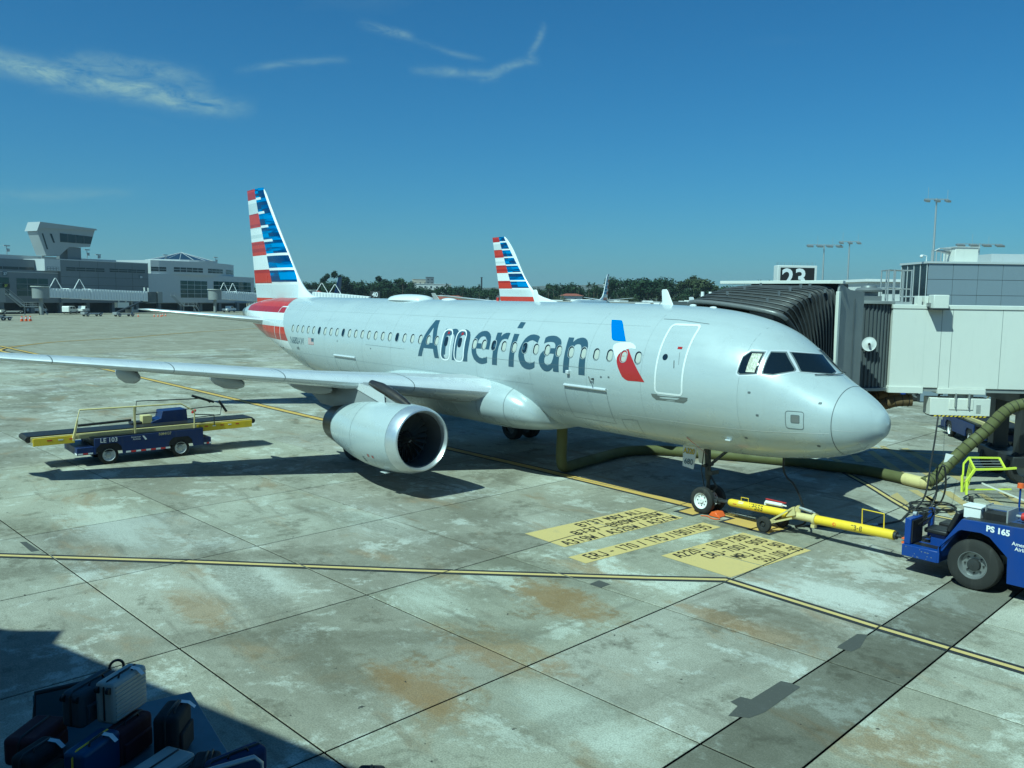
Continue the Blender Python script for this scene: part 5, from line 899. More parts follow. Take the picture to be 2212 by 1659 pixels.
# ---------------- tug
tug = thing('tug', 'blue tow tractor numbered PS 165 at the right edge, hitched to the tow bar', 'tug', (-2.9, -.1, 0))
arch_ = [(-1.70, .42), (-1.71, .80), (-2.06, 1.22), (-2.12, 1.25), (-2.51, 1.27), (-2.67, 1.22), (-3.03, .88), (-3.05, .34)]
for y0, y1 in ((.86, .92), (-1.12, -1.06)):
    m = MB(); m.prism([(-1.66, .42), (-1.66, .75), (-2.11, 1.48), (-5.3, 1.62), (-5.3, .36)]+arch_[::-1], lambda a, b, c: (a, c, b), (y0, y1)); m.build('side_panel', 'blue_paint', tug, world=True, bevel=.008)
m = MB(); m.span((-.88, -1.10, .40), (-1.66, .90, .66)); m.build('step_platform', 'blue_paint', tug, world=True, bevel=.015)
m = MB(); [m.span((-.92, -.95+i*.36, .66), (-1.64, -.72+i*.36, .668)) for i in range(5)]; m.build('step_tread', 'black_plastic', tug, world=True)
m = MB(); m.span((-3.06, -1.05, .5), (-5.25, .86, 1.45)); m.span((-1.75, -1.05, .6), (-3.06, -.2, 1.3)); m.build('chassis', 'black_plastic', tug, world=True)
m = MB(); m.prism([(-1.68, .70), (-2.13, 1.46), (-2.16, 1.44), (-1.74, .70)], lambda a, b, c: (a, c, b), (-1.06, .86)); m.build('front_slope', 'blue_paint', tug, world=True)
def deck_z(x): return 1.48+(-2.11-x)*0.044
m = MB(); m.prism([(-2.11, 1.44), (-2.11, 1.485), (-5.3, 1.625), (-5.3, 1.58)], lambda a, b, c: (a, c, b), (-1.10, .90)); dk = m.build('deck', 'blue_deck', tug, world=True, bevel=.006)
m = MB()
for j in range(5):
    for y in (.52+j*.07, -1.02+j*.07): m.prism([(-2.15, deck_z(-2.15)), (-2.15, deck_z(-2.15)+.012), (-5.2, deck_z(-5.2)+.012), (-5.2, deck_z(-5.2))], lambda a, b, c: (a, c, b), (y, y+.045))
m.build('deck_ribs', 'dark_metal', dk, world=True)
m = MB(); m.span((-.89, .28, .66), (-1.03, .84, 1.24)); m.span((-.89, -.42, .66), (-1.0, -.30, 1.30)); m.span((-.89, -.3, .95), (-.96, .28, 1.12)); con = m.build('console', 'blue_paint', tug, world=True, bevel=.015)
m = MB(); m.span((-1.03, .32, .7), (-1.06, .8, 1.2)); m.build('console_face', 'black_plastic', con, world=True)
m = MB(); m.tube([(-1.25+.0*cos(a), .55+.18*cos(a), 1.25+.18*sin(a)) for a in [2*pi*i/20 for i in range(20)]], .016, 6, closed=True); m.v = [(x-(z-1.25)*.5, y, z) for x, y, z in m.v]; m.cyl((-1.06, .55, 1.08), (-1.25, .55, 1.25), .02, n=8); m.beam((-1.25, .38, 1.25), (-1.25, .72, 1.25), .03, .02); m.build('steering_wheel', 'black_plastic', tug, world=True, smooth=50)
m = MB(); m.cyl((-.90, .45, 1.28), (-.98, .45, 1.28), .06, n=12); m.build('headlight', 'galvanised', con, world=True, smooth=60); m = MB(); m.tube([(-.95, .1, 1.1), (-.98, .12, 1.3), (-1.1, .0, 1.36), (-1.05, -.2, 1.2)], .03, 6); m.box((-1.0, .2, 1.22), (.12, .16, .14)); m.build('control_lever', 'black_plastic', con, world=True, smooth=60)
m = MB(); m.span((-1.12, -.2, .7), (-1.3, .1, .76)); m.beam((-1.2, .2, .68), (-1.4, .3, .82), .1, .03); m.build('pedal', 'dark_metal', tug, world=True)
for y in (.02, -.72):
    m = MB(); m.box((-1.42, y+.26, .98), (.50, .50, .11)); s_ = m.build('seat', 'black_plastic', tug, world=True, bevel=.04, seg=3); m = MB(); R_ = Matrix.Rotation(radians(-22), 3, 'Y'); m.box((-1.78, y+.26, 1.28), (.11, .48, .52), R=R_); m.build('backrest', 'black_plastic', s_, world=True, bevel=.04, seg=3); m = MB(); m.span((-1.3, y+.1, .66), (-1.6, y+.42, .94)); m.build('seat_base', 'blue_paint', s_, world=True)
z0 = deck_z(-2.2); m = MB(); m.span((-2.02, .30, 1.46), (-2.36, .62, 1.70)); bx1 = m.build('tool_box', 'white_paint', tug, world=True, bevel=.012); m = MB(); m.span((-2.0, .28, 1.70), (-2.38, .64, 1.74)); m.build('lid', 'white_paint', bx1, world=True, bevel=.01)
m = MB(); m.span((-2.42, .26, 1.50), (-2.86, .64, 1.66)); tr = m.build('battery_tray', 'black_plastic', tug, world=True); m = MB(); [m.beam((-2.42, y, 1.74), (-2.88, y, 1.76), .05, .05) for y in (.22, .42)]; m.span((-2.88, .12, 1.52), (-2.91, .68, 1.78)); m.span((-2.40, .12, 1.52), (-2.42, .5, 1.78)); m.build('tray_bar', 'galvanised', tr, world=True)
m = MB(); m.cyl((-2.62, -.75, 1.5), (-2.62, -.75, 2.02), .022, n=8); be = m.build('beacon_stalk', 'blue_paint', tug, world=True); m = MB(); m.cyl((-2.62, -.75, 2.02), (-2.62, -.75, 2.12), .07, .06, 14); m.build('beacon', 'orange_paint', be, world=True, smooth=40)
m = MB(); m.cyl((-3.08, .42, 1.66), (-3.6, .42, 1.68), .085, n=18); ex = m.build('fire_extinguisher', 'red_paint', tug, world=True, smooth=40, bevel=.02); m = MB(); m.cyl((-2.98, .42, 1.66), (-3.08, .42, 1.66), .03, n=10); m.span((-3.3, .33, 1.58), (-3.45, .512, 1.60)); m.build('valve', 'galvanised', ex, world=True); m = MB(); m.lathe([(0, .0865), (.16, .0865)], (-3.2, .42, 1.664), (-1, 0, 0.03), 18); m.build('extinguisher_label', 'white_paint', ex, world=True)
for x in (-2.36, -4.75):
    for y, o_ in ((.72, 1), (-.93, -1)): tyre(tug, (x, y, .535), .535, .30, o_)
m = MB(); f = lambda u, v: (-2.60-u, .926, 1.345-.035*u+v); side_text(m, 'PS 165', f, .165, 0, .045); m.build('number', 'white_mark', tug, world=True)
m = MB(); f = lambda u, v: (-3.10-u, .926, 1.165-.03*u+v); side_text(m, 'American', f, .105, 0, .012); f = lambda u, v: (-3.16-u, .926, 1.065-.03*u+v); side_text(m, 'Airlines', f, .105, 0, .012); m.build('company_name', 'white_mark', tug, world=True)
m = MB()
for i in range(14): x, z = random.uniform(-.95, -1.6), random.choice((.44, .5, .62, .58)); m.flat([(random.uniform(.004, .02)*cos(a), random.uniform(.004, .018)*sin(a)) for a in [2*pi*j/6 for j in range(6)]], lambda a, b: (x+a, .903, z+b))
m.build('paint_chips', 'grey_metal', tug, world=True)
m = MB(); m.span((-.60, -.12, .50), (-.88, .32, .54)); m.span((-.60, -.12, .60), (-.88, .32, .63)); m.cyl((-.68, .1, .42), (-.68, .1, .74), .03, n=10); m.build('hitch', 'orange_paint', tug, world=True)
# ---------------- tow bar
tb = thing('tow_bar', 'long yellow wheeled tow bar from the nose gear to the blue tug', 'tow bar', (2.5, 0, 0))
TA, TZ = Vector((4.22, .10, .46)), Vector((-.36, .16, .60)); td = (TZ-TA).normalized(); tsd = td.cross(Vector((0, 0, 1))).normalized(); tup = tsd.cross(td).normalized()
if tsd.y < 0: tsd = -tsd
P_ = lambda s_, a=0.0, u=0.0: TA+td*s_+tsd*a+tup*u
LT = (TZ-TA).length
m = MB(); m.cyl(P_(0), P_(1.95), .105, n=22); m.cyl(P_(-.06), P_(0), .085, .105, 22); m.build('front_tube', 'yellow_paint', tb, world=True, smooth=40)
m = MB(); m.cyl(P_(2.55), P_(LT), .115, n=22); m.build('rear_tube', 'yellow_paint', tb, world=True, smooth=40)
m = MB(); m.cyl(P_(1.75), P_(2.62), .098, n=18); m.cyl(P_(2.50), P_(2.58), .15, n=12); m.box(P_(2.54, .06, -.16), (.10, .12, .08)); m.build('centre_sleeve', 'cream_yellow', tb, world=True, smooth=40)
m = MB(); m.beam(P_(1.35, .36, -.26), P_(1.98, .12, .22), .05, .04); m.beam(P_(1.35, -.36, -.26), P_(1.98, -.12, .22), .05, .04); m.beam(P_(1.35, .36, -.28), P_(1.95, .10, -.06), .05, .04); m.prism([(1.80, -.05), (1.86, .14), (2.02, .26), (2.06, .04)], lambda a, b, c: P_(a, c, b), (.10, .14)); m.prism([(1.80, -.05), (1.86, .14), (2.02, .26), (2.06, .04)], lambda a, b, c: P_(a, c, b), (-.14, -.10)); m.cyl(P_(1.33, -.42, -.28), P_(1.33, .42, -.28), .03, n=8); m.build('wheel_carrier', 'cream_yellow', tb, world=True)
for a in (.40, -.40):
    q = P_(1.33, a, 0); tyre(tb, (q.x, q.y, .205), .205, .12, 1 if a > 0 else -1, rim='dark_metal', rr=.5, name='carrier_wheel')
m = MB(); m.cyl(P_(.95+.15, .0, .20), P_(1.60, .0, .20), .05, n=14); m.cyl(P_(1.60, 0, .2), P_(1.72, 0, .19), .02, n=8); m.cyl(P_(1.08, 0, .12), P_(1.08, 0, .2), .03, n=8); m.build('hand_pump', 'white_paint', tb, world=True, smooth=40); m = MB(); m.beam(P_(1.1, 0, .29), P_(1.7, .0, .27), .05, .02); m.build('pump_lever', 'red_paint', tb, world=True)
m = MB(); m.cyl(P_(2.10, 0, .22), P_(2.46, 0, .17), .04, n=12); m.cyl(P_(2.46, 0, .17), P_(2.54, 0, .16), .02, n=8); m.build('damper', 'galvanised', tb, world=True, smooth=40)
m = MB(); m.tube([P_(.32, 0, .08), P_(.32, 0, .2), P_(.55, 0, .2), P_(.55, 0, .08)], .012, 6); m.build('lift_handle', 'yellow_paint', tb, world=True, smooth=50); m = MB(); m.tube([P_(3.78, 0, .1), P_(3.78, 0, .48), P_(4.32, 0, .46), P_(4.32, 0, .1)], .016, 6); m.build('lift_handle', 'yellow_paint', tb, world=True, smooth=50)
m = MB(); m.beam(P_(-.06, .06, 0), P_(-.72, .06, -.02), .05, .06); m.beam(P_(-.06, -.06, 0), P_(-.72, -.06, -.02), .05, .06); m.box(P_(-.45, 0, -.02), (.14, .3, .10)); m.build('tow_head', 'dark_metal', tb, world=True, bevel=.01)
m = MB(); m.cyl(P_(LT-.02, 0, 0), P_(LT+.06, 0, 0), .09, n=16); m.cyl(P_(LT+.06), P_(LT+.16), .04, n=10); m.tube([P_(LT+.24+.08*cos(a), .07*sin(a), 0) for a in [2*pi*i/14 for i in range(14)]], .026, 8, closed=True); m.build('tow_eye', 'dark_metal', tb, world=True, smooth=40)
def tube_text(txt, s0, size, r, ang, mat='black_mark', w=.17):
    m = MB(); f = lambda x, y: P_(s0+x*size, 0, 0)+(tsd*cos(ang+(y*size)/r)+tup*sin(ang+(y*size)/r))*(r+.003)
    stencil(m, txt, f, w); m.build('stencil_number', mat, tb, world=True)
tube_text('MP566', .62, .13, .105, -.30); tube_text('73-8', 3.55, .105, .115, -.32)
m = MB(); f = lambda x, y: P_(.28+x, 0, 0)+(tsd*cos(.45+y/.105)+tup*sin(.45+y/.105))*.108; m.add([f(*q) for q in ((0, 0), (.16, 0), (.16, .06), (0, .06))], [(0, 1, 2, 3)]); m.build('sticker', 'white_mark', tb, world=True); m = MB(); f2 = lambda x, y: P_(.12+x, 0, 0)+(tsd*cos(-.05+y/.105)+tup*sin(-.05+y/.105))*.108; m.add([f2(*q) for q in ((0, 0), (.12, 0), (.12, .02), (0, .02))], [(0, 1, 2, 3)]); m.build('sticker', 'red_paint', tb, world=True)
m = MB(); f3 = lambda a: P_(3.12+.045*cos(a), 0, 0)+(tsd*cos(.045*sin(a)/.115)+tup*sin(.045*sin(a)/.115))*.1185; m.add([f3(2*pi*i/14) for i in range(14)], [tuple(range(14))]); m.build('sticker', 'orange_paint', tb, world=True)
ck = thing('wheel_chock', 'orange-red rubber chock with rope lying beside the nose wheel', 'chock', (4.62, .25, 0))
m = MB(); m.prism([(4.45, 0.012), (4.80, .012), (4.70, .14), (4.55, .14)], lambda a, b, c: (a, c, b), (.0, .34)); m.build('block', 'orange_paint', ck, world=True, bevel=.015); m = MB(); m.tube(smooth_path([(4.5, .3, .08), (4.35, .45, .02), (4.5, .55, .02), (4.75, .45, .02), (4.9, .55, .02)], 5), .012, 6); m.build('rope', 'orange_paint', ck, world=True)
# ---------------- belt loader
paint('shaded_blue', (0.008, 0.022, 0.105), 0.45, 0.3)  # loader's blue, darkened: the shade on its side is put into the colour
def belt_loader(label, loc, rz):
    L = thing('belt_loader', label, 'belt loader', (0, 0, 0)); pb = lambda name, m, mat, par=L, **k: m.build(name, mat, par, **k)   # local: x across (near side -), y along, z up
    ox = 22.85; oy = 10.3; q = lambda y: y-oy
    prof = [(12.0, .40), (12.0, .95), (8.25, .98), (8.25, .36), (8.62, .36), (8.66, .60), (8.80, .74), (9.34, .74), (9.48, .60), (9.52, .34), (11.08, .34), (11.12, .60), (11.26, .74), (11.80, .74), (11.94, .60), (11.96, .40)]
    for x0, x1 in ((-.95, -.90), (.90, .95)): m = MB(); m.prism([(q(a), b) for a, b in prof], lambda a, b, c: (c, a, b), (x0, x1)); pb('side_panel', m, 'shaded_blue', bevel=.008)
    m = MB(); m.span((-.90, q(8.3), .45), (.90, q(11.95), .9)); pb('chassis', m, 'black_plastic')
    m = MB(); m.span((-.92, q(12.0), .40), (.92, q(12.55), .66)); m.span((-.92, q(7.95), .34), (.92, q(8.25), .62)); pb('step', m, 'shaded_blue', bevel=.01)
    m = MB(); m.span((-.8, q(8.2), .9), (.85, q(12.1), .99)); pb('top_deck', m, 'dark_metal')
    cv = MB(); cv.beam((.05, q(13.85), 1.02), (.05, q(6.2), 1.04), 1.25, .16); con = pb('conveyor_frame', cv, 'cream_yellow'); bt_ = MB(); bt_.beam((.05, q(13.95), 1.115), (.05, q(6.12), 1.135), 1.0, .05); pb('belt', bt_, 'black_plastic', con)
    for y in (13.92, 6.14): r = MB(); r.cyl((-.5, q(y), 1.03), (.6, q(y), 1.03), .10, n=16); pb('end_roller', r, 'dark_rubber', con, smooth=40)
    for y0, y1, x_ in ((13.82, 12.55, -.66), (8.4, 6.25, -.66), (13.82, 12.55, .76), (8.4, 6.25, .76)): m = MB(); m.beam((x_, q(y0), .95), (x_, q(y1), .96), .06, .26); pb('end_rail', m, 'yellow_paint', con, bevel=.008)
    m = MB(); m.beam((-.66, q(12.55), 1.02), (-.66, q(8.4), 1.03), .06, .14); m.beam((-.70, q(12.62), 1.0), (-.70, q(12.5), 1.0), .05, .1); pb('mid_rail', m, 'cream_yellow', con)
    m = MB(); [m.span((-.695, q(13.4-i*.34), .96), (-.69, q(13.25-i*.34), 1.0), i % 2) for i in range(3)]; [m.span((-.695, q(8.1-i*.3), .98), (-.69, q(7.97-i*.3), 1.02), i % 2) for i in range(5)]; pb('reflector', m, ['red_paint', 'white_mark'], con)
    rl = MB(); rl.tube([(-.74, q(12.62), 1.0), (-.74, q(12.38), 1.96), (-.74, q(8.97), 1.93), (-.74, q(8.48), 1.62), (-.74, q(8.50), .95)], .028, 8); rl.beam((-.74, q(10.6), .95), (-.74, q(10.6), 1.95), .09, .06); rl.beam((-.74, q(12.6), .9), (-.74, q(12.46), 1.6), .06, .05); hr = pb('handrail', rl, 'cream_yellow', smooth=50)
    pd = MB(); pd.cyl((-.74, q(12.45), 1.42), (-.74, q(10.72), 1.47), .045, n=10); pb('rail_pad', pd, 'black_plastic', hr, smooth=50)
    r2 = MB(); r2.tube([(.74, q(10.2), 1.0), (.74, q(10.1), 1.95), (.74, q(8.2), 1.9), (.74, q(7.6), 1.9), (.74, q(7.35), 1.7)], .022, 6); r2.tube([(.74, q(10.2), 1.45), (.74, q(7.2), 1.55), (.74, q(6.9), 1.5), (.74, q(6.95), 1.2), (.74, q(9.2), 1.1)], .02, 6); r2.tube([(-.74, q(8.48), 1.5), (-.74, q(7.75), 1.42), (-.74, q(7.75), 1.05)], .022, 6); hr2 = pb('far_handrail', r2, 'dark_metal', smooth=50)
    pd = MB(); pd.cyl((.74, q(8.05), 2.02), (.74, q(7.2), 1.72), .05, n=10); pd.cyl((.74, q(7.0), 1.75), (.74, q(6.7), 1.30), .05, n=10); pb('rail_pad', pd, 'black_plastic', hr2, smooth=50)
    m = MB(); m.prism([(q(9.75), 1.0), (q(9.75), 1.2), (q(9.4), 1.32), (q(9.35), 1.58), (q(8.45), 1.60), (q(8.4), 1.0)], lambda a, b, c: (c, a, b), (.95, 1.5) if False else (.20, .90)); bxx = pb('engine_cover', m, 'shaded_blue', bevel=.02); m = MB(); m.span((.25, q(10.05), 1.15), (.6, q(9.7), 1.45)); pb('control_panel', m, 'cream_yellow', bxx, bevel=.015); m = MB(); m.box((.5, q(10.2), 1.18), (.45, .45, .1)); pb('seat', m, 'black_plastic', bxx, bevel=.03); m = MB(); m.cyl((-.55, q(8.5), 1.55), (-.45, q(8.35), 1.60), .05, n=10); pb('beacon', m, 'red_paint', bxx)
    for y in (11.53, 9.07):
        for x, o_ in ((-.80, 1), (.80, -1)):
            o = tyre(L, (x, q(y), .325), .325, .22, o_, axis=(-1, 0, 0), rim='white_paint', rr=.66)
    f = lambda y0, z0: (lambda u, v: (-.956, q(y0-u), z0+v))
    for nm_, txt, y0, z0, sz, mt, bo, wd_ in (('number', 'LE 103', 11.82, .79, .22, 'white_mark', .012, .95), ('plate_text', 'NM4V37', 9.85, .86, .15, 'cream_yellow', .008, .8), ('company_name', 'American', 10.80, .86, .085, 'white_mark', 0, 1), ('company_name', 'Airlines', 10.74, .78, .085, 'white_mark', 0, 1)): tx = MB(); side_text(tx, txt, f(y0, z0), sz, 0, bo, wd_); pb(nm_, tx, mt)
    tx = MB(); tx.add([(-.957, q(10.42), .91), (-.957, q(10.36), .91), (-.957, q(10.26), .77), (-.957, q(10.32), .75)], [(0, 1, 2, 3)], 0); pb('emblem', tx, 'white_mark')
    m = MB(); [m.span((-.958, q(10.98-i*.17), .355), (-.953, q(10.82-i*.17), .415), i % 2) for i in range(9)]; [m.span((-.93, q(12.558), .42+0*i), (-.6+i*.3, q(12.552), .47), i % 2) for i in range(1)]; [m.span((-.928, q(12.52-i*.16), .42), (-.922, q(12.37-i*.16), .47), i % 2) for i in range(3)]; [m.span((-.928, q(8.22-i*.1), .38), (-.922, q(8.13-i*.1), .44), i % 2) for i in range(3)]; pb('reflective_tape', m, ['white_mark', 'red_paint'])
    L.location = loc; L.rotation_euler = (0, 0, rz); return L
ld = belt_loader('blue belt loader marked LE 103 with cream handrails beyond the near wing', (22.85, 10.3, 0), 0)
ld2 = copy_tree(ld); ld2['label'] = 'blue belt loader half hidden behind the olive hose under the bridge'; ld2.location = (5.4, -19.6, 0); ld2.rotation_euler = (0, 0, radians(41))
tg2 = copy_tree(tug); tg2['label'] = 'blue tow tractor far behind the nose under the bridge tunnel'; tg2.location = (14.2, -33.2, 0); tg2.rotation_euler = (0, 0, radians(42))
for o in list(tg2.children):
    if o.name.startswith('number'): bpy.data.objects.remove(o)
# ---------------- lime cart
ct = thing('access_cart', 'lime yellow tubular cart with one castor standing beside the bridge cabinet', 'cart', (.7, -7.9, 0))
def bar(P, w=.05, mat='lime_paint', name='frame_bar', par=ct):
    m = MB()
    for a, b in zip(P, P[1:]): m.beam(a, b, w, w)
    return m.build(name, mat, par, world=True)
bar([(1.06, -7.35, .22), (1.10, -7.40, .62), (.96, -7.59, .99), (.37, -8.30, 1.02), (.16, -8.56, 1.05)], .06); bar([(1.30, -7.62, .3), (1.33, -7.68, 1.1), (1.22, -7.75, 1.30), (.62, -8.46, 1.30), (.37, -8.30, 1.02)], .05); bar([(1.22, -7.75, 1.30), (.96, -7.59, .99)], .05); bar([(1.16, -7.27, .30), (1.18, -7.27, .82)], .06); bar([(1.06, -7.35, .3), (1.30, -7.62, .3), (.3, -8.7, .35)], .04)
for i in range(5): bar([(1.08+.045*i, -7.40-.06*i, .35), (.98+.045*i, -7.58-.035*i, 1.0+.06*i)], .014)
for i in range(3): bar([(1.03+.06*i, -7.62-.035*i, 1.06+.07*i), (.42+.06*i, -8.34-.035*i, 1.08+.07*i)], .016, 'galvanised')
cw_ = MB(); cw_.cyl((.98, -7.42, .1), (.92, -7.47, .1), .1, n=18); cw_.build('castor', 'dark_rubber', ct, world=True); cf = MB(); cf.beam((1.04, -7.36, .24), (.96, -7.44, .1), .05, .02); cf.build('castor_fork', 'black_plastic', ct, world=True)
rp = MB(); rp.beam((.75, -7.7, .58), (-.2, -8.5, .10), .18, .04); ramp = rp.build('ramp', 'cream_paint', ct, world=True)
# ---------------- baggage cart and its load, in the shade of the terminal
paint('cart_blue', (0.02, 0.045, 0.13), 0.5, 0.5); paint('cart_wall', (0.10, 0.15, 0.19), 0.5, 0.4); paint('silver_shell', (0.42, 0.42, 0.38), 0.4, 0.15); paint('black_fabric', (0.016, 0.018, 0.020), 0.9, 0.4); paint('grey_fabric', (0.06, 0.075, 0.09), 0.9, 0.3); paint('navy_shell', (0.012, 0.05, 0.14), 0.45, 0.2); paint('maroon_fabric', (0.05, 0.016, 0.022), 0.9, 0.3); paint('navy_fabric', (0.015, 0.03, 0.10), 0.85, 0.3); paint('olive_fabric', (0.03, 0.034, 0.018), 0.9, 0.3)
bc = thing('baggage_cart', 'flat baggage cart with blue end panel numbered BL209 in the terminal shade', 'baggage cart', (.55, 16.7, 0), radians(-6))
m = MB(); m.span((-1.55, -.95, .42), (1.6, .95, .52)); m.build('bed', 'cart_wall', bc, bevel=.01)
m = MB(); m.prism([(-.95, .5), (-.95, 1.02), (-.88, 1.10), (.88, 1.10), (.95, 1.02), (.95, .5)], lambda a, b, c: (c, a, b), (-1.58, -1.53)); ep = m.build('end_panel', 'cart_blue', bc, bevel=.01); m = MB(); m.tube([(-1.555, -.95, .55), (-1.555, -.95, 1.02), (-1.555, -.88, 1.10), (-1.555, .88, 1.10), (-1.555, .95, 1.02), (-1.555, .95, .55)], .03, 8); m.build('panel_rim', 'galvanised', ep, smooth=50)
m = MB(); side_text(m, 'BL209', lambda u, v: (-1.585, .55-u*1.0, .70+v), .30, 0, .02); m.build('number', 'white_mark', ep); m = MB(); m.span((-1.584, -.45, 1.0), (-1.582, -.28, 1.06)); m.build('reflector', 'red_paint', ep)
m = MB(); m.prism([(-.25, .5), (-.25, .98), (.95, .98), (.95, .5)], lambda a, b, c: (c, a, b), (1.53, 1.58)); ep2 = m.build('end_panel', 'cart_wall', bc, bevel=.01); m = MB(); m.tube([(1.555, -.25, .55), (1.555, -.22, 1.0), (1.555, .92, 1.0), (1.555, .95, .55)], .032, 8); m.tube([(1.56+.0*a, -.02+.085*cos(a), 1.12+.085*sin(a)) for a in [2*pi*i/18 for i in range(18)]], .018, 6, closed=True); m.build('panel_rim', 'dark_metal', ep2, smooth=50)
for x in (-1.1, 1.1):
    for y, o_ in ((.8, 1), (-.8, -1)):
        t = MB(); t.lathe([(-.07, .12), (-.07, .19), (-.04, .21), (.04, .21), (.07, .19), (.07, .12)], (x, y, .21), (0, 1, 0), 24); w_ = t.build('wheel', 'dark_rubber', bc, smooth=35); t = MB(); t.lathe([(-.06, .12), (-.02, .08), (-.03, .005)], (x, y, .21), (0, 1, 0), 16); t.build('rim', 'grey_metal', w_)
m = MB(); m.beam((1.58, 0, .42), (2.5, 0, .3), .06, .06); m.build('draw_bar', 'dark_metal', bc)
def bag(name, label, c, d, rz, mat, ribs=0, hard=True, strap=None, handle=True, tag_=False, wheels=False, tilt=0.0):
    B = thing(name, label, 'suitcase', (c[0], c[1], c[2]-d[2]/2), rz, 'bags on the baggage cart'); l, w, h = d; B.rotation_euler = (0, tilt, rz)
    m = MB(); m.box((0, 0, h/2), (l, w, h)); m.build('shell', mat, B, bevel=.045 if hard else .06, seg=3)
    if ribs:
        for i in range(ribs):
            z = h*(.1+.8*i/(ribs-1)); m = MB(); m.span((-l*.44, -w/2-.012, z-.012), (l*.44, -w/2+.002, z+.012)); m.build('rib', mat, B, bevel=.006)
    m = MB(); m.tube([(-l/2-.004, 0, .05), (-l/2-.004, 0, h-.05), (-l/2+.06, 0, h+.004), (l/2-.06, 0, h+.004), (l/2+.004, 0, h-.05), (l/2+.004, 0, .05)], .012 if hard else .016, 6); m.build('zip', 'black_plastic' if strap is None else strap, B, smooth=60)
    if handle: m = MB(); m.tube([(-.12, -w*.22, h), (-.10, -w*.22, h+.045), (.10, -w*.22, h+.045), (.12, -w*.22, h)], .014, 6); m.build('handle', 'black_plastic', B, smooth=60)
    if not hard: m = MB(); m.box((0, -w/2-.012, h*.36), (l*.78, .05, h*.5)); m.build('pocket', mat, B, bevel=.02)
    if tag_: m = MB(); m.add([(.05, -w*.22, h+.05), (.11, -w*.24, h+.055), (.16, -w*.5, h+.02), (.10, -w*.5, h+.015)], [(0, 1, 2, 3)]); m.add([(.10, -w*.5, h+.016), (.16, -w*.5, h+.021), (.17, -w*.75, h-.05), (.11, -w*.75, h-.05)], [(0, 1, 2, 3)]); m.build('luggage_tag', 'white_mark', B)
    if wheels:
        for x in (-1,):
            for y in (-1, 1): m = MB(); m.cyl((-l/2-.01, y*w*.3-.02, h*.85), (-l/2-.01, y*w*.3+.02, h*.85), .04, n=12); m.build('castor', 'black_plastic', B)
    return B
AX = radians(-54)
bag('suitcase', 'silver ribbed hard suitcase standing highest on the baggage cart', (1.10, 16.72, 1.20), (.60, .26, .50), AX, 'silver_shell', 9, tag_=True, wheels=True)
bag('suitcase', 'soft dark grey suitcase beside the highest silver suitcase', (1.40, 16.98, 1.10), (.70, .30, .44), AX, 'grey_fabric', 0, False, wheels=True)
bag('suitcase', 'blue hard suitcase with yellow zip band at the front of the cart', (.60, 17.18, .74), (.60, .28, .46), AX, 'navy_shell', 0, True, 'yellow_paint', tag_=True)
bag('suitcase', 'black fabric suitcase with a white paper tag on top', (.58, 16.30, .80), (.50, .30, .56), radians(-38), 'black_fabric', 0, False, tag_=True)
bag('suitcase', 'pale ribbed hard suitcase lying lowest at the bottom edge', (-.02, 16.62, .66), (.62, .42, .28), radians(-62), 'silver_shell', 7, handle=False)
bag('suitcase', 'dark maroon soft bag lying along the grey cart wall', (1.50, 17.58, .72), (.62, .42, .34), radians(-45), 'maroon_fabric', 0, False, handle=False)
bag('suitcase', 'dark red suitcase squeezed between the black and the blue ones', (.90, 16.72, .72), (.60, .26, .44), AX, 'maroon_fabric', 0, False, tag_=False)
bag('suitcase', 'small black bag between the pale suitcase and the numbered end panel', (-.22, 16.20, .64), (.42, .30, .26), radians(-30), 'black_fabric', 0, False)
bag('suitcase', 'navy suitcase leaning against the numbered end panel', (-.66, 16.02, .74), (.66, .24, .46), radians(-84), 'navy_fabric', 0, False)
bag('suitcase', 'black suitcase with a white tag under the blue hard one at far left', (.98, 17.66, .70), (.5, .3, .4), AX, 'black_fabric', 0, False, tag_=True)
bag('suitcase', 'olive soft bag at the bottom left corner of the cart', (.72, 17.62, .62), (.5, .36, .24), AX, 'olive_fabric', 0, False, handle=False)
b_ = bag('suitcase', 'dark quilted bag alone on the apron at the bottom edge', (-1.02, 14.55, .10), (.50, .34, .48), radians(-40), 'black_fabric', 0, False); del b_['group']
# ---------------- the terminal the picture is taken from; its roof shades the baggage cart
paint('terminal_wall', (0.42, 0.42, 0.40), 0.7, 0.2); k = NT('terminal_glass'); k.done((0.02, 0.035, 0.035), 0.06, 0, 0.6)
WD, WNn = Vector((.953, .304, 0)), Vector((.304, -.953, 0)); W0 = CAMP-WNn*0.6; W0.z = 0
tm = thing('terminal', 'grey terminal wing with a row of tall windows behind the viewer', 'building', W0, atan2(.304, .953))
m = MB(); m.prism([(-45, .05), (16.5, .05), (22.2, 1.25), (22.2, 23.9), (-45, 23.9)], lambda a, b, c: (a, b, c), (0, 10.55)); m.build('wall', 'terminal_wall', tm)      # local y points away from the apron
m = MB(); m.prism([(-46, -.02), (15.55, -.02), (15.95, -.40), (16.5, -.02), (16.75, .12), (18, .5), (22.2, 1.2), (22.2, 24), (-46, 24)], lambda a, b, c: (a, b, c), (10.55, 10.78)); m.build('roof', 'terminal_wall', tm)
for i in range(16):
    x = -44+i*4.1
    if x+3.8 > 16.5: break
    m = MB(); m.span((x, 0, 4.2), (x+3.8, .04, 8.6)); g_ = m.build('window', 'terminal_glass', tm); m = MB(); m.span((x+1.85, -.05, 4.2), (x+1.95, .0, 8.6)); m.span((x, -.05, 6.3), (x+3.8, -.001, 6.4)); m.build('mullion', 'dark_metal', g_)
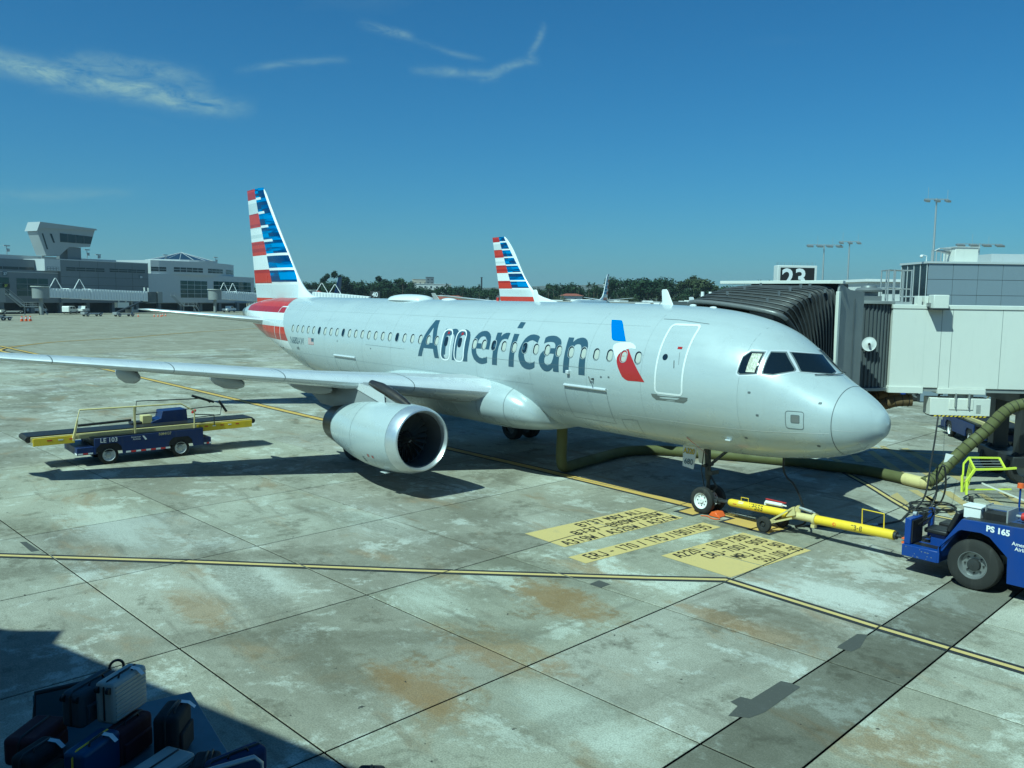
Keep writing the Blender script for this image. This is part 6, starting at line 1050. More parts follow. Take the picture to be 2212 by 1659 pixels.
# ================================================================ background
def at(x, y, d): return CAMP+(CF+CR*((x-1106)/1824.0)-CU*((y-829.5)/1824.0))*d
def atz(x, d, z=0.0):   # point at depth d below image column x, at height z
    p = at(x, 640, d); return Vector((p.x, p.y, z))
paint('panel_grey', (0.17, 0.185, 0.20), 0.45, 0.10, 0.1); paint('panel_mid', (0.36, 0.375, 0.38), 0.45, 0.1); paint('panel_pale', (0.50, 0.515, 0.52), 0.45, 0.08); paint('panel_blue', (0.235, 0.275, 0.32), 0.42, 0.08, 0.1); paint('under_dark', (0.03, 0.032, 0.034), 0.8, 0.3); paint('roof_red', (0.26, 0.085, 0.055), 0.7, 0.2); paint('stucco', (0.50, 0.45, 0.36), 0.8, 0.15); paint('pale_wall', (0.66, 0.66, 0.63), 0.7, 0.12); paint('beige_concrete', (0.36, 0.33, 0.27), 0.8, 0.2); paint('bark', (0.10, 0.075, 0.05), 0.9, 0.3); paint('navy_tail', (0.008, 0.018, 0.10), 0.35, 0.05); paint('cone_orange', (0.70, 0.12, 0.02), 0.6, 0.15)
paint('far_white', (0.82, 0.83, 0.82), 0.4, 0.05)
k = NT('green_glass'); k.done((0.015, 0.05, 0.048), 0.08, 0, 0.6)
k = NT('dark_glass'); k.done((0.018, 0.026, 0.034), 0.08, 0, 0.6)
# ---------------- far terminal on the left; local x runs along its face, y away from the apron
FA_ = atan2(-.91643, .40019); FO = Vector((226.8, -1.5, 0)); FE, FY = Vector((.40019, -.91643, 0)), Vector((.91643, .40019, 0))
def fw(x, y, z=0.0): v = FO+FE*x+FY*y; return Vector((v.x, v.y, z))
far = thing('terminal', 'grey panelled terminal with gates 37 and 38 on the far left', 'building', FO, FA_)
def fbox(a, b, name, mat, par=far, **k): m = MB(); m.span(a, b); return m.build(name, mat, par, **k)
fbox((-60, 0, 2.7), (61.8, 30, 11.0), 'lower_storey', 'panel_grey'); fbox((33.9, -.6, 2.7), (61.9, 20, 14.2), 'upper_block', 'panel_grey'); fbox((-60, 3, 11.0), (29.4, 24, 13.8), 'upper_storey', 'panel_grey'); fbox((-60, 8, 13.8), (58, 26, 15.0), 'roof_block', 'panel_pale'); fbox((29.5, -.8, 11.0), (33.9, 12, 14.1), 'stair_block', 'panel_pale')
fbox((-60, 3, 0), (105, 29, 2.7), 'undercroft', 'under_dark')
for x in range(-54, 104, 8): fbox((x, .3, 0), (x+1.0, 1.3, 2.8), 'column', 'panel_grey')
fbox((-60, -.06, 10.4), (33.8, .0, 10.55), 'cornice', 'panel_pale'); fbox((33.9, -.66, 14.0), (61.9, -.6, 14.25), 'cornice', 'panel_pale')
def glazing(x0, x1, z0, z1, nx, nz, y, mat='green_glass', par=far, bar='panel_grey'):
    m = MB(); m.span((x0, y, z0), (x1, y+.05, z1)); bk = m.build('window_frame', bar, par)
    for i in range(nx):
        for j in range(nz):
            w, h = (x1-x0)/nx, (z1-z0)/nz; m = MB(); m.span((x0+i*w+.09, y-.03, z0+j*h+.08), (x0+(i+1)*w-.09, y, z0+(j+1)*h-.08)); m.build('pane', mat, bk)
glazing(18.0-22, 20.4, 4.4, 9.1, 8, 3, -.06); glazing(22.2, 30.8, 4.4, 9.0, 3, 3, -.06); glazing(35.6, 47.3, 11.15, 12.25, 4, 2, -.66, 'dark_glass'); glazing(48.9, 60.8, 11.25, 12.3, 4, 2, -.66, 'dark_glass'); glazing(-30, 29.2, 11.1, 11.9, 14, 1, 2.94, 'dark_glass'); glazing(30.1, 33.5, 11.1, 12.1, 4, 2, -.86, 'panel_pale')
for i in range(5): fbox((34+i*5.6, -.62, 3), (34.06+i*5.6, -.6, 14), 'panel_joint', 'under_dark')
for z in (5.2, 7.4, 9.6): fbox((34, -.62, z), (61.8, -.6, z+.06), 'panel_joint', 'under_dark')
def plate(x, z, txt, w, h, mat, y=-.7, tm='white_mark', par=far):
    m = MB(); m.span((x, y-.06, z), (x+w, y, z+h)); s_ = m.build('gate_sign', mat, par); t = MB(); t.text(txt, lambda u, v: (x+w*.12+u, y-.075, z+h*.2+v), h*.85, 0, .02, 0, 'LEFT', .95); t.build('gate_number', tm, s_); return s_
plate(18.8, 9.4, '37', 1.1, 1.1, 'letter_slate', -.05); plate(18.7, 6.5, '37', 1.6, 1.0, 'black_mark', -.3, 'lime_paint'); plate(58.7, 9.6, '38', 1.1, 1.1, 'letter_slate', -.65); plate(66.8, 5.9, '38', 1.9, 1.1, 'black_mark', -.6, 'lime_paint')
# round end pavilion
def drum(x0, x1, z0, z1, bulge, name, mat, y0=0.0, back=24, n=18):
    m = MB(); P = [(x0+(x1-x0)*i/n, y0-bulge*sin(pi*min(1, max(0, i/n)))**.8+(i/n)**2*6) for i in range(n+1)] + [(x1, back), (x0, back)]
    m.prism(P, lambda a, b, c: (a, b, c), (z0, z1)); return m.build(name, mat, far), P[:n+1]
lo, LP = drum(62.0, 112, 2.7, 11.3, 2.0, 'pavilion_base', 'panel_pale'); up, UP = drum(64.2, 103.5, 11.3, 15.3, 4.0, 'pavilion_drum', 'panel_pale', 1.0)
fbox((62.0, -.4, 2.7), (64.2, 2, 11.2), 'wedge_wall', 'panel_pale'); fbox((62, .8, 2.4), (106, 24, 2.7), 'pavilion_soffit', 'panel_grey')
def arc_glass(P, i0, i1, z0, z1, rows, par, mat):
    for i in range(i0, i1):
        a, b = Vector((*P[i], 0)), Vector((*P[i+1], 0)); d = (b-a).normalized(); nn = Vector((d.y, -d.x, 0))
        for j in range(rows):
            h = (z1-z0)/rows; m = MB(); q = [a+d*.10+nn*.05, b-d*.10+nn*.05]; m.prism([(0, 0), (1, 0), (1, 1), (0, 1)], lambda u, v, c: (*(q[0].lerp(q[1], u)+nn*c).xy, z0+j*h+.07+v*(h-.14)), (-.09, 0)); m.build('pane', mat, par)
arc_glass(LP, 4, 8, 4.2, 9.5, 4, lo, 'green_glass'); arc_glass(LP, 9, 17, 4.2, 9.6, 4, lo, 'green_glass'); arc_glass(UP, 0, 2, 12.0, 13.4, 2, up, 'dark_glass'); arc_glass(UP, 3, 8, 12.0, 13.5, 2, up, 'dark_glass'); arc_glass(UP, 9, 13, 12.0, 13.5, 2, up, 'dark_glass'); arc_glass(UP, 14, 18, 12.0, 13.5, 2, up, 'dark_glass')
m = MB(); c0 = Vector((83.5, 9.5, 0)); N_ = 16; V = [(c0.x+10.4*cos(2*pi*i/N_), c0.y+10.4*sin(2*pi*i/N_), 15.9) for i in range(N_)]+[(c0.x, c0.y, 18.6)]; m.add(V, [(i, (i+1) % N_, N_) for i in range(N_)]); sk = m.build('skylight', 'dark_glass', far)
m = MB(); [m.cyl(V[i], V[-1], .09, n=5) for i in range(N_)]; m.cyl((c0.x, c0.y, 15.2), (c0.x, c0.y, 15.95), 10.9, n=24); m.cyl((c0.x, c0.y, 18.5), (c0.x, c0.y, 19.3), .06, n=5); m.build('skylight_bars', 'panel_pale', sk)
# ramp control tower on the roof
m = MB(); m.prism([(28.4, 21.0), (29.4, 23.4), (45.2, 22.6), (43.5, 17.9), (37.2, 17.5), (34.2, 15.0), (30.6, 15.0)], lambda a, b, c: (a, c, b), (0.0, 4.0)); tw = m.build('control_tower', 'panel_mid', far); m = MB(); m.prism([(28.0, 21.1), (29.2, 21.9), (45.5, 22.5), (45.3, 22.9), (29.0, 23.5)], lambda a, b, c: (a, c, b), (-.5, 4.5)); m.build('tower_roof', 'panel_mid', tw); m = MB(); m.prism([(34.7, 21.0), (44.4, 20.7), (43.7, 18.7), (34.7, 18.7)], lambda a, b, c: (a, c, b), (-.1, 0.0)); tg = m.build('tower_glass', 'dark_glass', tw); fbox((37.0, .4, 14), (41, 5, 17.6), 'tower_stem', 'panel_grey', tw)
m = MB(); m.prism([(29.6, 20.6), (30.0, 20.6), (31.2, 16.6), (30.8, 16.6)], lambda a, b, c: (a, c, b), (-.06, 0.0)); m.prism([(31.8, 20.7), (32.4, 20.7), (33.2, 18.4), (32.7, 18.4)], lambda a, b, c: (a, c, b), (-.06, 0.0)); m.build('tower_slot', 'dark_glass', tw); [fbox((36.8+i*2.4, -.14, 18.7), (36.9+i*2.4, -.1, 20.9), 'mullion', 'panel_grey', tg) for i in range(3)]
for x, z0, h in ((24, 15, 2.2), (33.5, 14.2, 2.2), (47, 15, 2.4), (50.5, 15, 1.2), (74, 15.3, 2.0), (94.5, 15.3, 2.2)):
    m = MB(); m.cyl((x, 6, z0), (x, 6, z0+h), .10, n=6); m.box((x, 6, z0+h), (1.6, .4, .3)); m.box((x+.4, 6, z0+h*.5), (.5, .5, .8)); m.build('roof_equipment', 'galvanised', far)
# ---------------- jet bridges of the far terminal
def far_bridge(label, x0, x1, xs, zt0, zt1, h, y=-15.0, tri=(), cab=True, stair=True):
    B = thing('jet_bridge', label, 'jet bridge', fw(x0, y), FA_, 'ribbed white jet bridges of the far terminal'); L = x1-x0
    zt = lambda x: zt0+(zt1-zt0)*x/L; edges = [0]+[q-x0 for q in xs]+[L]
    for i, (a, b) in enumerate(zip(edges, edges[1:])):
        g_ = .12*i; m = MB(); m.prism([(a, zt(a)-h-g_), (b, zt(b)-h-g_), (b, zt(b)+g_), (a, zt(a)+g_)], lambda p, q, c: (p, c, q), (-g_, 2.8+g_)); s_ = m.build('tunnel', 'far_white', B)
        n = int((b-a)/.82)
        for j in range(n):
            x = a+(j+.25)*(b-a)/n; m = MB(); m.prism([(x, zt(x)-h-g_+.12), (x+.42, zt(x)-h-g_+.12), (x+.42, zt(x)+g_-.12), (x, zt(x)+g_-.12)], lambda p, q, c: (p, c, q), (-g_-.16, -g_)); m.build('rib', 'far_white', s_)
    m = MB(); m.cyl((-1.2, 1.4, zt(0)-h-.2), (-1.2, 1.4, zt(0)+.3), 1.9, n=24); m.cyl((-1.2, 1.4, 0), (-1.2, 1.4, zt(0)-h), .45, n=14); m.build('rotunda', 'bridge_grey', B, smooth=40); m = MB(); m.cyl((-1.2, 1.4, zt(0)+.3), (-1.2, 1.4, zt(0)+.45), 2.2, n=24); m.build('rotunda_roof', 'bridge_white', B)
    for t in tri:
        m = MB(); z = zt(t-x0); m.tube([(t-x0-1.7, 1.4, z), (t-x0-.12, 1.4, z+2.55), (t-x0+.12, 1.4, z+2.55), (t-x0+1.7, 1.4, z-.1)], .09, 6); m.build('truss_hoop', 'white_paint', B)
    if cab:
        m = MB(); m.cyl((L+1.6, 1.4, zt(L)-h-.5), (L+1.6, 1.4, zt(L)+.1), 2.1, n=24); m.build('cab', 'slat_dark', B, smooth=40); m = MB(); m.span((L+3.4, -.2, zt(L)-h-.5), (L+5.0, 3.2, zt(L)+.1)); m.build('canopy', 'bridge_grey', B); m = MB(); m.cyl((L-4, 1.4, 0), (L-4, 1.4, zt(L)-h+.3), .3, n=10); m.span((L-5, .2, .2), (L-3, 2.6, 1.1)); m.build('lift_leg', 'grey_metal', B); m = MB(); m.span((L-9.5, -.1, zt(L)-h-1.9), (L-6, 1.2, zt(L)-h-.5)); m.span((L-9, .2, zt(L)-h-.6), (L-8.7, .4, zt(L)-h)); m.span((L-6.8, .2, zt(L)-h-.6), (L-6.5, .4, zt(L)-h)); m.build('air_unit', 'bridge_white', B)
        m = MB(); m.cyl((L-.6, .3, zt(L)), (L-.6, .3, zt(L)+1.3), .18, n=8); m.cyl((L+.7, .3, zt(L)), (L+.7, .3, zt(L)+1.2), .18, n=8); m.build('lift_post', 'bridge_white', B)
    return B
far_bridge('long ribbed white jet bridge of gate 38 with two hoops on top', 21.2, 50, (26.5, 32.4), 6.5, 5.8, 2.3, -14, (24, 30.6)); far_bridge('ribbed white jet bridge partly hidden by the near fin', 77, 106, (83,), 6.5, 5.5, 2.5, -14, (79.5, 83.2)); b3 = far_bridge('short piece of jet bridge at the far left edge below gate 37', -22, 5.2, (), 6.0, 6.2, 2.6, -14, (), True)
b4 = far_bridge('ribbed white jet bridge seen over the airliner crown right of the fin', 0, 16, (5,), 6.6, 5.3, 2.4, 0, (2.5, 6.2), False); b4.location = (207.9, -89.1, 0); b4.rotation_euler = (0, 0, atan2(-11.3, -9.6))
# boarding stairs beside gate 37 and 38
for lab, x0 in (('white steel stair with railings below gate 37', 12.6), ('white steel stair with railings beside gate 38 pavilion', 61.0)):
    S_ = thing('steel_stair', lab, 'stairs', fw(x0, -12), FA_); m = MB(); m.beam((0, 0, 5.0), (3.6, 0, 2.0), .1, .3); m.beam((0, 1.4, 5.0), (3.6, 1.4, 2.0), .1, .3); m.span((3.5, -.1, 1.85), (8.2, 1.5, 2.05)); m.beam((8, 0, 2), (9.4, 0, .05), .1, .25); m.beam((8, 1.4, 2), (9.4, 1.4, .05), .1, .25); m.build('stringer', 'galvanised', S_)
    for i in range(11): m = MB(); m.box((.2+i*.32, .7, 4.85-i*.27), (.3, 1.3, .05)); m.build('tread', 'grey_metal', S_)
    m = MB()
    for y in (0, 1.4): m.tube([(0, y, 6.0), (3.6, y, 3.0), (8.2, y, 3.05), (9.5, y, 1.0)], .05, 5); m.tube([(0, y, 5.5), (3.6, y, 2.5), (8.2, y, 2.5)], .035, 5); [m.cyl((x, y, 1.9), (x, y, 3.05), .035, n=5) for x in (3.6, 5, 6.5, 8.2)]
    m.build('railing', 'galvanised', S_); m = MB(); [m.cyl((x, .7, 0), (x, .7, 1.9), .14, n=8) for x in (4, 7.8)]; m.build('post', 'grey_metal', S_)
# ---------------- vehicles near the far terminal
def van(label, loc, rz, pickup=False, name='van'):
    v = thing(name, label, 'pickup' if pickup else 'van', loc, rz)
    P = [(-2.3, .45), (-2.3, 1.75), (-2.1, 1.95), (.6, 1.95), (1.25, 1.25), (2.25, 1.1), (2.35, .45)] if not pickup else [(-2.7, .55), (-2.7, 1.15), (-.7, 1.15), (-.6, 1.9), (.7, 1.92), (1.25, 1.3), (2.6, 1.2), (2.7, .55)]
    m = MB(); m.prism(P, lambda a, b, c: (a, c, b), (-.92, .92)); m.build('body', 'white_paint', v, bevel=.06)
    for y in (-.925, .925): m = MB(); m.prism([(-.45, 1.3), (-.4, 1.8), (.55, 1.8), (1.0, 1.3)] if pickup else [(-.3, 1.25), (-.3, 1.8), (.5, 1.8), (.98, 1.25)], lambda a, b, c: (a, c, b), (y-.01, y+.01)); m.build('side_window', 'dark_glass', v)
    if not pickup:
        for y in (-.925, .925): m = MB(); m.prism([(-1.6, 1.3), (-1.6, 1.8), (-.55, 1.8), (-.55, 1.3)], lambda a, b, c: (a, c, b), (y-.01, y+.01)); m.build('side_window', 'dark_glass', v)
    m = MB(); x0 = .72 if pickup else .64; m.add([(x0, -.8, 1.9), (x0, .8, 1.9), (1.26, .82, 1.32), (1.26, -.82, 1.32)], [(0, 1, 2, 3)]); m.v = [(x+.03, y, z+.02) for x, y, z in m.v]; m.build('windscreen', 'dark_glass', v)
    m = MB(); m.span((2.3 if not pickup else 2.66, -.7, .6), (2.38 if not pickup else 2.73, .7, .95)); m.build('grille', 'black_plastic', v)
    for x in (-1.45, 1.45):
        for y in (-.85, .85): t = MB(); t.cyl((x, y-.11, .36), (x, y+.11, .36), .36, n=20); w_ = t.build('wheel', 'dark_rubber', v); t = MB(); t.cyl((x, y-.12, .36), (x, y+.12, .36), .2, n=14); t.build('rim', 'galvanised', w_)
    return v
VA = FA_
van('white panel van parked under the far terminal', (234, -33.6, 0), VA+radians(25)); van('white pickup parked beside the panel van at the far terminal', (239.5, -37.8, 0), VA+radians(35), True, 'pickup'); van('white pickup parked under the bridge left of the near tail', (246, -80.5, 0), VA+radians(15), True, 'pickup'); van('pale pickup behind the steel stair at the far terminal', (240, -26.5, 0), VA+pi, True, 'pickup')
def dolly(label, loc, rz, L=5.0, mat='galvanised', boom=False):
    d = thing('belt_loader' if boom else 'baggage_tug', label, 'belt loader' if boom else 'tug', loc, rz); m = MB(); m.span((-L/2, -.7, .45), (L/2, .7, .75)); m.span((-L/2, -.7, .75), (-L/2+1.0, .7, 1.05)); m.build('bed', mat, d, bevel=.03)
    for x in (-L/2+.9, L/2-.7):
        for y in (-.7, .7): t = MB(); t.cyl((x, y-.1, .36), (x, y+.1, .36), .36, n=18); w_ = t.build('wheel', 'dark_rubber', d); t = MB(); t.cyl((x, y-.11, .36), (x, y+.11, .36), .16, n=12); t.build('rim', 'white_paint', w_)
    if boom: m = MB(); m.beam((-L/2+.4, 0, .9), (L/2+2.6, 0, 3.6), .7, .28); m.build('conveyor', 'dark_metal', d); m = MB(); m.beam((L/2-.5, 0, .7), (L/2+.3, 0, 2.4), .1, .1); m.build('boom_strut', 'galvanised', d)
    else: m = MB(); m.box((-L/2+1.4, 0, .98), (.5, 1.0, .35)); m.build('seat', 'black_plastic', d); m = MB(); m.cyl((-L/2+1.0, 0, 1.0), (-L/2+.8, 0, 1.4), .03, n=6); m.build('steering_column', 'black_plastic', d)
    return d
dolly('low pale baggage tug with dark wheels before the white vans', (208.2, -32.6, 0), FA_); dolly('pale belt loader with dark raised conveyor at the far gate', (204.8, -38.8, 0), FA_, 5.2, boom=True); dolly('small grey tug at the far left edge of the apron', (181.5, -10.2, 0), FA_+.1, 3.0); dolly('cream equipment cart under the far left bridge', (231, -19.5, 0), FA_, 5.5, 'cream_paint')
cone = thing('traffic_cone', 'orange traffic cone in the row before the far gate', 'cone', (203.2, -41.6, 0), 0, 'cones on the far apron'); m = MB(); m.lathe([(.02, .18), (.06, .17), (.72, .04), (.74, .01)], (0, 0, 0), (0, 0, 1), 12); m.box((0, 0, .015), (.42, .42, .03)); m.build('cone_body', 'cone_orange', cone, smooth=40); m = MB(); m.lathe([(.36, .115), (.52, .085)], (0, 0, 0), (0, 0, 1), 12); m.build('reflective_band', 'white_mark', cone)
CN = [cone]
for p in ((202.6, -45.1), (202.4, -45.9), (202.3, -46.6), (207.5, -49.3), (207.2, -48.5)): c = copy_tree(cone); c.location = (*p, 0); CN.append(c)
for i in range(6): c = copy_tree(cone); q = Vector((176.0, -12.4, 0))+FE*(i*.42)+FY*((i % 2)*.4); c.location = q; c['label'] = 'red and white cone in the tight cluster at far left'; c['group'] = 'cones clustered at far left'; c.scale = (1.15, 1.15, 1.35); c['label'] = ('leftmost', 'second', 'third', 'fourth', 'fifth', 'rightmost')[i] + ' red and white cone of the tight cluster at far left'
for c, l_ in zip(CN, ('orange traffic cone beside the pale belt loader at the far gate', 'leftmost of three orange cones side by side before gate 38', 'middle of three orange cones side by side before gate 38', 'rightmost of three orange cones side by side before gate 38', 'right one of two orange cones behind the row of three', 'left one of two orange cones behind the row of three')): c['label'] = l_
# ---------------- other airliners, tails showing over the crown
def parked(label, loc, rz, tail='stripes', name='parked_airliner', grp=None):
    A_ = thing(name, label, 'airliner', loc, rz, grp); f_t = pchip([0, .3, 1.2, 2.6, 4.5, 7, 28, 34, 39], [3.0, 3.6, 4.3, 4.9, 5.25, 5.38, 5.38, 5.25, 4.9]); f_b = pchip([0, .3, 1.2, 2.6, 4.5, 7, 26, 32, 39], [3.0, 2.6, 2.1, 1.7, 1.45, 1.35, 1.35, 2.4, 4.2]); f_w = pchip([0, .3, 1.2, 2.6, 4.5, 7, 26, 32, 39], [0.02, .5, 1.05, 1.5, 1.78, 1.88, 1.88, 1.45, .3])
    m = MB(); fuselage_mesh(0, 39, 40, m, 0, True, lambda x: ((f_t(x)+f_b(x))/2, (f_t(x)-f_b(x))/2, f_w(x))); m.build('fuselage', 'silver_skin' if tail == 'stripes' else 'tail_white', A_, smooth=40)
    r7 = [12.5, 11.95, 11.1, 10.25, 9.4, 8.55, 7.70, 6.85, 6.0]
    te = [(5.0, 37.0), (6.0, 37.25), (12.6, 38.75)]; hg = [(5.0, 34.0), (6.85, 34.9), (12.6, 37.55)]; li = [(5.0, 30.9), (6.3, 31.6), (6.85, 32.1), (12.6, 36.7)]; le = [(5.0, 25.5), (5.4, 27.2), (5.75, 29.0), (6.15, 30.6), (6.85, 31.8), (12.2, 36.1), (12.55, 36.6)]
    fm = FMATS if tail == 'stripes' else [tail]*7
    make_fin(A_, r7, te, hg, li, le, 0, zbot=5.1, bar=.075).build('fin', fm, A_, smooth=25)
    for sd in (1, -1):
        loft([((33.6, .5, 5.2), 4.0, .09, 0, 0), ((38.0, 7.1, 6.0), 1.5, .08, 0, 0)], sd, .08).build('tailplane', ['wing_grey', 'wing_under', 'slat_white'], A_, smooth=35); loft([((12.8, 1.5, 2.2), 7.6, .13, 0, .01), ((16.2, 6, 2.6), 4.4, .11, 0, .01), ((22.6, 16.8, 3.8), 1.6, .1, 0, .01), ((24.4, 17.6, 6.2), .6, .08, 0, 0)], sd, .1).build('wing', ['wing_grey', 'wing_under', 'slat_white'], A_, smooth=35)
        m = MB(); m.lathe([(0, .75), (.05, .9), (.9, 1.02), (2.2, .98), (3.6, .6)], (11.6, sd*4.85, 1.45), (1, 0, 0), 20); m.build('engine', 'silver_skin', A_, smooth=40)
    return A_
parked('second American striped tail rising behind the airliner crown', (26.6, -39.9, 0), 0)
p3 = at(1311, 640, 236); aft = Vector((.70, -.714, 0)); aft.rotate(Matrix.Rotation(radians(-14), 3, 'Z')); parked('third American striped tail seen nearly edge on, small in the distance', (p3.x-aft.x*36.5, p3.y-aft.y*36.5, 0), atan2(aft.y, aft.x))
p4 = at(733, 640, 250); af4 = Vector((.65, -.76, 0)).normalized(); parked('airliner with plain dark blue tail behind the far jet bridge', (p4.x-af4.x*36.5, p4.y-af4.y*36.5, -1.5), atan2(af4.y, af4.x), 'navy_tail')
# ---------------- gate sign 23
sg = thing('gate_sign', 'white box sign with black face reading 23 above the bridge canopy', 'sign', (7.75, -8.35, 0), atan2(.62, -.78)-pi/2)
m = MB(); m.span((-.72, -.45, 6.12), (.72, 0, 7.28)); bx_s = m.build('box', 'pale_wall', sg, bevel=.015); m = MB(); m.span((-.62, .0, 6.2), (.62, .012, 7.20)); m.build('black_face', 'black_mark', bx_s); t = MB(); t.text('23', lambda u, v: (.58-u, .02, 6.50+v), .95, 0, .02, 0, 'LEFT', .98); t.build('digits', 'white_mark', bx_s)
m = MB(); [m.cyl((-.7+i*.047, -.1-.2*(i % 3)*.5, 7.28), (-.7+i*.047+random.uniform(-.03, .03), -.1-.2*(i % 3)*.5+random.uniform(-.04, .04), 7.40), .004, n=3, caps=False) for i in range(31)]; m.build('bird_spikes', 'grey_metal', sg); m = MB(); m.cyl((0, -.22, 0), (0, -.22, 6.15), .12, n=12); m.build('post', 'bridge_grey', sg)
# ---------------- concourse at the right, with separate cladding panels
CO = Vector((13.62, -31.85, 0)); ca = atan2(-.771, -.637); con_ = thing('concourse', 'blue-grey panelled concourse beyond the jet bridge at the right edge', 'building', CO, ca)
m = MB(); m.span((.03, .03, 0), (34, 3.4, 8.30)); m.build('core', 'under_dark', con_); m = MB(); m.span((-.1, -.1, 8.30), (34.1, 3.5, 8.42)); m.build('parapet', 'panel_pale', con_)
for i in range(17):
    for j in range(9):
        m = MB(); m.span((i*1.48+.012, -.03, 8.28-(j+1)*.915+.012), ((i+1)*1.48-.012, .03, 8.28-j*.915-.012)); m.build('cladding_panel', 'panel_blue', con_)
m = MB(); m.span((-.02, .05, .5), (.03, 3.38, 8.28)); sgl = m.build('end_window', 'dark_glass', con_); [fbox((-.05, .05+i*.82, .5), (-.02, .11+i*.82, 8.28), 'mullion', 'panel_pale', con_) for i in range(5)]; [fbox((-.05, .05, 2.5+i*1.9), (-.02, 3.38, 2.58+i*1.9), 'mullion', 'panel_pale', con_) for i in range(3)]
m = MB(); m.span((1.95, .8, 8.42), (3.35, 2.2, 9.30)); hv = m.build('roof_unit', 'cream_paint', con_, bevel=.02); m = MB(); m.span((1.88, .75, 9.30), (3.42, 2.25, 9.36)); m.build('unit_lid', 'panel_pale', hv)
m = MB(); [m.tube([(.75+i*.28, 1.2, 8.4), (.75+i*.28, 1.2, 9.12-i*.06), (1.95, 1.4, 9.12-i*.06)], .045, 6) for i in range(4)]; m.tube([(.9, 1.2, 9.1), (1.2, 1.2, 9.25), (1.9, 1.2, 9.25)], .05, 6); m.build('pipework', 'galvanised', con_); m = MB(); m.tube([(.0, .3, 8.4), (.0, .3, 8.75), (-.25, .3, 8.8)], .03, 6); m.ball((-.3, .3, 8.72), .10); m.build('camera', 'white_paint', con_, smooth=50); m = MB(); m.span((9.2, -.9, 6.6), (10.6, 0, 7.6)); m.build('wall_box', 'beige_concrete', con_); m = MB(); m.span((4.6, 1.6, 8.42), (20, 3.2, 9.0)); m.build('penthouse', 'panel_pale', con_)
# overpass and pale roof further back
op = thing('overpass', 'beige concrete roadway wall behind the bridge cab', 'overpass', atz(1900, 105), ca); m = MB(); m.span((-14, 0, 4.0), (34, 8, 6.05)); m.build('parapet', 'beige_concrete', op); m = MB(); m.span((-14, 1, 0), (34, 7, 4.0)); m.build('underside', 'under_dark', op); m = MB(); m.span((-16, -.4, 6.05), (30, 8, 6.35)); m.build('edge_cap', 'pale_wall', op)
oc = thing('parking_building', 'low white roof behind the beige roadway wall', 'building', atz(1905, 130), ca); m = MB(); m.span((-2.4, 0, 0), (17, 10, 9.0)); m.build('wall', 'pale_wall', oc); m = MB(); m.span((-2.8, -.5, 9.0), (17.5, 10.5, 9.4)); m.build('roof', 'white_paint', oc); m = MB(); m.span((0, -.05, 7.2), (16, 0, 7.8)); m.build('window_band', 'dark_glass', oc)
# light masts
def mast(label, x, ytop, d, heads=4, w=1.0):
    p = atz(x, d); top = at(x, ytop, d).z; L = thing('light_mast', label, 'light mast', p, ca, 'apron light masts'); m = MB(); m.cyl((0, 0, 0), (0, 0, top-.2), .22, .10, 10); m.build('pole', 'galvanised', L, smooth=50); m = MB(); m.beam((-3.0*w, 0, top-.3), (3.0*w, 0, top-.3), .12, .12); m.cyl((-1.2, 0, top-.3), (-1.2, 0, top+1.3), .025, n=4); m.cyl((1.5, 0, top-.3), (1.5, 0, top+1.0), .025, n=4); m.build('crossarm', 'galvanised', L)
    for i in range(heads): m = MB(); x_ = (-2.6+5.2*i/(heads-1))*w; m.box((x_, -.25, top-.55), (1.0*w, .8, .26), R=Matrix.Rotation(radians(18), 3, 'X')); m.build('floodlight', 'grey_metal', L)
    m = MB(); m.box((.35, 0, 6.4), (.7, .6, 2.0)); m.build('switch_box', 'galvanised', L)
mast('light mast with four heads in a row right of sign 23', 1775, 526, 150); mast('light mast with bunched heads, second right of sign 23', 1829, 519, 150, 3, .6); mast('tallest light mast rising above the concourse corner', 2010, 428, 118, 3, .55); mast('light mast whose head shows above the concourse roof', 2108, 524, 140, 4, 1.25)
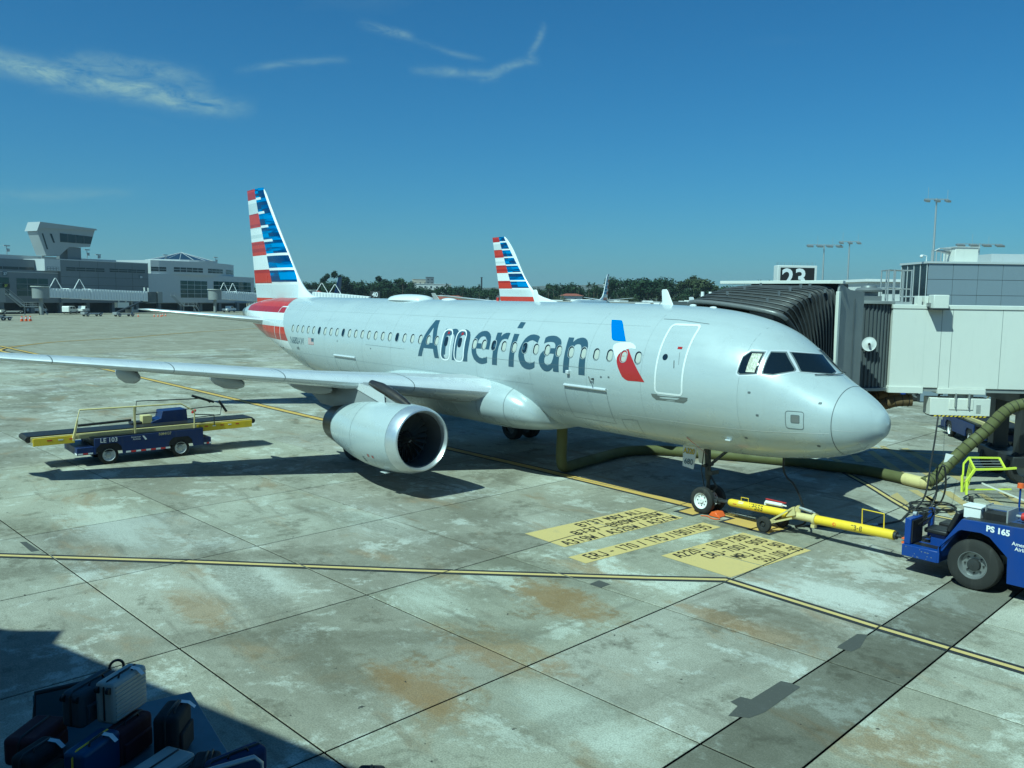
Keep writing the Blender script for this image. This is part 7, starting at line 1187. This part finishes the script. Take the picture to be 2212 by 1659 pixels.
# ---------------- trees
def leafmat(name, c0, c1):
    k = NT(name); oi = k.n('ShaderNodeObjectInfo'); p = k.pos(True); n = k.noise(p, .8, 3, .6); col = k.mix(k.ramp(n, .35, .65), c0, c1); col = k.mix(k.mth('MULTIPLY', oi.outputs['Random'], .55), col, tuple(x*.55 for x in c0)); k.done(col, .75, spec=.2)
leafmat('leaf_dark', (.018, .036, .016), (.045, .075, .030)); leafmat('leaf_olive', (.040, .055, .022), (.085, .10, .045)); leafmat('leaf_palm', (.030, .05, .02), (.06, .085, .035))
def tree_proto(kind, seed):
    R_ = random.Random(seed); T = bpy.data.objects.new('tree', None); COL.objects.link(T); H_ = 1.0   # unit height, scaled when placed
    cr_ = MB(); blobs = []
    if kind == 'broad': blobs = [(R_.uniform(-.30, .30), R_.uniform(-.30, .30), R_.uniform(.38, .86), R_.uniform(.12, .22)) for _ in range(15)]
    elif kind == 'tall': blobs = [(R_.uniform(-.16, .16), R_.uniform(-.16, .16), .30+.66*i/13, R_.uniform(.12, .19)*(1.15-.5*i/13)) for i in range(14)]
    elif kind == 'umbrella': blobs = [(.42*cos(a)*q, .42*sin(a)*q, .72+.14*(1-q)+R_.uniform(-.06, .06), R_.uniform(.11, .17)) for a, q in [(R_.uniform(0, 6.3), R_.uniform(.1, 1)) for _ in range(16)]]+[(R_.uniform(-.2, .2), R_.uniform(-.2, .2), R_.uniform(.3, .5), .1) for _ in range(3)]
    elif kind == 'bush': blobs = [(R_.uniform(-.8, .8), R_.uniform(-.4, .4), R_.uniform(.2, .7), R_.uniform(.22, .36)) for _ in range(12)]
    if kind == 'palm':
        for i in range(34):
            a = R_.uniform(0, 2*pi); el = R_.uniform(-.7, 1.1); P = [Vector((0, 0, .93))]; d = Vector((cos(a)*cos(el), sin(a)*cos(el), sin(el)))
            for j in range(3): P.append(P[-1]+d*.055); d = (d+Vector((0, 0, -.45))).normalized()
            s_ = Vector((-sin(a), cos(a), 0))*.014
            for j in range(3): cr_.add([P[j]-s_, P[j]+s_, P[j+1]+s_*.7, P[j+1]-s_*.7], [(0, 1, 2, 3)])
    for x, y, z, r in blobs:
        for _ in range(120):
            v = Vector((R_.gauss(0, 1), R_.gauss(0, 1), R_.gauss(0, 1))).normalized()*r*R_.uniform(.35, 1.05); c = Vector((x, y, z))+v; u = Vector((R_.gauss(0, 1), R_.gauss(0, 1), R_.gauss(0, .6))).normalized(); w = v.cross(u); w = w.normalized() if w.length > 1e-6 else Vector((1, 0, 0)); s_ = R_.uniform(.022, .048)
            cr_.add([c-u*s_, c+w*s_*.6, c+u*s_, c-w*s_*.6], [(0, 1, 2, 3)])
    cr_.build('crown', {'palm': 'leaf_palm', 'umbrella': 'leaf_olive', 'bush': 'leaf_olive'}.get(kind, 'leaf_dark'), T)
    tk = MB(); hh = .93 if kind == 'palm' else .62; tk.tube([(0, 0, 0), (R_.uniform(-.02, .02), 0, hh*.5), (R_.uniform(-.03, .03), R_.uniform(-.03, .03), hh)], [.03, .022, .012] if kind != 'palm' else [.014, .011, .010], 7)
    if kind not in ('palm', 'bush'):
        for _ in range(7): a = R_.uniform(0, 6.3); z = R_.uniform(.25, .55); tk.tube([(0, 0, z), (.12*cos(a), .12*sin(a), z+.12), (.26*cos(a), .26*sin(a), z+.24)], [.012, .008, .003], 5)
    tk.build('trunk', 'bark', T, smooth=60); return T
PROT = {k_: [tree_proto(k_, 11*i+j) for j in range(n)] for i, (k_, n) in enumerate((('broad', 3), ('tall', 2), ('umbrella', 2), ('palm', 1), ('bush', 2)))}
def horizon(x): return 625.1+x*0.01343
TD = {'broad': 'dark bushy tree', 'tall': 'tall slim dark tree', 'umbrella': 'spreading olive tree with open crown', 'palm': 'thin fan palm', 'bush': 'low dense hedge clump'}
PLACED = []
ORD = ['leftmost', 'second', 'third', 'fourth', 'fifth', 'sixth', 'seventh', 'eighth', 'ninth', 'tenth', 'eleventh', 'twelfth', 'thirteenth', 'fourteenth', 'fifteenth', 'sixteenth', 'seventeenth', 'eighteenth', 'nineteenth', 'twentieth', 'twenty-first', 'twenty-second', 'twenty-third', 'twenty-fourth', 'twenty-fifth', 'twenty-sixth', 'twenty-seventh', 'twenty-eighth', 'twenty-ninth', 'thirtieth']
def put_tree(kind, x, y, d, fat=1.0, where=''):
    i = random.randrange(len(PROT[kind])); h = 6.03+(horizon(x)-y)*d/1824; t = copy_tree(PROT[kind][i]); p = atz(x, d, -.4); t.location = p; t.rotation_euler = (0, 0, random.uniform(0, 6.3)); t.scale = (h*fat, h*fat, h*1.04); t.name = 'palm_tree' if kind == 'palm' else 'hedge' if kind == 'bush' else 'tree'
    PLACED.append((x, t, kind, where)); tag(t, TD[kind], 'hedge' if kind == 'bush' else 'tree', f'{TD[kind]}s {where}')
W1, W2, W3 = 'between the near fin and the second tail', 'between the second and third tails', 'right of the third tail'
for x, y, k_, f_ in ((640, 612, 'broad', 1), (668, 607, 'broad', 1), (692, 609, 'broad', .9), (703, 595, 'tall', .8), (716, 606, 'broad', 1), (731, 590, 'tall', 1.0), (744, 602, 'tall', 1.1), (758, 606, 'broad', 1), (778, 608, 'broad', 1.1), (798, 602, 'broad', 1), (812, 608, 'broad', 1), (826, 600, 'tall', 1.2), (838, 599, 'broad', .9), (852, 606, 'broad', 1), (868, 604, 'tall', 1.3), (880, 606, 'broad', 1), (893, 618, 'broad', 1), (655, 622, 'broad', 1.3), (700, 622, 'broad', 1.4), (748, 622, 'broad', 1.4), (795, 620, 'broad', 1.4), (845, 620, 'broad', 1.4), (912, 618, 'broad', 1), (930, 622, 'broad', 1.1), (950, 621, 'tall', 1), (962, 616, 'broad', 1), (985, 617, 'broad', 1.2), (1005, 622, 'broad', 1), (1020, 617, 'broad', 1.2), (1045, 619, 'broad', 1), (1062, 620, 'broad', 1)):
    put_tree(k_, x, y, random.uniform(400, 470), f_, W1)
for x, y in ((752, 601), (782, 606), (870, 606), (965, 613), (1000, 617), (1035, 615)): put_tree('palm', x, y, 420, 1, W1)
for x, y, k_, f_ in ((1150, 620, 'broad', 1), (1175, 618, 'broad', 1), (1198, 611, 'broad', .9), (1218, 606, 'broad', 1.2), (1242, 616, 'broad', 1), (1265, 621, 'broad', 1), (1290, 617, 'broad', 1), (1303, 612, 'broad', 1)): put_tree(k_, x, y, random.uniform(400, 460), f_, W2)
for x, y in ((1185, 614), (1196, 616), (1240, 616), (1250, 617), (1272, 611), (1283, 612), (1290, 618)): put_tree('palm', x, y, 400, 1, W2)
for x, y, k_, f_ in ((1325, 597, 'broad', .75), (1345, 622, 'broad', 1), (1362, 606, 'broad', 1), (1378, 600, 'broad', 1.1), (1400, 599, 'broad', 1.2), (1422, 605, 'broad', 1), (1437, 598, 'broad', .95), (1452, 612, 'broad', 1), (1472, 617, 'broad', 1), (1488, 620, 'broad', 1), (1503, 597, 'umbrella', 1.1), (1520, 606, 'umbrella', .9), (1538, 614, 'broad', 1), (1555, 618, 'broad', 1.1), (1580, 616, 'broad', 1), (1610, 618, 'broad', 1)): put_tree(k_, x, y, random.uniform(380, 430), f_, W3)
for x, y in ((1640, 607), (1660, 608), (1468, 613), (1340, 619)): put_tree('palm', x, y, 400, 1, W3)
for x, y, d in ((920, 636, 380), (975, 638, 390), (1215, 634, 370), (1265, 636, 370), (1345, 634, 365), (1400, 633, 365), (1450, 634, 365), (1500, 632, 365), (1550, 632, 365), (690, 634, 385), (770, 634, 385), (840, 634, 385)): put_tree('bush', x, y, d, 1.0, 'along the foot of the trees')
for x, y in ((541, 618), (547, 617)): put_tree('palm', x, y, 330, 1, 'above the far terminal roof')
for x, y in ((535, 623), (552, 622)): put_tree('broad', x, y, 360, 1, 'above the far terminal roof')
for kw in {(q[2], q[3]) for q in PLACED}:
    for i_, (x, t, _, _) in enumerate(sorted((q for q in PLACED if (q[2], q[3]) == kw), key=lambda q: q[0])): t['label'] = (f'{ORD[i_]} ' + TD[kw[0]] + (' from the left ' if i_ else ' ') + kw[1])
for L_ in PROT.values():
    for t in L_:
        for c in list(t.children): bpy.data.objects.remove(c)
        bpy.data.objects.remove(t)
# ---------------- houses, towers and parked trailers in the distance
def house(label, x, y0, w, d, h, roof='roof_red', wall='stucco', rh=2.2, name='house', cat='house', rz=None):
    p = atz(x, d, 0); H = thing(name, label, cat, p, (atan2(CR.y, CR.x)+.25) if rz is None else rz); m = MB(); m.span((-w/2, 0, 0), (w/2, w*.6, h)); m.build('wall', wall, H)
    if rh: m = MB(); e = .6; m.add([(-w/2-e, -e, h), (w/2+e, -e, h), (w/2+e, w*.6+e, h), (-w/2-e, w*.6+e, h), (-w/2+w*.22, w*.3, h+rh), (w/2-w*.22, w*.3, h+rh)], [(0, 1, 5, 4), (1, 2, 5), (2, 3, 4, 5), (3, 0, 4), (0, 3, 2, 1)]); m.build('roof', roof, H)
    else: m = MB(); m.span((-w/2-.3, -.3, h), (w/2+.3, w*.6+.3, h+.4)); m.build('roof', wall, H)
    n = max(2, int(w/4))
    for i in range(n):
        for j in range(max(1, int(h/3.4))): m = MB(); x_ = -w/2+w*(i+.5)/n; m.span((x_-.7, -.06, 1.2+j*3.4), (x_+.7, 0, 2.4+j*3.4)); m.build('window', 'dark_glass', H)
    return H
house('red-roofed cream house just over the crown fairing', 975, 640, 13, 330, 4.4, rh=1.6); house('low red-roofed house left of the dark blue tail', 668, 640, 12, 372, 6.2, rh=1.4); house('white-walled house with red roof among palms', 1238, 640, 9, 385, 6.6, wall='pale_wall', rh=1.0); house('pale house half hidden by trees right of the third tail', 1335, 640, 12, 470, 13, wall='pale_wall', rh=0); house('long white low building behind the trees', 925, 640, 34, 620, 14, wall='pale_wall', rh=0, name='warehouse', cat='building')
house('tall pale office block on the skyline', 908, 640, 15, 900, 22.5, wall='stucco', rh=0, name='office_block', cat='building'); house('dark glass office tower beside the pale block', 929, 640, 8, 880, 24.5, wall='panel_grey', rh=0, name='office_tower', cat='building'); house('white apartment house behind the eucalyptus trees', 868, 640, 18, 560, 13, wall='pale_wall', rh=0, name='apartment_house', cat='building')
ch = thing('chimney', 'thin dark stack standing on the skyline', 'chimney', atz(1040, 800)); m = MB(); m.cyl((0, 0, 0), (0, 0, 23), .9, .7, 10); m.build('stack', 'dark_metal', ch); m = MB(); m.cyl((0, 0, 23), (0, 0, 23.6), 1.0, n=10); m.build('rim', 'dark_metal', ch)
rng = random.Random(3); tl = None
for i in range(22):
    x = 1205+i*15+rng.uniform(-4, 4); d = 305+rng.uniform(-12, 16)
    w = rng.uniform(1.6, 2.9); c = thing('parked_trailer', f'{ORD[i]} white trailer' + (' from the left' if i else '') + ' in the long parked row beyond the apron', 'trailer', atz(x, d, .5), atan2(CR.y, CR.x)+rng.uniform(-.5, .5), 'white trailers parked beyond the apron')
    h = rng.uniform(3.6, 4.9); m = MB(); m.span((-w, -1.2, .6), (w, 1.2, h)); m.build('body', rng.choice(('white_paint', 'white_paint', 'cream_paint')), c, bevel=.15); m = MB(); m.span((-w*.6, -1.22, h*.6), (w*.1, -1.2, h*.8)); m.build('window', 'dark_glass', c); m = MB(); [m.cyl((s_*w*.6, -1.1, .4), (s_*w*.6, 1.1, .4), .4, n=10) for s_ in (-1, 1)]; m.build('axle', 'dark_rubber', c)
fwl = thing('boundary_wall', 'long low beige wall in front of the parked trailers', 'wall', atz(1340, 298), atan2(CR.y, CR.x)); m = MB(); m.span((-45, 0, 0), (60, .4, 4.4)); m.build('panel', 'beige_concrete', fwl); m = MB(); m.span((-45, -.1, 4.4), (60, .5, 4.6)); m.build('coping', 'pale_wall', fwl)
def small_sign(label, x, y, d, txt, mat, h):
    s_ = thing('gate_sign', label, 'sign', atz(x, d), atan2(CR.y, CR.x)); z = at(x, y, d).z; m = MB(); m.span((-h*.75, 0, z-h/2), (h*.75, .2, z+h/2)); m.build('plate', mat, s_); t = MB(); t.text(txt, lambda u, v: (u, -.03, z-h*.33+v), h*.95, 0, .03, 0, 'CENTER', .9); t.build('digits', 'white_mark', s_); m = MB(); m.cyl((0, .1, 0), (0, .1, z-h/2), .15, n=8); m.build('post', 'dark_metal', s_)
small_sign('small white gate number 29 in the distance', 1437, 632, 220, '29', 'under_dark', 1.7); small_sign('small dark sign reading 40 over the crown behind the fin', 810, 636, 240, '40', 'under_dark', 1.9)
# pale gate structure between the trailers and the canopy
gs = thing('gate_house', 'white gate structure with twin posts left of the bridge canopy', 'gate structure', atz(1530, 150), atan2(CR.y, CR.x)); m = MB(); m.span((-1.6, 0, 3.4), (4.0, 3, 5.9)); m.build('bridge_end', 'bridge_white', gs, bevel=.05); [fbox((-1.4+i*.7, -.08, 3.6), (-1.05+i*.7, 0, 5.7), 'rib', 'bridge_white', gs) for i in range(7)]; m = MB(); [m.cyl((x, 1, 0), (x, 1, 7.3), .35, .3, 12) for x in (-.8, .6)]; m.build('lift_post', 'white_paint', gs, smooth=50); m = MB(); m.span((-7.5, .5, 3.2), (-3.6, 3, 5.5)); m.build('cab', 'slat_dark', gs)
# ---------------- hills
k = NT('hill_scrub'); p = k.pos(); n1 = k.noise(p, .012, 7, .7); n2 = k.noise(p, .05, 5, .7); c = k.mix(k.ramp(n1, .4, .6), (.045, .055, .035), (.13, .12, .085)); c = k.mix(k.ramp(n2, .62, .70), c, (.34, .32, .28)); k.done(c, .95)
def hills(d, prof, depth, name, label):
    m = MB(); n = 160; V = []; rg = random.Random(int(d))
    xs = [-700+i*(3700/n) for i in range(n+1)]; f_ = pchip(*zip(*prof))
    for i, x in enumerate(xs):
        h = 6.03+(horizon(x)-f_(x)+rg.uniform(-.5, .5))*d/1824
        for j, q in enumerate((0, .25, .55, .8, 1.0, 1.4)): p = atz(x, d+depth*q, 0); V.append((p.x, p.y, -.5+max(1, h)*(sin(min(1, q)*pi/2)**1.3 if q < 1.01 else .55)+rg.uniform(-1, 1)*(.02*d/100 if 0 < q < 1 else 0)))
    m.add(V, [(i*6+j, (i+1)*6+j, (i+1)*6+j+1, i*6+j+1) for i in range(n) for j in range(5)]); o = m.build(name, 'hill_scrub', smooth=70); struct(o); o['label'] = label; o['category'] = 'hill'
hills(2300, [(-700, 622), (500, 625), (900, 622), (1100, 614), (1180, 610), (1260, 607), (1340, 604), (1400, 602), (1460, 605), (1490, 610), (1560, 616), (1700, 620), (1900, 626), (3000, 640)], 700, 'hills', 'low scrubby hills on the far skyline')
# ---------------- clear coastal air: far hills and trees fade a little
hz = MB(); hz.span((-4900, -4900, -1.6), (4900, 4900, 160)); hm = bpy.data.materials.new('air'); hm.use_nodes = True; hm.node_tree.nodes.remove(hm.node_tree.nodes['Principled BSDF'])
pv = hm.node_tree.nodes.new('ShaderNodeVolumePrincipled'); pv.inputs['Color'].default_value = (0.72, 0.84, 0.95, 1); pv.inputs['Density'].default_value = 0.00015; pv.inputs['Anisotropy'].default_value = 0.2
hm.node_tree.links.new(pv.outputs[0], hm.node_tree.nodes['Material Output'].inputs['Volume']); MATS['air'] = hm
struct(hz.build('haze', 'air'), 'stuff'); SC.cycles.volume_bounces = 0
